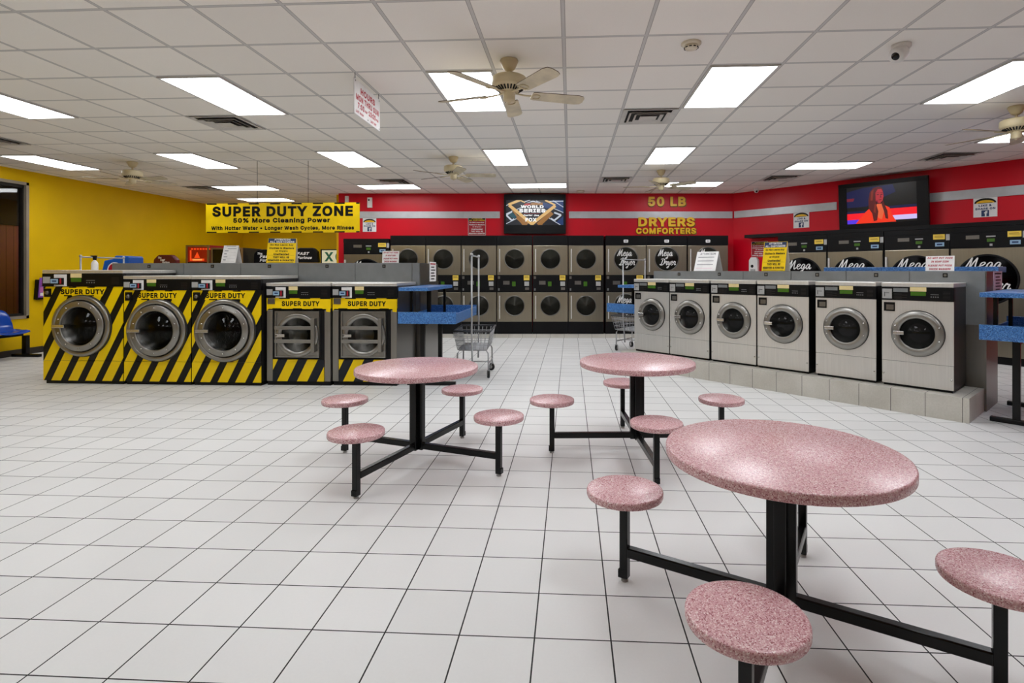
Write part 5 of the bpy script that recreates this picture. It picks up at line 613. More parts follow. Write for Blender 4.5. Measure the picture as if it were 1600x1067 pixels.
for (u, v, rot, lab) in ((795.5, 93.6, math.radians(88) , 'cream ceiling fan before a light panel, largest of the five'),
                         (708.5, 245, math.radians(74), 'cream ceiling fan in the middle, behind the hours sign over the bulkhead end'),
                         (207, 253, math.radians(58), 'cream ceiling fan near the yellow wall'),
                         (1033, 266, math.radians(100), 'cream ceiling fan hanging before the gold 50 LB letters'),
                         (1588, 166, math.radians(120), 'cream ceiling fan cut by the photo edge, before the angled red wall')):
    p = on_z(u, v, CEIL); p.z -= .0005
    if fan0 is None: fan0 = make_fan(p, rot - YAW, lab)
    else: clone(fan0, lab, p, rot - YAW)

p = on_z(1080, 67, CEIL)
t = thing('smoke_detector', 'round ivory smoke detector on the ceiling', 'smoke detector', p)
m = MB(); m.revolve([(0, 0), (.075, 0), (.077, -.012), (.06, -.02), (0, -.02)]); m.build('base', 'detector', t)
m = MB(); m.revolve([(0, -.02), (.05, -.02), (.055, -.035), (.042, -.05), (0, -.053)]); hd = m.build('sensor_head', 'detector', t)
m = MB()
for k in range(10):
    a = 2 * PI * k / 10; m.bar((.0535 * math.cos(a - .18), .0535 * math.sin(a - .18), -.041), (.0535 * math.cos(a + .18), .0535 * math.sin(a + .18), -.041), .006, .006)
m.build('sensor_slots', 'black_matte', hd)
p = on_z(907, 298, CEIL)
t = thing('ceiling_sensor', 'small round ceiling sensor over the sports television', 'sensor', p)
m = MB(); m.revolve([(0, 0), (.09, 0), (.085, -.025), (.05, -.045), (0, -.047)]); m.build('dome', 'detector', t)

def dome_camera(u, v, lab, aim, s=1):
    p = on_z(u, v, CEIL)
    t = thing('dome_camera', lab, 'security camera', p, aim)
    m = MB(); m.revolve([(0, 0), (.055 * s, 0), (.055 * s, -.02 * s), (.045 * s, -.03 * s), (0, -.03 * s)]); m.build('mount', 'white_plastic', t)
    m = MB(); m.T = Matrix.Translation((0, -.018 * s, -.058 * s)) @ Matrix.Rotation(math.radians(32), 4, 'X')
    m.revolve([(0, .05 * s), (.035 * s, .045 * s), (.05 * s, .02 * s), (.05 * s, -.025 * s), (.044 * s, -.045 * s), (0, -.045 * s)], axis='y'); e = m.build('camera_head', 'white_plastic', t)
    m = MB(); m.T = Matrix.Translation((0, -.018 * s, -.058 * s)) @ Matrix.Rotation(math.radians(32), 4, 'X')
    m.revolve([(0, -.046 * s), (.025 * s, -.046 * s), (.021 * s, -.052 * s), (0, -.054 * s)], axis='y'); m.build('lens', 'glass_black', e)
dome_camera(1408, 70, 'white dome security camera on the ceiling facing the tables', math.radians(-62), 1.25)
dome_camera(1181, 294, 'small white dome camera where ceiling meets the angled red wall', 0, .9)
p = on_plane(84, 270, (LWX, 0, 0), (1, 0, 0))
t = thing('wall_camera', 'small white security camera high on the yellow wall', 'security camera', p, PI / 2)
m = MB(); m.revolve([(0, 0), (.05, 0), (.05, -.02), (.03, -.03), (0, -.03)], axis='y'); m.build('mount', 'white_plastic', t)
m = MB(); m.box(-.045, .045, -.12, -.03, -.045, .045); hd = m.build('camera_head', 'white_plastic', t, .012)
m = MB(); m.disc(0, .012, .016, -.1215).disc(0, -.02, .01, -.1215); m.build('lens', 'glass_black', hd)

# hours sign hung along the depth of the room
sx = GX - 3 * GRID
pn = on_plane(553, 121, (sx, 0, 0), (1, 0, 0)); pf = on_plane(593, 152, (sx, 0, 0), (1, 0, 0))
zb = on_plane(553, 176, (sx, 0, 0), (1, 0, 0)).z
SL = pf.y - pn.y; SH = pn.z - zb
t = thing('hours_sign', 'white hanging sign with red opening hours', 'sign', (sx, pn.y, zb), PI / 2)
m = MB(); m.m(0).box(0, SL, -.004, .004, 0, SH)
m.m(1)
m.text('HOURS', SL * .5, SH * .76, SL * .56, SH * .19, -.0048, .03)
m.text('MON THRU SUN', SL * .5, SH * .52, SL * .88, SH * .18, -.0048, .03)
m.text('7:00', SL * .24, SH * .30, SL * .24, SH * .17, -.0048, .03).text('AM', SL * .42, SH * .27, SL * .09, SH * .08, -.0048, .02)
m.text('-', SL * .5, SH * .30, SL * .03, SH * .02, -.0048, .03)
m.text('10:00', SL * .67, SH * .30, SL * .28, SH * .17, -.0048, .03).text('PM', SL * .88, SH * .27, SL * .09, SH * .08, -.0048, .02)
m.text('LAST WASH', SL * .19, SH * .10, SL * .28, SH * .075, -.0048, .02).text('LAST DRY', SL * .72, SH * .10, SL * .24, SH * .075, -.0048, .02)
m.m(2)
for qx, qz in ((.04, .95), (.96, .95), (.96, .05), (.5, .07)): m.disc(SL * qx, SH * qz, .008, -.005, 12)
m.build('sign_board', ['white', 'red_ink', 'black'], t)
m = MB()
for q in (.04, .96): m.bar((SL * q, 0, SH * .95), (SL * q, 0, CEIL - zb), .004, .004)
m.build('hanger', 'alu_dark', t)

# yellow banner
bt = on_plane(322, 318, (0, 8.6, 0), (0, 1, 0)); br = on_plane(562, 363, (0, 8.6, 0), (0, 1, 0))
BW = br.x - bt.x; BH = bt.z - br.z
t = thing('hanging_banner', 'yellow super duty zone banner hung on wires over the striped washers', 'banner', (bt.x, 8.6, br.z))
m = MB(); m.m(0).box(0, BW, -.004, .004, 0, BH).m(1)
m.text('SUPER DUTY ZONE', BW * .50, BH * .72, BW * .915, BH * .36, -.0052, .045)
m.text('50% More Cleaning Power', BW * .495, BH * .40, BW * .63, BH * .20, -.0052, .03)
m.text('With Hotter Water \u2022 Longer Wash Cycles, More Rinses', BW * .5, BH * .145, BW * .93, BH * .165, -.0052, .035)
for k in range(8):
    a = BW * (.005 + k * .139); m.rect(a, min(a + BW * .066, BW), BH * .955, BH * 1.0, -.0050)
    m.rect(a, min(a + BW * .066, BW), 0, BH * .04, -.0050)
m.build('banner_sheet', ['hyellow', 'black'], t)
for u in (402, 481.5):
    q = on_plane(u, 317, (0, 8.6, 0), (0, 1, 0)).x - bt.x
    m = MB(); m.tube([(q, 0, BH), (q, 0, CEIL - br.z)], .0035, 6); m.build('hanging_wire', 'alu_dark', t)
# ------------------------------------------------------------------ washers
def drum(parent, cx, cz, gl, y0, depth):
    m = MB(); m.revolve([(gl * 1.02, y0), (gl * 1.0, y0 + .04)], (cx, 0, cz), 'y', 48); m.revolve([(gl * 1.0, y0 + .04), (gl * .86, y0 + .05), (gl * .86, y0 + .07), (gl * 1.1, y0 + .08)], (cx, 0, cz), 'y', 48); b = m.build('drum_boot', 'rubber', parent)
    m = MB(); m.revolve([(gl * 1.1, y0 + .08), (gl * 1.12, y0 + depth - .04), (gl * 1.0, y0 + depth), (gl * .4, y0 + depth - .03), (0, y0 + depth - .035)], (cx, 0, cz), 'y', 40); d = m.build('drum', 'drum_back', parent)
    m = MB()
    for k in range(3):
        a = PI / 2 + 2 * PI * k / 3 + .4; m.bar((cx + gl * 1.02 * math.cos(a), y0 + .1, cz + gl * 1.02 * math.sin(a)), (cx + gl * 1.02 * math.cos(a), y0 + depth - .05, cz + gl * 1.02 * math.sin(a)), .05, .06)
    m.build('drum_lifter', 'drum', d)
def door_round(parent, cx, cz, R, gl, duty=True):
    m = MB(); m.revolve([(R * 1.025, 0), (R * 1.025, -.008), (R * .99, -.008)], (cx, 0, cz), 'y', 64); m.build('door_seal', 'rubber', parent)
    m = MB()
    if duty:
        m.revolve([(R, -.004), (R, -.03), (R * .985, -.04), (R * .87, -.046), (R * .855, -.03), (R * .855, -.012)], (cx, 0, cz), 'y', 64); pr = .062
    else:
        m.revolve([(R, -.004), (R, -.018), (R * .975, -.03), (gl * 1.06, -.036), (gl * 1.01, -.03), (gl, -.005), (gl, .01)], (cx, 0, cz), 'y', 64); pr = .034
    d = m.build('door', 'ring', parent)
    if duty:
        m = MB(); m.revolve([(R * .855, -.012), (R * .82, -.012)], (cx, 0, cz), 'y', 64); m.build('door_gasket', 'rubber', d)
        m = MB(); m.revolve([(R * .83, -.012), (R * .83, -pr + .008), (R * .81, -pr), (gl * 1.08, -pr + .004), (gl * 1.03, -pr - .008), (gl, -pr + .006), (gl, .01)], (cx, 0, cz), 'y', 64); m.build('inner_ring', 'ring', d)
    m = MB(); m.revolve([(gl * math.sin(q * PI / 20) , -pr + .012 + gl * .38 * (math.cos(q * PI / 20))) for q in range(10, -1, -1)], (cx, 0, cz), 'y', 48); m.build('door_glass', 'door_glass', d)
    m = MB(); rb = (R * .83 + gl) / 2 if duty else (R + gl) / 2 + .01
    for a in ([2 * PI * (k + .5) / 10 for k in range(10)] if duty else [.35, -.35, PI - .35, PI + .35]):
        m.revolve([(0, -pr - .008), (.009, -pr - .006), (.009, -pr + .006)], (cx + rb * math.cos(a), 0, cz + rb * math.sin(a)), 'y', 10)
    m.build('door_rivets', 'chrome', d)
    m = MB(); m.box(cx - R * (.86 if duty else .88), cx - gl * .68, -pr - .035, -pr - .006, cz - .02, cz + .02); m.build('door_handle', 'chrome', d, .006)
    drum(parent, cx, cz, gl, .012, .42)
    return d

def control_strip(parent, w, z0, z1, duty):
    h = z1 - z0; k = w
    m = MB(); m.box(0, w, -.012, .05, z0, z1); cp = m.build('control_panel', 'black', parent, .004)
    y = -.0135
    if duty:
        m = MB(); m.box(.015 * k, .105 * k, -.016, -.012, z0 + h * .25, z0 + h * .75); m.build('coin_plate', 'grey_light', cp)
        m = MB(); m.rect(.15 * k, .31 * k, z0 + h * .02, z0 + h * .93, y); cr = m.build('card_plate', 'white', cp)
        m = MB(); m.m(0).box(.125 * k, .275 * k, -.04, y, z0 + h * .14, z0 + h * .66).m(1).rect(.13 * k, .225 * k, z0 + h * .24, z0 + h * .58, -.0405).m(2).rect(.15 * k, .205 * k, z0 + h * .36, z0 + h * .47, -.041).m(3).rect(.245 * k, .265 * k, z0 + h * .2, z0 + h * .62, -.041)
        m.build('card_reader', ['black', 'blue_card', 'navy', 'red_ink'], cr)
        gx0, gx1 = .365 * k, .49 * k
    else:
        m = MB(); m.m(0).box(.015 * k, .155 * k, -.016, -.012, z0 + h * .1, z0 + h * .85).m(1).rect(.045 * k, .055 * k, z0 + h * .25, z0 + h * .6, -.0165).rect(.06 * k, .12 * k, z0 + h * .5, z0 + h * .54, -.0165)
        m.build('coin_plate', ['grey_light', 'black'], cp)
        m = MB(); m.m(0).rect(.175 * k, .385 * k, z0 + h * .62, z0 + h * .9, y).m(1)
        for q in range(5): m.rect(.19 * k, (.30 + .07 * (q % 2)) * k, z0 + h * (.1 + q * .09), z0 + h * (.13 + q * .09), y)
        m.build('instruction_plate', ['grey_panel', 'charcoal'], cp)
        gx0, gx1 = .425 * k, .635 * k
    m = MB(); m.box(gx0, gx1, -.018, -.012, z0 + h * .36, z0 + h * .66); m.build('display', 'green_lcd', cp)
    m = MB(); m.rect(gx0 - .01 * k, gx1 + .005 * k, z0 + h * .68, z0 + h * 1.0, y); m.build('sticker', 'cream_tag', cp)
    m = MB(); b0 = gx1 + .06 * k
    m.m(0).rect(b0, b0 + .11 * k, z0 + h * .45, z0 + h * .49, y)
    for q in range(4): m.m(0).disc(b0 + (.01 + q * .03) * k, z0 + h * .3, .006 * k + .002, y, 10)
    m.build('program_buttons', 'grey_panel', cp); m = MB()
    for q in range(6): m.rect(.86 * k, .955 * k, z0 + h * (.18 + q * .1), z0 + h * (.205 + q * .1), y)
    m.build('panel_lettering', 'charcoal', cp)
    return cp

def duty_washer(w, h, dcx, dcz, R, label, loc, pz):
    D = .95
    t = thing('striped_washer', label, 'washing machine', loc, 0, 'yellow and black striped washers')
    m = MB(); m.openbox(.004, w - .004, .012, D, .05, h - .045); m.build('cabinet', 'charcoal', t)
    m = MB(); m.box(.02, w - .02, .03, D - .03, 0, .05); m.build('plinth', 'black', t)
    m = MB(); m.box(-.0, w, -.01, D, h - .042, h); m.build('top_cover', 'steel', t, .006)
    zt = h - .215 + pz
    m = MB(); m.m(0).panel_hole(.006, w - .006, .305, zt, 0, .012, dcx, dcz, R * .66).m(1)
    # yellow patch behind the words, black dashes at its upper and lower edges
    a = dcx - .285 * (1 if w > 1 else .87); e = dcx + .33 * (1 if w > 1 else .87)
    z1 = zt - .002; z0 = zt - .125
    m.flat([(a - .03, z0), (e - .06, z0), (e, z1), (a + .03, z1)], -.0012)
    m.m(2).text('SUPER DUTY', dcx, zt - .067, .60 if w > 1 else .525, .066, -.002, .04)
    for q in range(2): m.rect(a + .1 + q * .25, a + .2 + q * .25, z1 - .014, z1, -.0016)
    for q in range(2): m.rect(a + .03 + q * .3, a + .14 + q * .3, z0, z0 + .014, -.0016)
    m.build('front_panel', ['hz', 'hyellow', 'black'], t)
    m = MB(); m.box(.006, w - .006, 0, .012, .045, .301); m.build('lower_panel', 'hz', t)
    control_strip(t, w, h - .213 + pz, h - .045, True)
    m = MB(); m.m(0).box(.025, .12, -.012, 0, zt - .135, zt - .025); lk = m.build('coin_box', 'black', t, .004)
    m = MB(); m.revolve([(0, -.03), (.022, -.03), (.025, -.012)], (.075, 0, zt - .08), 'y', 16).box(.07, .08, -.034, -.03, zt - .095, zt - .065); m.build('lock', 'steel_dark', lk)
    door_round(t, dcx, dcz, R, R * .63)
    return t
WY = 6.8
duty_washer(1.10, 1.483, .545, .758, .394, 'tallest yellow and black striped washer, at the yellow wall end of the row', (-6.878, WY, 0), 0)
duty_washer(.908, 1.408, .457, .706, .396, 'yellow and black striped washer with round door, second from the yellow wall', (-5.775, WY, 0), .03)
duty_washer(.925, 1.408, .452, .708, .398, 'yellow and black striped washer with round door, beside the square-doored pair', (-4.862, WY, 0), .03)

def square_washer(label, loc):
    w, h, D = .848, 1.318, .86
    t = thing('square_door_washer', label, 'washing machine', loc, 0, 'square-doored super duty washers')
    m = MB(); m.openbox(.004, w - .004, .03, D, .05, h - .045); m.build('cabinet', 'steel_dark', t)
    m = MB(); m.box(.01, w - .01, .02, D - .03, 0, .052); m.build('plinth', 'black', t)
    m = MB(); m.box(0, w, -.01, D, h - .042, h); m.build('top_cover', 'steel', t, .006)
    for x0, x1 in ((.004, .082), (w - .082, w - .004)):
        m = MB(); m.box(x0, x1, 0, .03, .055, .97); m.build('side_trim', 'darker_steel', t, .004)
    m = MB(); m.panel_hole(.082, w - .082, .05, .97, .012, .03, .43, .652, .215); m.build('recess_panel', 'black_matte', t)
    m = MB(); m.m(0).flat([(.004, .955), (.03, .985), (w - .06, .985), (w - .06, .95), (w - .004, .945), (w - .004, 1.125), (.004, 1.125)], -.001)
    m.m(0).box(.004, w - .004, 0, .03, .99, 1.125)
    m.m(1).text('SUPER DUTY', w * .535, 1.052, .50, .066, -.002, .035)
    for q in range(3): m.rect(.17 + q * .27, .31 + q * .27, 1.112, 1.1255, -.0016); m.rect(.08 + q * .27, .2 + q * .27, .978, .992, -.0016)
    m.build('name_band', ['hyellow', 'black'], t)
    m = MB(); m.box(.02, .115, -.012, .0, 1.045, 1.12); m.build('coin_box', 'steel_dark', t, .004)
    control_strip(t, w, 1.125, h - .045, True)
    m = MB(); m.panel_hole(.125, .705, .365, .955, -.012, .012, .43, .652, .21); d = m.build('door', 'darker_steel', t)
    m = MB()
    for (a, b_, c, e) in ((.125, .705, .365, .38), (.125, .705, .94, .955), (.125, .14, .38, .94), (.69, .705, .38, .94)): m.box(a, b_, -.028, -.012, c, e)
    m.build('door_rim', 'ring', d)
    cx, cz, R = .43, .652, .275
    m = MB(); m.revolve([(R, -.012), (R, -.05), (R * .97, -.058), (R * .80, -.05), (R * .76, -.03), (R * .76, -.015)], (cx, 0, cz), 'y', 48); m.build('door_ring', 'ring', d)
    m = MB(); m.revolve([(R * .77, -.035), (R * .6, -.02), (R * .2, -.006), (0, -.004)], (cx, 0, cz), 'y', 40); m.build('door_glass', 'door_glass', d); drum(t, cx, cz, .21, .013, .42)
    for z in (.725, .555):
        m = MB(); m.box(.15, .63, -.085, -.055, z, z + .044); m.build('door_bar', 'ring', d, .005)
    m = MB(); m.box(.625, .672, -.09, -.012, .44, .87); m.build('hinge_bar', 'darker_steel', d, .005)
    m = MB(); m.box(.17, .29, -.10, -.085, .632, .668).box(.17, .2, -.1, -.012, .638, .662); m.build('door_handle', 'chrome', d, .004)
    m = MB(); m.box(.088, w - .088, -.004, .01, .055, .335); m.build('lower_panel', 'hzn', t)
    return t
sq = square_washer('square-doored super duty washer beside the round-doored striped washers', (-3.91, 6.87, 0))
clone(sq, 'square-doored super duty washer at the aisle end, beside the blue folding table', (-3.055, 6.90, 0), 0)

# stainless washers on the tiled curb
E45 = Vector((1, -1, 0)) / math.sqrt(2); N45 = Vector((-1, -1, 0)) / math.sqrt(2)
def isl(e, S, z=0):                              # point at coordinate e along the 45 degree island, X+Y=S
    return Vector(((S + e * math.sqrt(2)) / 2, (S - e * math.sqrt(2)) / 2, z))
CURB_Z = .24; SW = 9.57; SB = 10.33; SE = 11.2
def steel_washer(label, loc):
    w, h, D = .642, 1.108, .53
    t = thing('stainless_washer', label, 'washing machine', loc, -PI / 4, 'stainless washers on the tiled curb')
    m = MB(); m.openbox(.004, w - .004, .012, D, .03, h - .04); m.build('cabinet', 'charcoal', t)
    m = MB(); m.box(.015, w - .015, .02, D - .03, 0, .03); m.build('plinth', 'black', t)
    m = MB(); m.box(0, w, -.012, D, h - .045, h); m.build('top_cover', 'steel', t, .006)
    m = MB(); m.panel_hole(.003, w - .003, .272, .918, 0, .012, .33, .578, .165); m.build('front_panel', 'steel', t)
    m = MB(); m.box(.003, w - .003, 0, .012, .025, .268); m.build('lower_panel', 'steel', t, .002)
    control_strip(t, w, .922, h - .046, False)
    m = MB(); m.m(0).box(.022, .125, -.006, 0, .80, .895).m(1).rect(.045, .115, .815, .87, -.0065); m.build('coin_box', ['black', 'steel_dark'], t)
    door_round(t, .33, .578, .236, .157, False)
    m = MB(); m.revolve([(0, -.012), (.008, -.01), (.008, 0)], (w - .02, 0, .13), 'y', 8).revolve([(0, -.012), (.008, -.01), (.008, 0)], (.02, 0, .13), 'y', 8); m.build('panel_screws', 'chrome', t)
    return t
sw0 = None
for e, lab in ((-5.365, 'stainless washer on the tiled curb beside the far blue folding table'),
               (-4.712, 'second stainless washer on the tiled curb from the dryer wall'),
               (-4.04, 'third stainless washer on the tiled curb from the dryer wall'),
               (-3.385, 'fourth stainless washer from the dryer wall, beside the widest black gap'),
               (-2.668, 'stainless washer between two black gaps, second from the open curb end'),
               (-1.975, 'largest-looking stainless washer at the open end of the tiled curb')):
    p = isl(e, SW, CURB_Z)
    if sw0 is None: sw0 = steel_washer(lab, p)
    else: clone(sw0, lab, p, -PI / 4)
# tiled curb
cb = MB(); L = 4.32; dp = (SB - 9.35) / math.sqrt(2) + .02
cb.box(0, L, 0, dp, 0, CURB_Z - .001)
o = struct('trim_6', cb, 'curb', loc=isl(-1.184 - L, 9.35)); o.rotation_euler = (0, 0, -PI / 4)
o.name = 'trim_6'

# service bulkheads behind the washers
def bulkhead(label, loc, rz, L, D, H, zb, joints, locks, end_right=True):
    t = thing('service_bulkhead', label, 'service bulkhead', loc, rz, 'grey service bulkheads')
    m = MB(); m.box(0, L, .012, D, 0, H - .004); m.build('body', 'steel_dark', t)
    js = [0] + joints + [L]
    for a, c in zip(js[:-1], js[1:]):
        m = MB(); m.box(a + .003, c - .003, 0, .012, zb, H); pn = m.build('access_panel', 'grey_panel', t, .002)
        for q in locks:
            if a < q < c:
                k = MB(); k.m(0).box(q - .022, q + .022, -.005, 0, H - .065, H - .02).m(1).box(q - .013, q + .013, -.007, -.005, H - .055, H - .03); k.build('panel_lock', ['black', 'steel_dark'], pn)
    m = MB(); m.box(-.004, L + .004, 0.013, D + .004, H - .004, H + .004); m.build('top_cap', 'grey_panel', t)
    m = MB(); m.box(L, L + .008, .0, D, 0.0, H); m.build('end_panel', 'steel_dark', t)
    return t
BLX0, BLX1, BLY = -6.79, -2.16, 7.78
def lx(u): return on_plane(u, 415, (0, BLY, 0), (0, 1, 0)).x - BLX0
bulkhead('grey service bulkhead behind the striped washers', (BLX0, BLY, 0), 0, BLX1 - BLX0, 1.05, 1.583, .9, [lx(287), lx(376), lx(466), lx(555), lx(644)], [lx(233), lx(332), lx(421), lx(511), lx(600)])
BRE0, BRE1 = -5.40, -1.172
def le(u, v=433):
    q = on_plane(u, v, isl(0, SB), N45); return (q.x - q.y) / math.sqrt(2) - BRE0
BRZ = on_plane(1300, 424, isl(0, SB), N45).z
bulkhead('grey service bulkhead behind the stainless washers', isl(BRE0, SB), -PI / 4, BRE1 - BRE0, (SE - SB) / math.sqrt(2), BRZ, .9, [le(1161), le(1236), le(1322), le(1421)], [le(1061), le(1124), le(1197), le(1277), le(1369), le(1477)])

# ------------------------------------------------------------------ dryers
MEGA = {
 'M': [[(0, 0), (.18, .55), (.33, 1.0), (.36, .98), (.34, .45), (.33, .05), (.55, .6), (.74, 1.0), (.76, .95), (.74, .35), (.80, .02), (.92, .08), (1.0, .2)]],
 'e': [[(0, .22), (.25, .32), (.4, .5), (.3, .62), (.12, .5), (.08, .22), (.22, .02), (.42, .08), (.55, .22)]],
 'g': [[(.42, .5), (.25, .6), (.08, .38), (.1, .12), (.25, .08), (.42, .5), (.36, .0), (.22, -.38), (.05, -.42), (.03, -.3), (.25, -.12), (.5, .15), (.58, .25)]],
 'a': [[(.44, .5), (.26, .6), (.08, .36), (.1, .08), (.24, .05), (.44, .5), (.42, .15), (.5, .02), (.64, .2)]],
 'D': [[(.05, .88), (.3, 1.0), (.65, .9), (.78, .55), (.6, .15), (.3, 0), (.02, .04), (.0, .14), (.18, .12)], [(.38, .86), (.3, .45), (.2, .04)]],
 'r': [[(0, .25), (.14, .58), (.2, .6), (.22, .5), (.38, .52), (.32, .2), (.38, .02), (.52, .2)]],
 'y': [[(.0, .45), (.1, .58), (.12, .3), (.2, .08), (.34, .2), (.45, .58), (.38, .05), (.22, -.38), (.05, -.42), (.04, -.3), (.3, -.1), (.55, .2)]],
}
def script_word(m, word, x, z, w, h, y):
    adv = {'M': 1.02, 'e': .52, 'g': .56, 'a': .62, 'D': .86, 'r': .5, 'y': .54}
    tot = sum(adv[c] for c in word); k = w / tot; cur = 0
    for c in word:
        for st in MEGA[c]:
            m.ribbon([(x + (cur + px + .22 * pz) * k, z + pz * h) for px, pz in st], .115 * h, y)
        cur += adv[c]

def dryer_door(parent, x0, x1, z0, z1, cx, cz, R, word, glassmat='glass_black'):
    m = MB(); m.box(x0, x1, -.02, 0, z0, z1); d = m.build('door', 'steel_dryer', parent, .006)
    m = MB(); m.revolve([(R * 1.06, -.02), (R * 1.06, -.026), (R, -.03), (R * .97, -.022)], (cx, 0, cz), 'y', 48); m.build('window_ring', 'steel_dark' if R < .3 else 'black', d)
    m = MB(); m.m(0).revolve([(R * .985, -.0235), (R * .8, -.0215), (0, -.0212)], (cx, 0, cz), 'y', 48)
    if word:
        m.m(1); k = R > .3
        script_word(m, 'Mega', cx - R * .74, cz + R * (.45 if k else .26), R * 1.22, R * (.44 if k else .56), -.031); script_word(m, 'Dryer', cx - R * .58, cz - R * (.42 if k else .52), R * 1.32, R * (.44 if k else .56), -.031)
    m.build('door_window', [glassmat, 'white'], d)
    m = MB(); hz = z0 + (z1 - z0) * .12
    if R > .3: m.box(x0 + .015, x0 + .045, -.06, -.02, cz + R * .15, z1 - .12)
    else: m.box(x0 + .045, x0 + .066, -.055, -.02, z0 + (z1 - z0) * .1, z1 - (z1 - z0) * .12)
    m.build('door_handle', 'handle', d, .004)
    return d

def dryer_controls(parent, w, z0, z1, big, stickers=True):
    m = MB(); m.box(.004, w - .004, -.012, .05, z0, z1); cp = m.build('control_panel', 'black', parent)
    h = z1 - z0; y = -.0135
    if big: spec = (('coin_plate', 'steel_dark', .22, .40, .56, .80), ('display', 'green_lcd', .50, .60, .36, .56), ('selector', 'grey_light', .49, .61, .66, .74), ('sticker', 'yellow_tag', .76, .93, .62, .96), ('card_slot', 'blue_card', .79, .92, .16, .42), ('notice', 'grey_light', .945, .999, .55, .95), ('start_button', 'grey_light', .535, .57, .10, .24))
    else: spec = (('coin_plate', 'steel_dark', .18, .36, .44, .66), ('display', 'green_lcd', .43, .53, .34, .62), ('sticker', 'yellow_tag', .76, .92, .70, 1.0), ('price_card', 'grey_light', .78, .91, .36, .62), ('card_slot', 'steel_dark', .80, .91, .12, .27), ('lock', 'steel_dark', .03, .09, .78, .94), ('start_button', 'grey_panel', .04, .08, .08, .22))
    for nm, mt, a, c, e, f in spec:
        if nm == 'sticker' and not stickers: continue
        k = MB(); k.m(0).box(a * w, c * w, -.017, -.0125, z0 + e * h, z0 + f * h)
        if nm == 'card_slot' and big: k.m(1).rect((a + .025) * w, (c - .025) * w, z0 + (e + .08) * h, z0 + (f - .08) * h, -.0175)
        if nm == 'sticker': k.m(1).rect((a + .02) * w, (c - .02) * w, z0 + (e + .14) * h, z0 + (e + .17) * h, -.0175).rect((a + .02) * w, (c - .03) * w, z0 + (e + .21) * h, z0 + (e + .24) * h, -.0175)
        k.build(nm, [mt, 'navy' if nm == 'card_slot' else 'gold_dark'], cp)
    return cp

DD = 12.15
def bx(u): return (u - CX) / CF * DD
def stack_dryer(w, label, x, mega, words, group):
    t = thing('stacked_dryer', label, 'clothes dryer', cam_xy(x, DD), -YAW, group)
    D = .38
    m = MB(); m.box(.003, w - .003, .002, D, .082, 2.25); m.build('cabinet', 'black', t)
    m = MB(); m.box(.002, w - .002, -.004, .05, .085, .345); m.build('plinth', 'black', t)
    m = MB(); m.box(.002, w - .002, -.015, .05, 2.045, 2.256); tp = m.build('top_trim', 'black', t)
    if mega:
        k = MB(); k.m(0).prism([(w / 2 - .045, 2.10), (w / 2 + .045, 2.10), (w / 2 + .05, 2.125), (w / 2 + .05, 2.155), (w / 2 + .04, 2.165), (w / 2 - .04, 2.165), (w / 2 - .05, 2.155), (w / 2 - .05, 2.125)], -.02, -.015).m(1).rect(w / 2 - .03, w / 2 + .03, 2.122, 2.145, -.0205)
        k.build('badge', ['white', 'grey_ink'], tp)
    R = .258 if mega else .215
    dryer_door(t, .008, w - .008, 1.385, 2.036, w * .5, 1.735, R, words[0], 'dryer_glass')
    dryer_door(t, .008, w - .008, .352, 1.003, w * .5, .704, R, words[1], 'dryer_glass')
    dryer_controls(t, w, 1.01, 1.378, False)
    return t
M['dryer_glass'] = plain('dark_dryer_glass', '#2b2a23', .1, 0, .8)
edges = [610, 665.4, 720.7, 776.3, 832.4, 888, 946, 1009.5, 1074, 1137.5]
names = ['stacked dryer hidden below by the grey bulkhead, beside the large single dryer',
         'stacked dryer behind the white notice on the bulkhead end',
         'stacked dryer behind the tall cart posts, under the red notice',
         'stacked dryer under the left half of the sports television'.replace('left half', 'near edge'),
         'stacked dryer under the far side of the sports television'.replace('under the far side', 'under the last half'),
         'stacked dryer between the television and the script-lettered dryers',
         'stacked dryer with white script on both windows, behind the far blue folding table',
         'stacked dryer with white script under the gold letters, second of the wider three',
         'stacked dryer behind the white attention tent, at the corner of the red walls']
names[3] = 'stacked dryer under the sports television, half beneath its starting edge'
names[4] = 'stacked dryer directly under the middle of the sports television'
plain0 = None; mega0 = None
wp = bx(665.4) - bx(610) ; wm = bx(1074) - bx(1009.5)
for i in range(6):
    if plain0 is None: plain0 = stack_dryer(wp - .001, names[i], bx(edges[i]), False, (False, False), 'plain stacked dryers on the red wall')
    else: clone(plain0, names[i], cam_xy(bx(edges[i]), DD), -YAW)
mega0 = stack_dryer(wm - .012, names[6], bx(edges[6]), True, (True, True), 'wide stacked dryers with script lettering')
clone(mega0, names[7], cam_xy(bx(edges[7]), DD), -YAW); clone(mega0, names[8], cam_xy(bx(edges[8]), DD), -YAW)
# tiled kick under the dryers
m = MB(); m.box(0, bx(1137.5) - bx(537), 0, .40, 0, .081); o = struct('trim_7', m, 'curb', loc=cam_xy(bx(537), 12.07)); o.rotation_euler = (0, 0, -YAW)

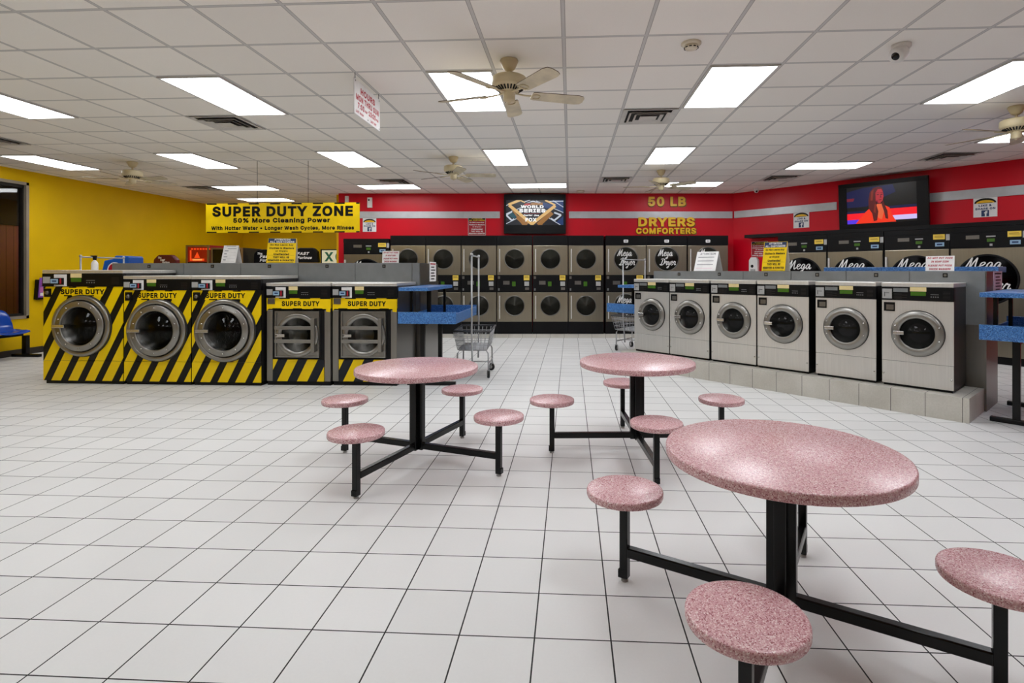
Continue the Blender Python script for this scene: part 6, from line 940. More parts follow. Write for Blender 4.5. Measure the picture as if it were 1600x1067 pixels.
def big_dryer(w, label, loc, rz, word, group):
    t = thing('large_dryer', label, 'clothes dryer', loc, rz, group)
    m = MB(); m.box(.003, w - .003, .002, .24, .0, 2.18); m.build('cabinet', 'black', t)
    m = MB(); m.box(0, w, -.02, .05, 2.10, 2.185); m.build('top_trim', 'black', t)
    dryer_controls(t, w, 1.845, 2.10, True)
    dryer_door(t, .012, w - .012, .45, 1.84, w * .5, 1.335, .385, word, 'black_window')
    m = MB(); m.box(.012, w - .012, -.015, 0, .12, .44); m.build('lower_panel', 'steel_dryer', t, .004)
    return t
M['black_window'] = plain('black_window_film', '#080808', .15, 0, .5)
big_dryer(bx(609) - bx(537) - .01, 'large single dryer at the free end of the red wall, beside the bulkhead', cam_xy(bx(537), DD), -YAW, True, 'large single dryers')
RO = .30
def ru(u, v): return along(on_plane(u, v, RC + RN * RO, RN), RC, RU)
redge = [ru(1293, 400), ru(1382, 400), ru(1484.6, 400)]
step = (redge[2] - redge[0]) / 2
xs = [redge[0] - step, redge[0], redge[1], redge[2], redge[2] + step]
labs = ['large script-lettered dryer beside the yellow tent sign on the angled red wall', 'large script-lettered dryer on the angled wall, second from the yellow tent sign',
        'large script-lettered dryer on the angled wall behind the pods card', 'large script-lettered dryer behind the pink notice at the bulkhead end',
        'large dryer on the angled wall at the photo edge, past the pink notice']
d0 = None
for x, lab in zip(xs, labs):
    p = RC + RU * x + RN * RO; p.z = 0
    if d0 is None: d0 = big_dryer(step - .006, lab, p, RA, True, 'large single dryers')
    else: clone(d0, lab, p, RA)
# black header over the angled dryers
ha = ru(1148, 376)
m = MB(); m.box(max(ha, .45), xs[4] + step + .5, -.012, RO - .01, 2.19, 2.26)
o = struct('trim_8', m, 'black', loc=RC + RN * RO); o.rotation_euler = (0, 0, RA)
# ------------------------------------------------------------------ terrazzo tables with fixed stools
def terrazzo_disc(m, cx, cy, z0, z1, r, n=64, b=.008):
    return m.revolve([(0, z0), (r - b, z0), (r - b * .3, z0 + b * .3), (r, z0 + b), (r, z1 - b), (r - b * .3, z1 - b * .3), (r - b, z1), (0, z1)], (cx, cy, 0), 'z', n)
def stool_table(label, loc, rz):
    t = thing('stool_table', label, 'table', loc, rz, 'pink terrazzo tables with fixed stools')
    m = MB(); terrazzo_disc(m, 0, 0, .70, .742, .462, 96); m.build('tabletop', 'pink_tz', t)
    m = MB()
    for k in range(4):
        a = k * PI / 2; p = Vector((math.cos(a), math.sin(a), 0)) * .034
        m.bar((p.x, p.y, .112), (p.x, p.y, .69), .046, .046)
    m.box(-.018, .018, -.018, .018, .115, .69)
    m.build('pedestal', 'black_steel', t, .004)
    m = MB(); m.box(-.16, .16, -.025, .025, .688, .70).box(-.025, .025, -.16, .16, .688, .70); m.build('top_bracket', 'black_steel', t)
    for k in range(4):
        a = k * PI / 2; R = Matrix.Rotation(a, 4, 'Z')
        m = MB(); m.T = R; m.bar((.05, 0, .142), (.672, 0, .142), .04, .046); arm = m.build('arm', 'black_steel', t, .005)
        m = MB(); m.T = R; m.box(.67, .71, -.02, .02, .016, .395); leg = m.build('stool_leg', 'black_steel', t, .004)
        m = MB(); m.T = R; m.revolve([(0, 0), (.017, 0), (.017, .008), (.008, .012), (.008, .02), (0, .02)], (.69, 0, 0), 'z', 14); m.build('foot', 'grey_light', leg)
        m = MB(); m.T = R; m.box(.708, .716, -.02, .02, .018, .055); m.build('foot_clip', 'black_steel', leg)
        m = MB(); m.T = R; m.box(.62, .76, -.03, .03, .394, .402); m.build('seat_bracket', 'black_steel', leg)
        m = MB(); terrazzo_disc(m, .69 * math.cos(a), .69 * math.sin(a), .402, .438, .18, 64, .009); m.build('seat', 'pink_tz', t)
    return t
st = stool_table('pink terrazzo table before the square-doored washers, with four attached stools', cam_xy(-.935, 4.2), math.radians(-21.5) - YAW)
clone(st, 'pink terrazzo table with attached stools in the middle, before the tiled curb', cam_xy(.79, 4.46), math.radians(1) - YAW)
clone(st, 'largest-looking pink terrazzo table, closest to the viewer, stool cut by the frame', cam_xy(.99, 2.245), math.radians(58) - YAW)

# ------------------------------------------------------------------ two-tier folding tables
def folding_table(label, loc, rz, w=.75, L=1.5, zt=.96, flip=False, lx_=.40):
    t = thing('folding_table', label, 'table', loc, rz, 'blue two-tier folding tables')
    m = MB(); th = .022; zf = zt - .145
    v = [(0, 0), (w, 0), (w, L), (0, L)]
    m.box(0, w, 0, L, zf, zf + .03)
    m.box(0, w, 0, th, zf + .03, zt).box(w - th, w, th, L - th, zf + .03, zt - .02).box(0, w, L - th, L, zf + .03, zt).box(0, th, th, L - th, zf + .03, zt - .06)
    m.build('tray', 'blue_tz', t, .003)
    m = MB(); o = w - .40 if flip else 0
    m.box(o, o + .37, .02, L - .05, zt + .26, zt + .305); m.build('upper_shelf', 'blue_tz', t, .004)
    for y in (.3, L - .35):
        m = MB(); m.box(o + .30, o + .335, y, y + .035, zf + .03, zt + .26); m.build('shelf_post', 'black_steel', t)
        m = MB(); m.box(o + .06, o + .095, y, y + .035, zf + .03, zt + .26); m.build('shelf_post', 'black_steel', t)
    for y in (.25, L - .3):
        m = MB(); m.box(lx_, lx_ + .06, y, y + .05, .045, zf); lg = m.build('leg', 'black_steel', t, .004)
        m = MB(); m.box(.04, w - .06, y - .005, y + .055, 0, .045); m.build('foot_bar', 'black_steel', lg, .006)
    m = MB(); m.box(lx_ + .005, lx_ + .055, .3, L - .3, zf - .05, zf - .001); m.build('rail', 'black_steel', t)
    return t
ft = folding_table('blue two-tier folding table at the bulkhead end, beside a square-doored washer', (-2.14, 6.72, 0), 0, .73, lx_=.21)
clone(ft, 'blue two-tier folding table at the open curb end, cut by the frame', isl(-1.115, 9.39), -PI / 4)
folding_table('small-looking far blue folding table between the curb and the script-lettered dryers', isl(-6.06, 9.78), -PI / 4, .62, 1.4, .94, True)
# long shelf of the same laminate behind the grey bulkhead
q0 = on_plane(1287, 420, isl(0, 11.4), N45); q1 = on_plane(1560, 420, isl(0, 11.4), N45)
t = thing('raised_counter', 'long blue speckled counter raised behind the grey bulkhead of the stainless washers', 'counter', (q0.x, q0.y, 0), -PI / 4)
LL = (q1 - q0).length
m = MB(); m.box(0, LL, 0, .5, q0.z - .045, q0.z + .02); m.build('worktop', 'blue_tz', t, .004)
for x in (.15, LL - .2):
    m = MB(); m.box(x, x + .05, .2, .25, 0, q0.z - .045); m.build('leg', 'black_steel', t)

# ------------------------------------------------------------------ laundry carts
def cart(label, loc, rz):
    t = thing('laundry_cart', label, 'laundry cart', loc, rz, 'wire laundry carts with hanging poles')
    W, L, z0, z1 = .50, .84, .40, .655
    wb, lb = .20, .36
    def lv(s):                                   # half sizes at fraction s up the basket
        return wb + (W / 2 - wb) * s, lb + (L / 2 - lb) * s, z0 + (z1 - z0) * s
    m = MB()
    for s in (0, .25, .5, .75):
        a, c, z = lv(s); m.tube([(-a, -c, z), (a, -c, z), (a, c, z), (-a, c, z)], .0045, 6, True)
    for i in range(9):
        q = -1 + 2 * i / 8
        a, c, z = lv(0); A, C, Z = lv(1)
        for sg in (-1, 1):
            m.tube([(q * a, sg * c, z), (q * A, sg * C, Z)], .0035, 5)
    for i in range(13):
        q = -1 + 2 * i / 12
        a, c, z = lv(0); A, C, Z = lv(1)
        for sg in (-1, 1): m.tube([(sg * a, q * c, z), (sg * A, q * C, Z)], .0035, 5)
        m.tube([(-a, q * c, z), (a, q * c, z)], .0035, 5)
    m.build('basket', 'cart', t)
    m = MB(); A, C, Z = lv(1); m.tube([(-A, -C, Z), (A, -C, Z), (A, C, Z), (-A, C, Z)], .014, 8, True); m.build('rim', 'cart_dark', t)
    m = MB(); a, c, z = lv(0); m.box(-a, a, -c, c, z - .006, z); m.build('basket_floor', 'cart', t)
    m = MB()
    for sy in (-1, 1):
        y = sy * .30
        m.tube([(-.215, y, .10), (-.21, y, .34), (-.18, y, .388), (.18, y, .388), (.21, y, .34), (.215, y, .10)], .011, 8)
    for sx in (-1, 1): m.tube([(sx * .213, -.3, .18), (sx * .213, .3, .18)], .011, 8)
    m.tube([(-.213, 0, .18), (.213, 0, .18)], .009, 8)
    m.build('frame', 'cart', t)
    for sx in (-1, 1):
        for sy in (-1, 1):
            x, y = sx * .215, sy * .30
            RT = Matrix.Translation((x, y, 0)) @ Matrix.Rotation(math.radians(62 if sy > 0 else 12), 4, 'Z') @ Matrix.Translation((-x, -y, 0))
            m = MB(); m.T = RT; m.revolve([(.012, -.016), (.05, -.016), (.056, -.01), (.056, .01), (.05, .016), (.012, .016)], (x, y + .02, .056), 'x', 20); wl = m.build('caster_wheel', 'rubber', t)
            m = MB(); m.T = RT; m.revolve([(0, -.02), (.03, -.018), (.03, .018), (0, .02)], (x, y + .02, .056), 'x', 14); m.build('hub', 'grey_light', wl)
            m = MB(); m.T = RT; m.bar((x - .021, y + .02, .056), (x - .018, y, .11), .004, .02).bar((x + .021, y + .02, .056), (x + .018, y, .11), .004, .02).box(x - .022, x + .022, y - .014, y + .014, .106, .114); m.build('caster_fork', 'cart', wl)
    for sy in (-1, 1):
        m = MB(); m.tube([(0, sy * .36, .18), (0, sy * .40, .45), (0, sy * .425, .66), (0, sy * .425, 1.69)], .012, 8); pl = m.build('pole', 'cart', t)
        m = MB(); m.revolve([(0, -.02), (.016, -.018), (.02, 0), (.014, .016), (0, .02)], (0, sy * .425, 1.695), 'z', 12); m.build('pole_knob', 'cart', pl)
    m = MB(); m.tube([(0, -.425, 1.68), (0, .425, 1.68)], .010, 8); m.build('hanging_rail', 'cart', t)
    return t
c0 = cart('wire laundry cart with tall poles in the aisle beside the blue folding table', cam_xy(-.915, 7.83), -YAW)
c2 = clone(c0, 'wire laundry cart behind the far blue folding table near the stainless washers', cam_xy(1.77, 10.25), math.radians(-38) - YAW)
clone(c0, 'wire laundry cart whose rail shows behind the tallest striped washer', cam_xy(-6.85, 8.62), -YAW)

# ------------------------------------------------------------------ televisions
def tele(name_label, loc, rz, W, H, bez, tilt, draw, mats):
    t = thing('television', name_label, 'television', loc, rz)
    t.rotation_euler = (tilt, 0, rz)
    l, r, b_, tp = bez
    m = MB(); m.box(0, W, 0, .07, 0, H); m.build('housing', 'black', t, .008)
    m = MB(); m.box(0, W, -.012, 0, 0, b_).box(0, W, -.012, 0, H - tp, H).box(0, l, -.012, 0, b_, H - tp).box(W - r, W, -.012, 0, b_, H - tp)
    m.build('bezel', 'black', t, .003)
    m = MB(); m.m(0).box(l, W - r, -.004, 0, b_, H - tp)
    draw(m, l, b_, W - r - l, H - tp - b_)
    m.build('screen', mats, t)
    m = MB(); m.box(W * .3, W * .7, .07, .12, H * .25, H * .75); m.build('wall_mount', 'alu_dark', t)
    return t
Y = lambda k: -.005 - .0006 * k
def clip(pts, x0, x1, z0, z1):
    for ax, lim, sg in ((0, x0, 1), (0, x1, -1), (1, z0, 1), (1, z1, -1)):
        out = []
        for i in range(len(pts)):
            p, q = pts[i - 1], pts[i]; a = (p[ax] - lim) * sg; c = (q[ax] - lim) * sg
            if (a >= 0) != (c >= 0):
                k = a / (a - c); out.append((p[0] + (q[0] - p[0]) * k, p[1] + (q[1] - p[1]) * k))
            if c >= 0: out.append(q)
        pts = out
        if not pts: return pts
    return pts
def sports(m, x, z, w, h):
    X = lambda a: x + a * w
    Z = lambda a: z + a * h
    def poly(mi, pts, k):
        p = clip(pts, 0, 1, 0, 1)
        if len(p) > 2: m.m(mi).flat([(X(a), Z(c)) for a, c in p], Y(k))
    def line(mi, a, c, t, k):
        d = Vector((c[0] - a[0], (c[1] - a[1]) * .46)); d.normalize(); nx, nz = -d.y * t / 2, d.x * t / 2 / .46
        poly(mi, [(a[0] + nx, a[1] + nz), (a[0] - nx, a[1] - nz), (c[0] - nx, c[1] - nz), (c[0] + nx, c[1] + nz)][::-1], k)
    poly(1, [(.80, 1), (1, 1), (1, .45), (.84, .72)], 1); poly(1, [(.62, .92), (.85, .8), (.8, .62), (.65, .7)], 1)
    poly(5, [(.04, .40), (.11, .5), (.2, .32), (.13, .24)], 1); poly(1, [(.87, .1), (1, .36), (1, 0), (.93, 0)], 1)
    for a, c in (((0, .78), (.12, .92)), ((0, .45), (.16, .62)), ((0, .05), (.2, .28)), ((.3, .92), (.42, 1)), ((.82, .98), (1, .72)), ((.84, .66), (1, .5)), ((.72, .32), (.95, 0)), ((.52, .97), (.62, .88)), ((.16, .6), (.3, .74)), ((.66, .62), (.76, .52)), ((.75, .95), (1, .96))): line(4, a, c, .012, 2)
    for a, c in (((.0, .4), (.1, .54)), ((0, .4), (.1, .18)), ((.1, .18), (.14, .24)), ((.84, .5), (.96, .4)), ((.96, .4), (.84, .18)), ((.78, .26), (.84, .18))): line(4, a, c, .03, 2)
    line(2, (.04, .82), (.24, 1.0), .045, 3); line(2, (.24, 1.0), (.33, .9), .02, 3); line(2, (.05, .80), (.46, .02), .055, 4); line(3, (.08, .72), (.3, .0), .03, 3); line(3, (.2, .34), (.36, 0), .09, 3)
    line(2, (.86, .8), (.68, 1.0), .03, 3); line(2, (.86, .78), (.44, .02), .055, 4); line(3, (.8, .5), (.56, .0), .08, 3); line(3, (.7, .36), (.6, 0), .05, 3)
    m.m(6).text('WORLD', X(.455), Z(.735), w * .40, h * .12, Y(6), .03); m.text('SERIES', X(.455), Z(.575), w * .46, h * .15, Y(6), .04)
    poly(4, [(.35, .88), (.45, .97), (.49, .97), (.6, .86), (.47, .93)], 5)
    poly(3, [(.42, .80), (.44, .9), (.64, .9), (.64, .80)], 4); poly(7, [(.3, .79), (.34, .87), (.42, .87), (.42, .79)], 4)
    m.m(7).rect(X(.3), X(.58), Z(.455), Z(.465), Y(5)); m.m(6).text('Capital', X(.38), Z(.385), w * .16, h * .075, Y(6), .02, .3).text('One', X(.53), Z(.385), w * .09, h * .07, Y(6), .02, .3)
    m.m(6).text('FOX', X(.435), Z(.21), w * .20, h * .15, Y(6), .06)
for nm, c, s in (('screen_navy', '#070d1c', 1), ('screen_blue', '#173a72', 1), ('screen_gold', '#e8bd78', 1.1), ('screen_bronze', '#a8743a', 1), ('screen_pale', '#cfd6e2', 1.1), ('screen_teal', '#135060', 1), ('screen_white', '#ffffff', 1.3), ('screen_red', '#c03030', 1),
                 ('tv_black', '#040508', 1), ('tv_blue', '#05104a', 1), ('tv_red', '#ff1326', 1.2), ('tv_orange', '#fb3415', 1.2), ('tv_hair', '#5c1418', 1), ('tv_hair_light', '#8a2a1c', 1), ('tv_skin', '#c02a38', 1), ('tv_skin_shade', '#7c1430', 1), ('tv_lilac', '#d8c8ff', 1.2), ('tv_violet', '#5a3af0', 1.1), ('tv_neck', '#ef6a3e', 1.1)):
    M[nm] = glow(nm, c, s)
p0 = wall_point(787.5, 365, True, .14); p1 = wall_point(884, 303.5, True, .14)
W1_, H1_ = (p1 - p0).dot(BU), p1.z - p0.z
tele('wall television showing a gold and blue baseball series graphic', p0, -YAW, W1_, H1_, (.05, .055, H1_ * .22, H1_ * .15), 0, sports, ['screen_navy', 'screen_blue', 'screen_gold', 'screen_bronze', 'screen_pale', 'screen_teal', 'screen_white', 'screen_red'])

def presenter(m, x, z, w, h):
    def P(mi, pts, k): m.m(mi).flat([(x + a * w, z + c * h) for a, c in pts], Y(k))
    def E(mi, a, c, ra, rc, k): P(mi, [(a + ra * math.cos(2 * PI * i / 24), c + rc * math.sin(2 * PI * i / 24)) for i in range(24)], k)
    P(1, [(0, .45), (.30, .45), (.45, .60), (.72, .78), (.68, .98), (.25, .96), (0, .88)], 1)
    P(7, [(0, .62), (.1, .62), (.12, .7), (0, .7)], 2)
    P(1, [(.62, .36), (1, .36), (1, .42), (.62, .42)], 2); P(1, [(0, .28), (.3, .28), (.3, .34), (0, .34)], 2)
    P(2, [(0, .11), (.32, .11), (.32, .28), (0, .28)], 3); P(2, [(.58, .16), (1, .16), (1, .35), (.58, .35)], 3)
    P(8, [(0, 0), (.3, 0), (.3, .11), (0, .11)], 3); P(9, [(.6, .05), (1, .05), (1, .17), (.6, .17)], 4)
    P(3, [(.13, .0), (.2, .14), (.28, .3), (.36, .42), (.55, .46), (.63, .38), (.66, .2), (.72, 0)], 5)
    P(10, [(.43, .28), (.45, .5), (.55, .5), (.56, .36), (.52, .08), (.47, .12)], 6)
    P(4, [(.33, .40), (.33, .62), (.35, .82), (.40, .93), (.48, .96), (.53, .92), (.55, .84), (.44, .78), (.44, .5), (.47, .3), (.45, .06), (.40, .04), (.38, .25)], 7)
    P(4, [(.54, .62), (.56, .48), (.60, .3), (.61, .08), (.57, .1), (.55, .3), (.52, .48)], 7)
    P(6, [(.435, .58), (.435, .80), (.47, .89), (.52, .89), (.545, .80), (.55, .68), (.535, .58), (.50, .51), (.465, .51)], 8)
    P(7, [(.435, .58), (.46, .6), (.47, .53), (.50, .51), (.465, .51)], 9)
    for a in (.468, .522): E(4, a, .745, .018, .014, 9)
    for a in (.466, .524): P(4, [(a - .022, .785), (a + .022, .79), (a + .02, .80), (a - .02, .797)], 9)
    P(7, [(.498, .66), (.522, .66), (.512, .74), (.506, .74)], 9); P(4, [(.475, .595), (.525, .60), (.518, .615), (.482, .612)], 9)
    P(5, [(.40, .3), (.42, .5), (.44, .5), (.43, .25)], 8); P(5, [(.36, .6), (.37, .84), (.41, .9), (.39, .6)], 8)
p0 = on_plane(1312, 361, RC + RN * .22, RN); p1 = on_plane(1452, 277, RC + RN * .22, RN); pa = on_plane(1309, 290, RC + RN * .22, RN)
W2_ = (p1 - p0).dot(RU); H2_ = pa.z - p0.z
tele('tilted wall television showing a woman in an orange top', p0, RA, W2_, H2_, (W2_ * .10, W2_ * .12, H2_ * .135, H2_ * .09), math.radians(-4) * -1, presenter, ['tv_black', 'tv_blue', 'tv_red', 'tv_orange', 'tv_hair', 'tv_hair_light', 'tv_skin', 'tv_skin_shade', 'tv_violet', 'tv_lilac', 'tv_neck'])

# ------------------------------------------------------------------ gold wall lettering
def letters(label, body, u0, u1, v0, v1):
    a = wall_point(u0, v1); c = wall_point(u1, v0); W, H = (c - a).dot(BU), c.z - a.z
    t = thing('wall_lettering', label, 'lettering', a + BN * .001, -YAW, 'gold letters on the red wall')
    m = MB(); m.text(body, W / 2 + .012, H / 2 - .012, W + .03, H + .02, -.006, .05); m.build('back_lettering', 'gold_dark', t)
    m = MB(); m.text(body, W / 2, H / 2, W, H, -.03, .035); m.build('lettering', 'gold', t)
    m = MB(); 
    vs, fs = text_mesh(body, .035, 0, 1.0)
    x0 = min(p[0] for p in vs); x1 = max(p[0] for p in vs); z0 = min(p[1] for p in vs); z1 = max(p[1] for p in vs)
    cnt = {}
    for f in fs:
        for i in range(len(f)):
            e = (f[i], f[(i + 1) % len(f)]); cnt[tuple(sorted(e))] = cnt.get(tuple(sorted(e)), 0) + 1
    for (i, j), k in cnt.items():
        if k == 1:
            q = [((vs[n_][0] - x0) / (x1 - x0) * W, (vs[n_][1] - z0) / (z1 - z0) * H) for n_ in (i, j)]
            m.add([(q[0][0], -.03, q[0][1]), (q[1][0], -.03, q[1][1]), (q[1][0], 0, q[1][1]), (q[0][0], 0, q[0][1])], [(0, 1, 2, 3)])
    m.build('side_lettering', 'gold_dark', t)
letters('gold 50 LB letters above the silver stripe on the red wall', '50 LB', 1012, 1071, 307.5, 322.5)
letters('large gold DRYERS letters just under the silver stripe', 'DRYERS', 997, 1085, 339.5, 354)
letters('smaller gold COMFORTERS letters, lowest word on the red wall', 'COMFORTERS', 993.5, 1087, 356, 365.5)

# ------------------------------------------------------------------ signs on walls
def wall_sign(name, label, back, u0, u1, v0, v1, draw, mats, group=None, cat='sign', th=.006):
    u, n, rz = (BU, BN, -YAW) if back else (RU, RN, RA)
    a = wall_point(u0, v1, back); c = wall_point(u1, v0, back)
    W = (c - a).dot(u); um = (u0 + u1) / 2
    H = wall_point(um, v0, back).z - wall_point(um, v1, back).z; a.z = wall_point(um, v1, back).z
    t = thing(name, label, cat, a + n * .001, rz, group)
    m = MB(); m.m(0).box(0, W, -th, 0, 0, H); draw(m, W, H, -th - .001); m.build('board', mats, t); return t
def share(m, W, H, y):
    # arched roof mark, words, white f on a blue square
    pts = [(W * (.5 + .46 * math.cos(a)), H * (.70 + .25 * math.sin(a))) for a in [PI * k / 12 for k in range(13)]]
    inn = [(W * (.5 + .38 * math.cos(a)), H * (.70 + .15 * math.sin(a))) for a in [PI * k / 12 for k in range(13)]]
    m.m(1)
    for k in range(12): m.flat([pts[k], pts[k + 1], inn[k + 1], inn[k]], y)
    m.m(2).flat(inn, y)
    m.m(1).rect(W * .2, W * .8, H * .69, H * .715, y - .0005)
    m.m(3).text('LIKE &', W * .5, H * .58, W * .54, H * .11, y, .02).text('SHARE ON', W * .5, H * .42, W * .84, H * .11, y, .02)
    m.m(3).rect(W * .34, W * .66, H * .03, H * .34, y); m.m(0).text('f', W * .53, H * .17, W * .15, H * .27, y - .0006, .06)
SM = ['white', 'black', 'gold', 'navy']
wall_sign('share_sign', 'white like and share sign by the banner end, under the first silver stripe', True, 567, 588, 341, 362, share, SM, 'like and share signs')
wall_sign('share_sign', 'white like and share sign between the wall corner and the woman television', False, 1240, 1264.5, 331, 356, share, SM, 'like and share signs')
wall_sign('share_sign', 'white like and share sign past the woman television, at the frame edge side', False, 1521, 1558.5, 308, 339, share, SM, 'like and share signs')
RULES = ('Do Not Leave Any', 'Clothes in Washers', 'or Dryers', 'Unattended', 'THEY WILL BE', 'REMOVED & DONATED')
def rules_red(m, W, H, y):
    m.m(1).rect(W * .02, W * .98, H * .80, H * .99, y)
    m.m(2).text('ATTENTION', W * .5, H * .94, W * .6, H * .06, y - .0005, .02).text('ALL CUSTOMERS', W * .5, H * .85, W * .9, H * .065, y - .0005, .02)
    m.m(3)
    for k, (s, w) in enumerate(zip(RULES, (.82, .88, .5, .62, .66, .9))): m.text(s, W * .5, H * (.72 - k * .125), W * w, H * .07, y, .02)
    for (a, c, e, f) in ((0, 1, 0, .012), (0, 1, .988, 1), (0, .015, 0, 1), (.985, 1, 0, 1)): m.rect(W * a, W * c, H * e, H * f, y - .0004)
wall_sign('rules_sign', 'red attention sign on the red wall beside the sports television', True, 731.5, 759, 340, 367.5, rules_red, ['red_sign', 'black', 'gold', 'white'], 'red attention signs')
wall_sign('rules_sign', 'red attention sign above the white soap dispenser', False, 1174.5, 1200, 377.5, 401.2, rules_red, ['red_sign', 'black', 'gold', 'white'], 'red attention signs')
def none(m, W, H, y): pass
def sensor(m, W, H, y):
    m.m(1).disc(W * .35, H * .75, W * .2, y, 16)
wall_sign('wall_sensor', 'white wall unit with a black eye above the silver stripe', True, 575, 582, 309, 324.5, sensor, ['white_plastic', 'black'], None, 'wall sensor', .05)
wall_sign('alarm_box', 'small white box at the top corner of the red wall behind the banner', True, 540, 545, 306.5, 316, none, ['white_plastic'], None, 'alarm box', .04)
# soap dispenser
a = wall_point(1173, 425, False); c = wall_point(1187, 402, False); W = (c - a).dot(RU); H = c.z - a.z
t = thing('soap_dispenser', 'white soap dispenser on the red wall beside the yellow tent sign', 'dispenser', a + RN * .001, RA)
m = MB(); m.prism([(0, 0), (W, 0), (W, H * .8), (W * .8, H), (W * .2, H), (0, H * .8)], -.09, 0); bd = m.build('housing', 'white_plastic', t, .015)
m = MB(); m.disc(W * .4, H * .4, W * .16, -.0915, 20); m.build('sight_window', 'black', bd)
m = MB(); m.box(W * .25, W * .75, -.11, -.09, H * .06, H * .2); m.build('push_bar', 'grey_light', t, .004)

# ------------------------------------------------------------------ cards and tents on the bulkheads
def card(label, loc, rz, W, H, draw, mats, name='card_notice', group=None, lean=math.radians(8)):
    t = thing(name, label, 'notice', loc, rz, group)
    m = MB(); m.T = Matrix.Rotation(-lean, 4, 'X'); m.m(0).box(0, W, -.003, 0, 0, H); draw(m, W, H, -.004); m.build('card', mats, t)
    m = MB(); m.bar((W * .5, .16 * H + .10, .003), (W * .5, .5 * H * math.tan(lean) + .001, H * .5), W * .3, .004); m.build('prop', 'white', t)
    return t
def pods(m, W, H, y):
    m.m(1)
    for k, s in enumerate(('DO NOT PUT PODS', 'IN SOAP DISH', 'PLEASE PUT PODS', 'INSIDE WASHERS')):
        m.text(s, W * .5, H * (.86 - k * .235 - (.03 if k > 1 else -.0)), W * (.88, .62, .84, .76)[k], H * .13, y, .03, .25)
ytop = 1.588
q = on_plane(597, 412, (0, BLY + .1, 0), (0, 1, 0)); q1 = on_plane(623, 394, (0, BLY + .1, 0), (0, 1, 0))
card('white pods card standing on the grey bulkhead before the large single dryer', (q.x, BLY + .1, ytop), 0, q1.x - q.x, q1.z - ytop + .02, pods, ['white', 'red_ink'], group='do not put pods cards')
pl = isl(0, SB + .12); q = on_plane(1446, 424, pl, N45); q1 = on_plane(1491, 400, pl, N45)
card('white pods card standing on the bulkhead of the stainless washers', (q.x, q.y, BRZ + .005), -PI / 4, (q1 - q).dot(E45), q1.z - BRZ, pods, ['white', 'red_ink'], group='do not put pods cards')

def tent(label, loc, rz, W, H, half, draw, mats, name='tent_sign', taper=.0):
    t = thing(name, label, 'tent sign', loc, rz)
    an = math.atan2(half, H)
    for sgn in (1, -1):
        m = MB(); m.T = Matrix.Translation((0, 0 if sgn == 1 else 2 * half, 0)) @ Matrix.Rotation(-an * sgn, 4, 'X')
        L = math.hypot(half, H)
        if sgn == 1:
            m.m(0).box(0, W, -.004, 0, 0, L - .002); draw(m, W, L, -.0052); m.build('printed_panel', mats, t)
        else:
            m.box(0, W, 0, .004, 0, L - .002); m.build('rear_panel', 'white', t)
    return t
def face(p, deg): return -math.atan2(p.x, p.y) - math.radians(deg)
TW = 1.25
def rules_yellow(m, W, H, y):
    m.m(1).rect(.02 * W, W * .98, H * .80, H * .985, y); m.m(2).text('ATTENTION', W * .5, H * .935, W * .56, H * .07, y - .001, .03).text('ALL CUSTOMERS', W * .5, H * .845, W * .86, H * .07, y - .001, .03)
    m.m(3)
    for k, (s, w) in enumerate(zip(RULES, (.80, .86, .42, .54, .56, .90))): m.text(s, W * .5, H * (.715 - k * .122), W * w, H * .072, y, .015)
    m.rect(W * .04, W * .96, H * .30, H * .305, y)
    m.rect(W * .06, W * .94, H * .02, H * .035, y)
YM = ['hyellow', 'navy', 'white', 'black']
def tent_at(u0, u1, v0, v1, pt, n, udir, ztop):
    a = on_plane(u0, v1, pt, n); c = on_plane(u1, v0, pt, n); return Vector((a.x, a.y, ztop)), (c - a).dot(udir), c.z - ztop
lo, W, H = tent_at(416, 457, 371, 411, (0, BLY + .05, 0), (0, 1, 0), Vector((1, 0, 0)), ytop)
tent('yellow attention tent sign on the bulkhead behind the striped washers', lo, face(lo, 14), W * 1.0, H, .11, rules_yellow, YM)
lo, W, H = tent_at(1190, 1234, 376, 422, isl(0, SB + .1), N45, E45, BRZ + .005)
tent('yellow attention tent sign on the bulkhead beside the soap dispenser', lo, face(lo, 20), W * 1.0 / TW, H, .11, rules_yellow, YM)
def price_list(m, W, H, y):
    m.m(1).rect(W * .2, W * .85, H * .93, H * .96, y).rect(W * .3, W * .9, H * .80, H * .83, y)
    for k in range(4): m.rect(W * .12, W * (.3 if k % 2 else .38), H * (.66 - k * .17), H * (.71 - k * .17), y).rect(W * .08, W * .92, H * (.6 - k * .17), H * (.605 - k * .17), y)
lo, W, H = tent_at(345, 366, 383, 412, (0, BLY + .05, 0), (0, 1, 0), Vector((1, 0, 0)), ytop)
tent('white price tent on the bulkhead before the dark machine tops', lo, face(lo, 30), W * 1.05, H, .09, price_list, ['white', 'grey_ink'])
def attention(m, W, H, y):
    m.m(1).text('ATTENTION', W * .52, H * .88, W * .72, H * .11, y, .01)
    for k in range(3): m.rect(W * .1, W * .84, H * (.68 - k * .19), H * (.72 - k * .19), y)
    m.m(2).rect(W * .08, W * .84, H * .12, H * .15, y)
lo, W, H = tent_at(1084, 1124, 392, 423, isl(0, SB + .1), N45, E45, BRZ + .005)
tent('white attention tent on the bulkhead before the last wide stacked dryer', lo, face(lo, 26), W * 1.0 / TW, H, .13, attention, ['white', 'grey_ink', 'pink_card'])

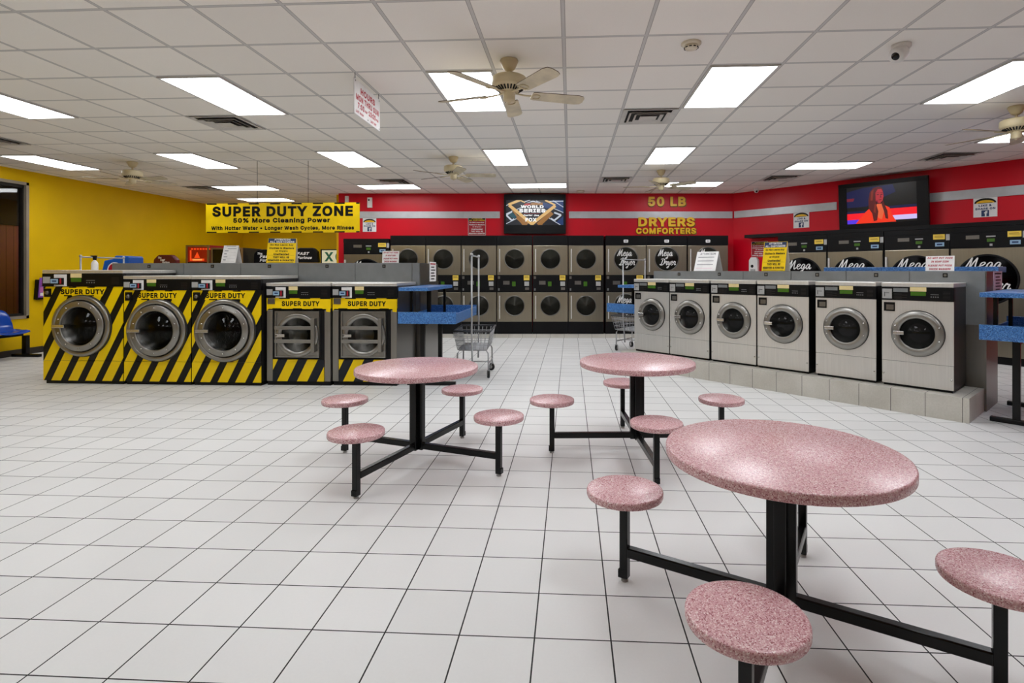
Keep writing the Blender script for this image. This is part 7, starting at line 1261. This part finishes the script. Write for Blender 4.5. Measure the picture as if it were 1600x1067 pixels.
# notices on bulkhead ends
def ticks(m, W, H, y):
    m.m(1).rect(W * .1, W * .9, H * .86, H * .93, y); m.m(2)
    for k in range(5): m.rect(W * .2, W * (.85 if k % 2 else .7), H * (.70 - k * .15), H * (.76 - k * .15), y)
ex = BLX1 + .009
qa = on_plane(671, 440, (ex, 0, 0), (1, 0, 0)); qb = on_plane(681, 409.5, (ex, 0, 0), (1, 0, 0))
t = thing('end_notice', 'white printed notice on the end of the bulkhead over the blue folding table', 'notice', (ex + .0005, qa.y, qa.z), PI / 2)
m = MB(); m.m(0).box(0, qb.y - qa.y, -.003, 0, 0, qb.z - qa.z); ticks(m, qb.y - qa.y, qb.z - qa.z, -.0042); m.build('sheet', ['white', 'red_ink', 'black'], t)
pe = isl(BRE1 + .009, SB); qa = on_plane(1552, 457, pe, E45); qb = on_plane(1565, 424, pe, E45)
W = (qb - qa).dot(-N45)
t = thing('end_notice', 'pale pink printed notice on the bulkhead end at the frame edge', 'notice', qa + E45 * .0005, PI / 4)
m = MB(); m.m(0).box(0, W, -.003, 0, 0, qb.z - qa.z); ticks(m, W, qb.z - qa.z, -.0042); m.build('sheet', ['pink_card', 'black', 'black'], t)

# spray bottle on the tallest striped washer
p = at_depth(148, 421, 7.55); 
t = thing('spray_bottle', 'white spray bottle with dark trigger on the tallest striped washer', 'bottle', (p.x, p.y, 1.4835))
m = MB(); m.revolve([(0, 0), (.038, 0), (.04, .01), (.04, .09), (.03, .115), (.014, .13), (.014, .14), (0, .14)], n=20); m.build('bottle', 'white_plastic', t)
m = MB(); m.prism([(-.018, .138), (.018, .138), (.02, .17), (.03, .2), (-.05, .2), (-.055, .19), (-.02, .178)], -.014, .014); m.build('trigger_head', 'black_matte', t, .004)

# purple flyer pocket on the yellow wall
qa = on_plane(54, 466, (LWX, 0, 0), (1, 0, 0)); qb = on_plane(74, 433, (LWX, 0, 0), (1, 0, 0))
t = thing('flyer_pocket', 'black wall pocket of purple flyers beside the tallest striped washer', 'flyer holder', (LWX + .001, qa.y, qa.z), PI / 2)
W, H = qb.y - qa.y, qb.z - qa.z
m = MB(); m.T = Matrix.Rotation(math.radians(5), 4, 'X'); m.box(-.02, W + .02, -.06, -.001, -.02, H * .9); m.build('pocket', 'black', t)
m = MB(); m.T = Matrix.Rotation(math.radians(5), 4, 'X'); m.m(0).box(.0, W, -.068, -.061, .02, H).m(1).rect(.02, W - .02, H * .3, H * .55, -.0685).m(2).rect(.03, W - .02, .05, H * .27, -.0685)
for k in range(3): m.m(3).rect(.03, W * .9, H * (.62 + .1 * k), H * (.65 + .1 * k), -.0686)
m.build('flyers', ['purple', 'pinkp', 'white', 'red_ink'], t)

# ------------------------------------------------------------------ blue beam seating by the window
t = thing('beam_seating', 'blue moulded seats on a black beam under the dark window', 'bench', (LWX + .02, 0, 0), 0)
yb = on_z(30, 557, 0).y
prof = [(.06, .82), (.085, .80), (.12, .70), (.17, .57), (.22, .485), (.30, .45), (.42, .44), (.52, .445), (.58, .435), (.60, .42)]
for j in range(2):
    y0 = yb - .66 - j * .56; m = MB(); v = []; f = []; nn = 13
    for (px, pz) in prof:
        px *= .8
        for i in range(nn):
            q = -1 + 2 * i / (nn - 1); edge = abs(q) ** 3
            wd = .25 * (1 - .12 * max(0, (pz - .6)) / .22 * edge)
            v.append((px + .02 * edge * (1 if pz > .5 else 0), y0 + .25 + q * wd, pz + (.03 * edge if px > .2 else 0) - (.05 * edge if pz > .75 else 0)))
    k = len(prof)
    for a in range(k - 1):
        for i in range(nn - 1): f.append((a * nn + i, a * nn + i + 1, (a + 1) * nn + i + 1, (a + 1) * nn + i))
    m.add(v, f, True); sh = m.build('seat_shell', 'blue_seat', t)
    so = sh.modifiers.new('shell', 'SOLIDIFY'); so.thickness = .012; so.offset = -1
m = MB(); m.box(.22, .30, yb - 1.3, yb - .1, .37, .415); m.build('beam', 'black_steel', t, .004)
for y in (yb - .06, yb - 1.1):
    m = MB(); m.box(.22, .30, y, y + .07, .05, .37); lg = m.build('leg', 'black_steel', t, .004)
    m = MB(); m.box(.03, .52, y, y + .07, 0, .05); m.build('foot_bar', 'black_steel', lg, .006)

# ------------------------------------------------------------------ arcade corner behind the bulkhead (only the tops show)
M['maroon'] = plain('maroon_cabinet', '#5a0f16', .4)
def arc_xy(u, d): return cam_xy((u - CX) / CF * d, d)
def zat(v, d): return CH - (v - CY) / CF * d
def racer(label, u0, u1, v_top, d, body, words, rz=0):
    a = arc_xy(u0, d); W = (u1 - u0) / CF * d; zt = zat(v_top, d)
    t = thing('racing_game', label, 'arcade machine', a, rz, 'racing arcade machines')
    m = MB(); m.box(.05, W - .05, .05, .45, 0, zt - .42); m.build('cabinet', 'black', t, .01)
    hh = .36
    pts = [(.0, zt - hh), (.02, zt - .1), (.10, zt - .02), (.25 * W, zt), (.75 * W, zt), (W - .10, zt - .02), (W - .02, zt - .1), (W, zt - hh)]
    m = MB(); m.prism(pts, .04, .16); mq = m.build('marquee', body, t, .02)
    m = MB(); m.m(0)
    for k, (s, px, pz, ww, h_) in enumerate(words): m.text(s, W * px, zt - pz, W * ww, h_, .036, .02, .3)
    m.build('marquee_lettering', ['white'], mq)
    m = MB(); m.box(.15, W - .15, .02, .05, zt - 1.0, zt - .5); m.build('screen', 'glass_black', t)
    m = MB(); m.box(.1, W - .1, -.35, .05, .62, .80); m.build('dashboard', body, t, .03)
    return t
FF = [('The', .2, .10, .14, .05), ('Fast', .34, .17, .30, .08), ('Furious', .42, .26, .46, .07)]
racer('black racing game top beside the yellow tent sign', 394, 450, 389.5, 13.2, 'black', FF)
racer('black racing game top between the yellow tent sign and the green lit panel', 457, 497, 387, 13.25, 'black', [('FAST', .40, .14, .5, .07), ('Furious', .45, .24, .6, .07)])
racer('dark red racing game top behind the start of the grey bulkhead', 236, 276, 398, 11.6, 'maroon', [('The', .3, .06, .14, .04), ('Fast', .42, .11, .2, .05), ('Furious', .55, .16, .3, .05)])
a = arc_xy(158, 9.8); W = (203 - 158) / CF * 9.8
t = thing('game_cabinet', 'blue arcade cabinet top rising behind the bulkhead corner', 'arcade machine', a, 0)
zt = zat(400, 9.8)
m = MB(); m.prism([(0, 0), (W, 0), (W, zt - .02), (W * .95, zt), (W * .5, zt + .01), (W * .42, zt - .05), (W * .1, zt - .08), (0, zt - .3)], 0, .35); m.build('cabinet', 'bluecab', t, .02)
m = MB(); m.disc(W * .5, zt - .25, .14, -.003, 30).m(1).disc(W * .5, zt - .25, .12, -.005, 30); m.build('round_badge', ['white', 'red_sign'], t)
def prize(label, u0, u1, v_top, d, lit):
    a = arc_xy(u0, d); W = (u1 - u0) / CF * d - .02; zt = zat(v_top, d)
    t = thing('prize_machine', label, 'arcade machine', a, 0, 'prize machines')
    m = MB(); m.box(0, W, .02, .8, 0, zt); m.build('cabinet', 'redplastic' if lit else 'charcoal', t)
    m = MB()
    for (x0, x1, z0, z1) in ((0, W, zt - .04, zt), (0, .04, zt - .9, zt - .04), (W - .04, W, zt - .9, zt - .04), (0, W, zt - .94, zt - .9)): m.box(x0, x1, -.02, .02, z0, z1)
    m.build('surround', 'wood', t)
    m = MB(); m.m(0).box(.04, W - .04, 0, .02, zt - .4, zt - .04); 
    if lit:
        m.m(1).rect(.09, W - .12, zt - .37, zt - .32, -.002).rect(.09, .13, zt - .34, zt - .12, -.002)
        for k in range(7): m.rect(.12 + k * .07, .17 + k * .07, zt - .11, zt - .075, -.002)
        m.flat([(W * .35, zt - .3), (W * .6, zt - .3), (W * .48, zt - .16)], -.002); m.m(2).rect(W * .28, W * .7, zt - .365, zt - .325, -.003)
    m.build('lit_header', ['prize_glow' if lit else 'glass_black', 'prize_glow_bright', 'prize_glow_hot'], t)
    m = MB(); m.box(.04, W - .04, 0, .02, zt - .9, zt - .4); m.build('front_window', 'glass_black' if lit else 'gold', t)
    return t
M['prize_glow'] = glow('red_header_glow', '#8c1206', .9); M['prize_glow_bright'] = glow('bright_red_glow', '#ff4a1c', 1.2); M['prize_glow_hot'] = glow('orange_glow', '#ff9a50', 1.3)
prize('prize machine with a glowing red header on the far side of the bulkhead', 291, 329.5, 383, 13.0, True)
prize('dark-topped prize machine with a wooden rim behind the white price tent', 330, 382, 387, 13.0, False)
d = 15.2; a = arc_xy(503, d); W = 40 / CF * d; zt = zat(391, d)
t = thing('lit_panel', 'pale lit panel with green letters beside the red wall end', 'light box', a, 0)
m = MB(); m.box(-.05, W, .02, .12, 0, zt + .03); m.build('housing', 'black', t)
M['panel_glow'] = glow('pale_panel_glow', '#efe7c0', .85); M['panel_green'] = plain('green_print', '#2f7d5e', .5)
H = .36
m = MB(); m.m(0).box(.0, W - .02, 0, .02, zt - H, zt).m(1).text('X', .2, zt - H * .5, .26, H * .72, -.003, .07).text('G', .5, zt - H * .5, .24, H * .72, -.003, .07)
m.build('lit_face', ['panel_glow', 'panel_green'], t)

# ------------------------------------------------------------------ camera, world, colour
al = bpy.data.lights.new('added_outside_light', 'AREA'); al.energy = 6; al.size = .5; al.color = (1, .88, .8)  # added light without a fixture, brightens the boards outside the window
lo_ = bpy.data.objects.new('added_outside_light', al); COL.objects.link(lo_); lo_.location = (LWX - .35, 10.4, 2.25); lo_.rotation_euler = (0, math.radians(50), 0)
cd = bpy.data.cameras.new('camera'); cam = bpy.data.objects.new('camera', cd); COL.objects.link(cam)
cam.location = (0, 0, CH); cam.rotation_euler = (PI / 2, 0, -YAW)
cd.sensor_fit = 'HORIZONTAL'; cd.sensor_width = 36; cd.lens = 36 * CF / 1600
cd.shift_x = (800 - CX) / 1600; cd.shift_y = -(533.5 - CY) / 1600; cd.clip_start = .05; cd.clip_end = 100
SC.camera = cam
w = bpy.data.worlds.new('world'); SC.world = w; w.use_nodes = True
w.node_tree.nodes['Background'].inputs[0].default_value = (.02, .022, .03, 1); w.node_tree.nodes['Background'].inputs[1].default_value = .2
vs = SC.view_settings
vs.view_transform = 'Standard'; vs.look = 'None'; vs.gamma = 1; vs.use_curve_mapping = False; vs.exposure = -0.4
SC.cycles.use_denoising = True; SC.cycles.max_bounces = 10; SC.cycles.diffuse_bounces = 6; SC.cycles.sample_clamp_indirect = 6
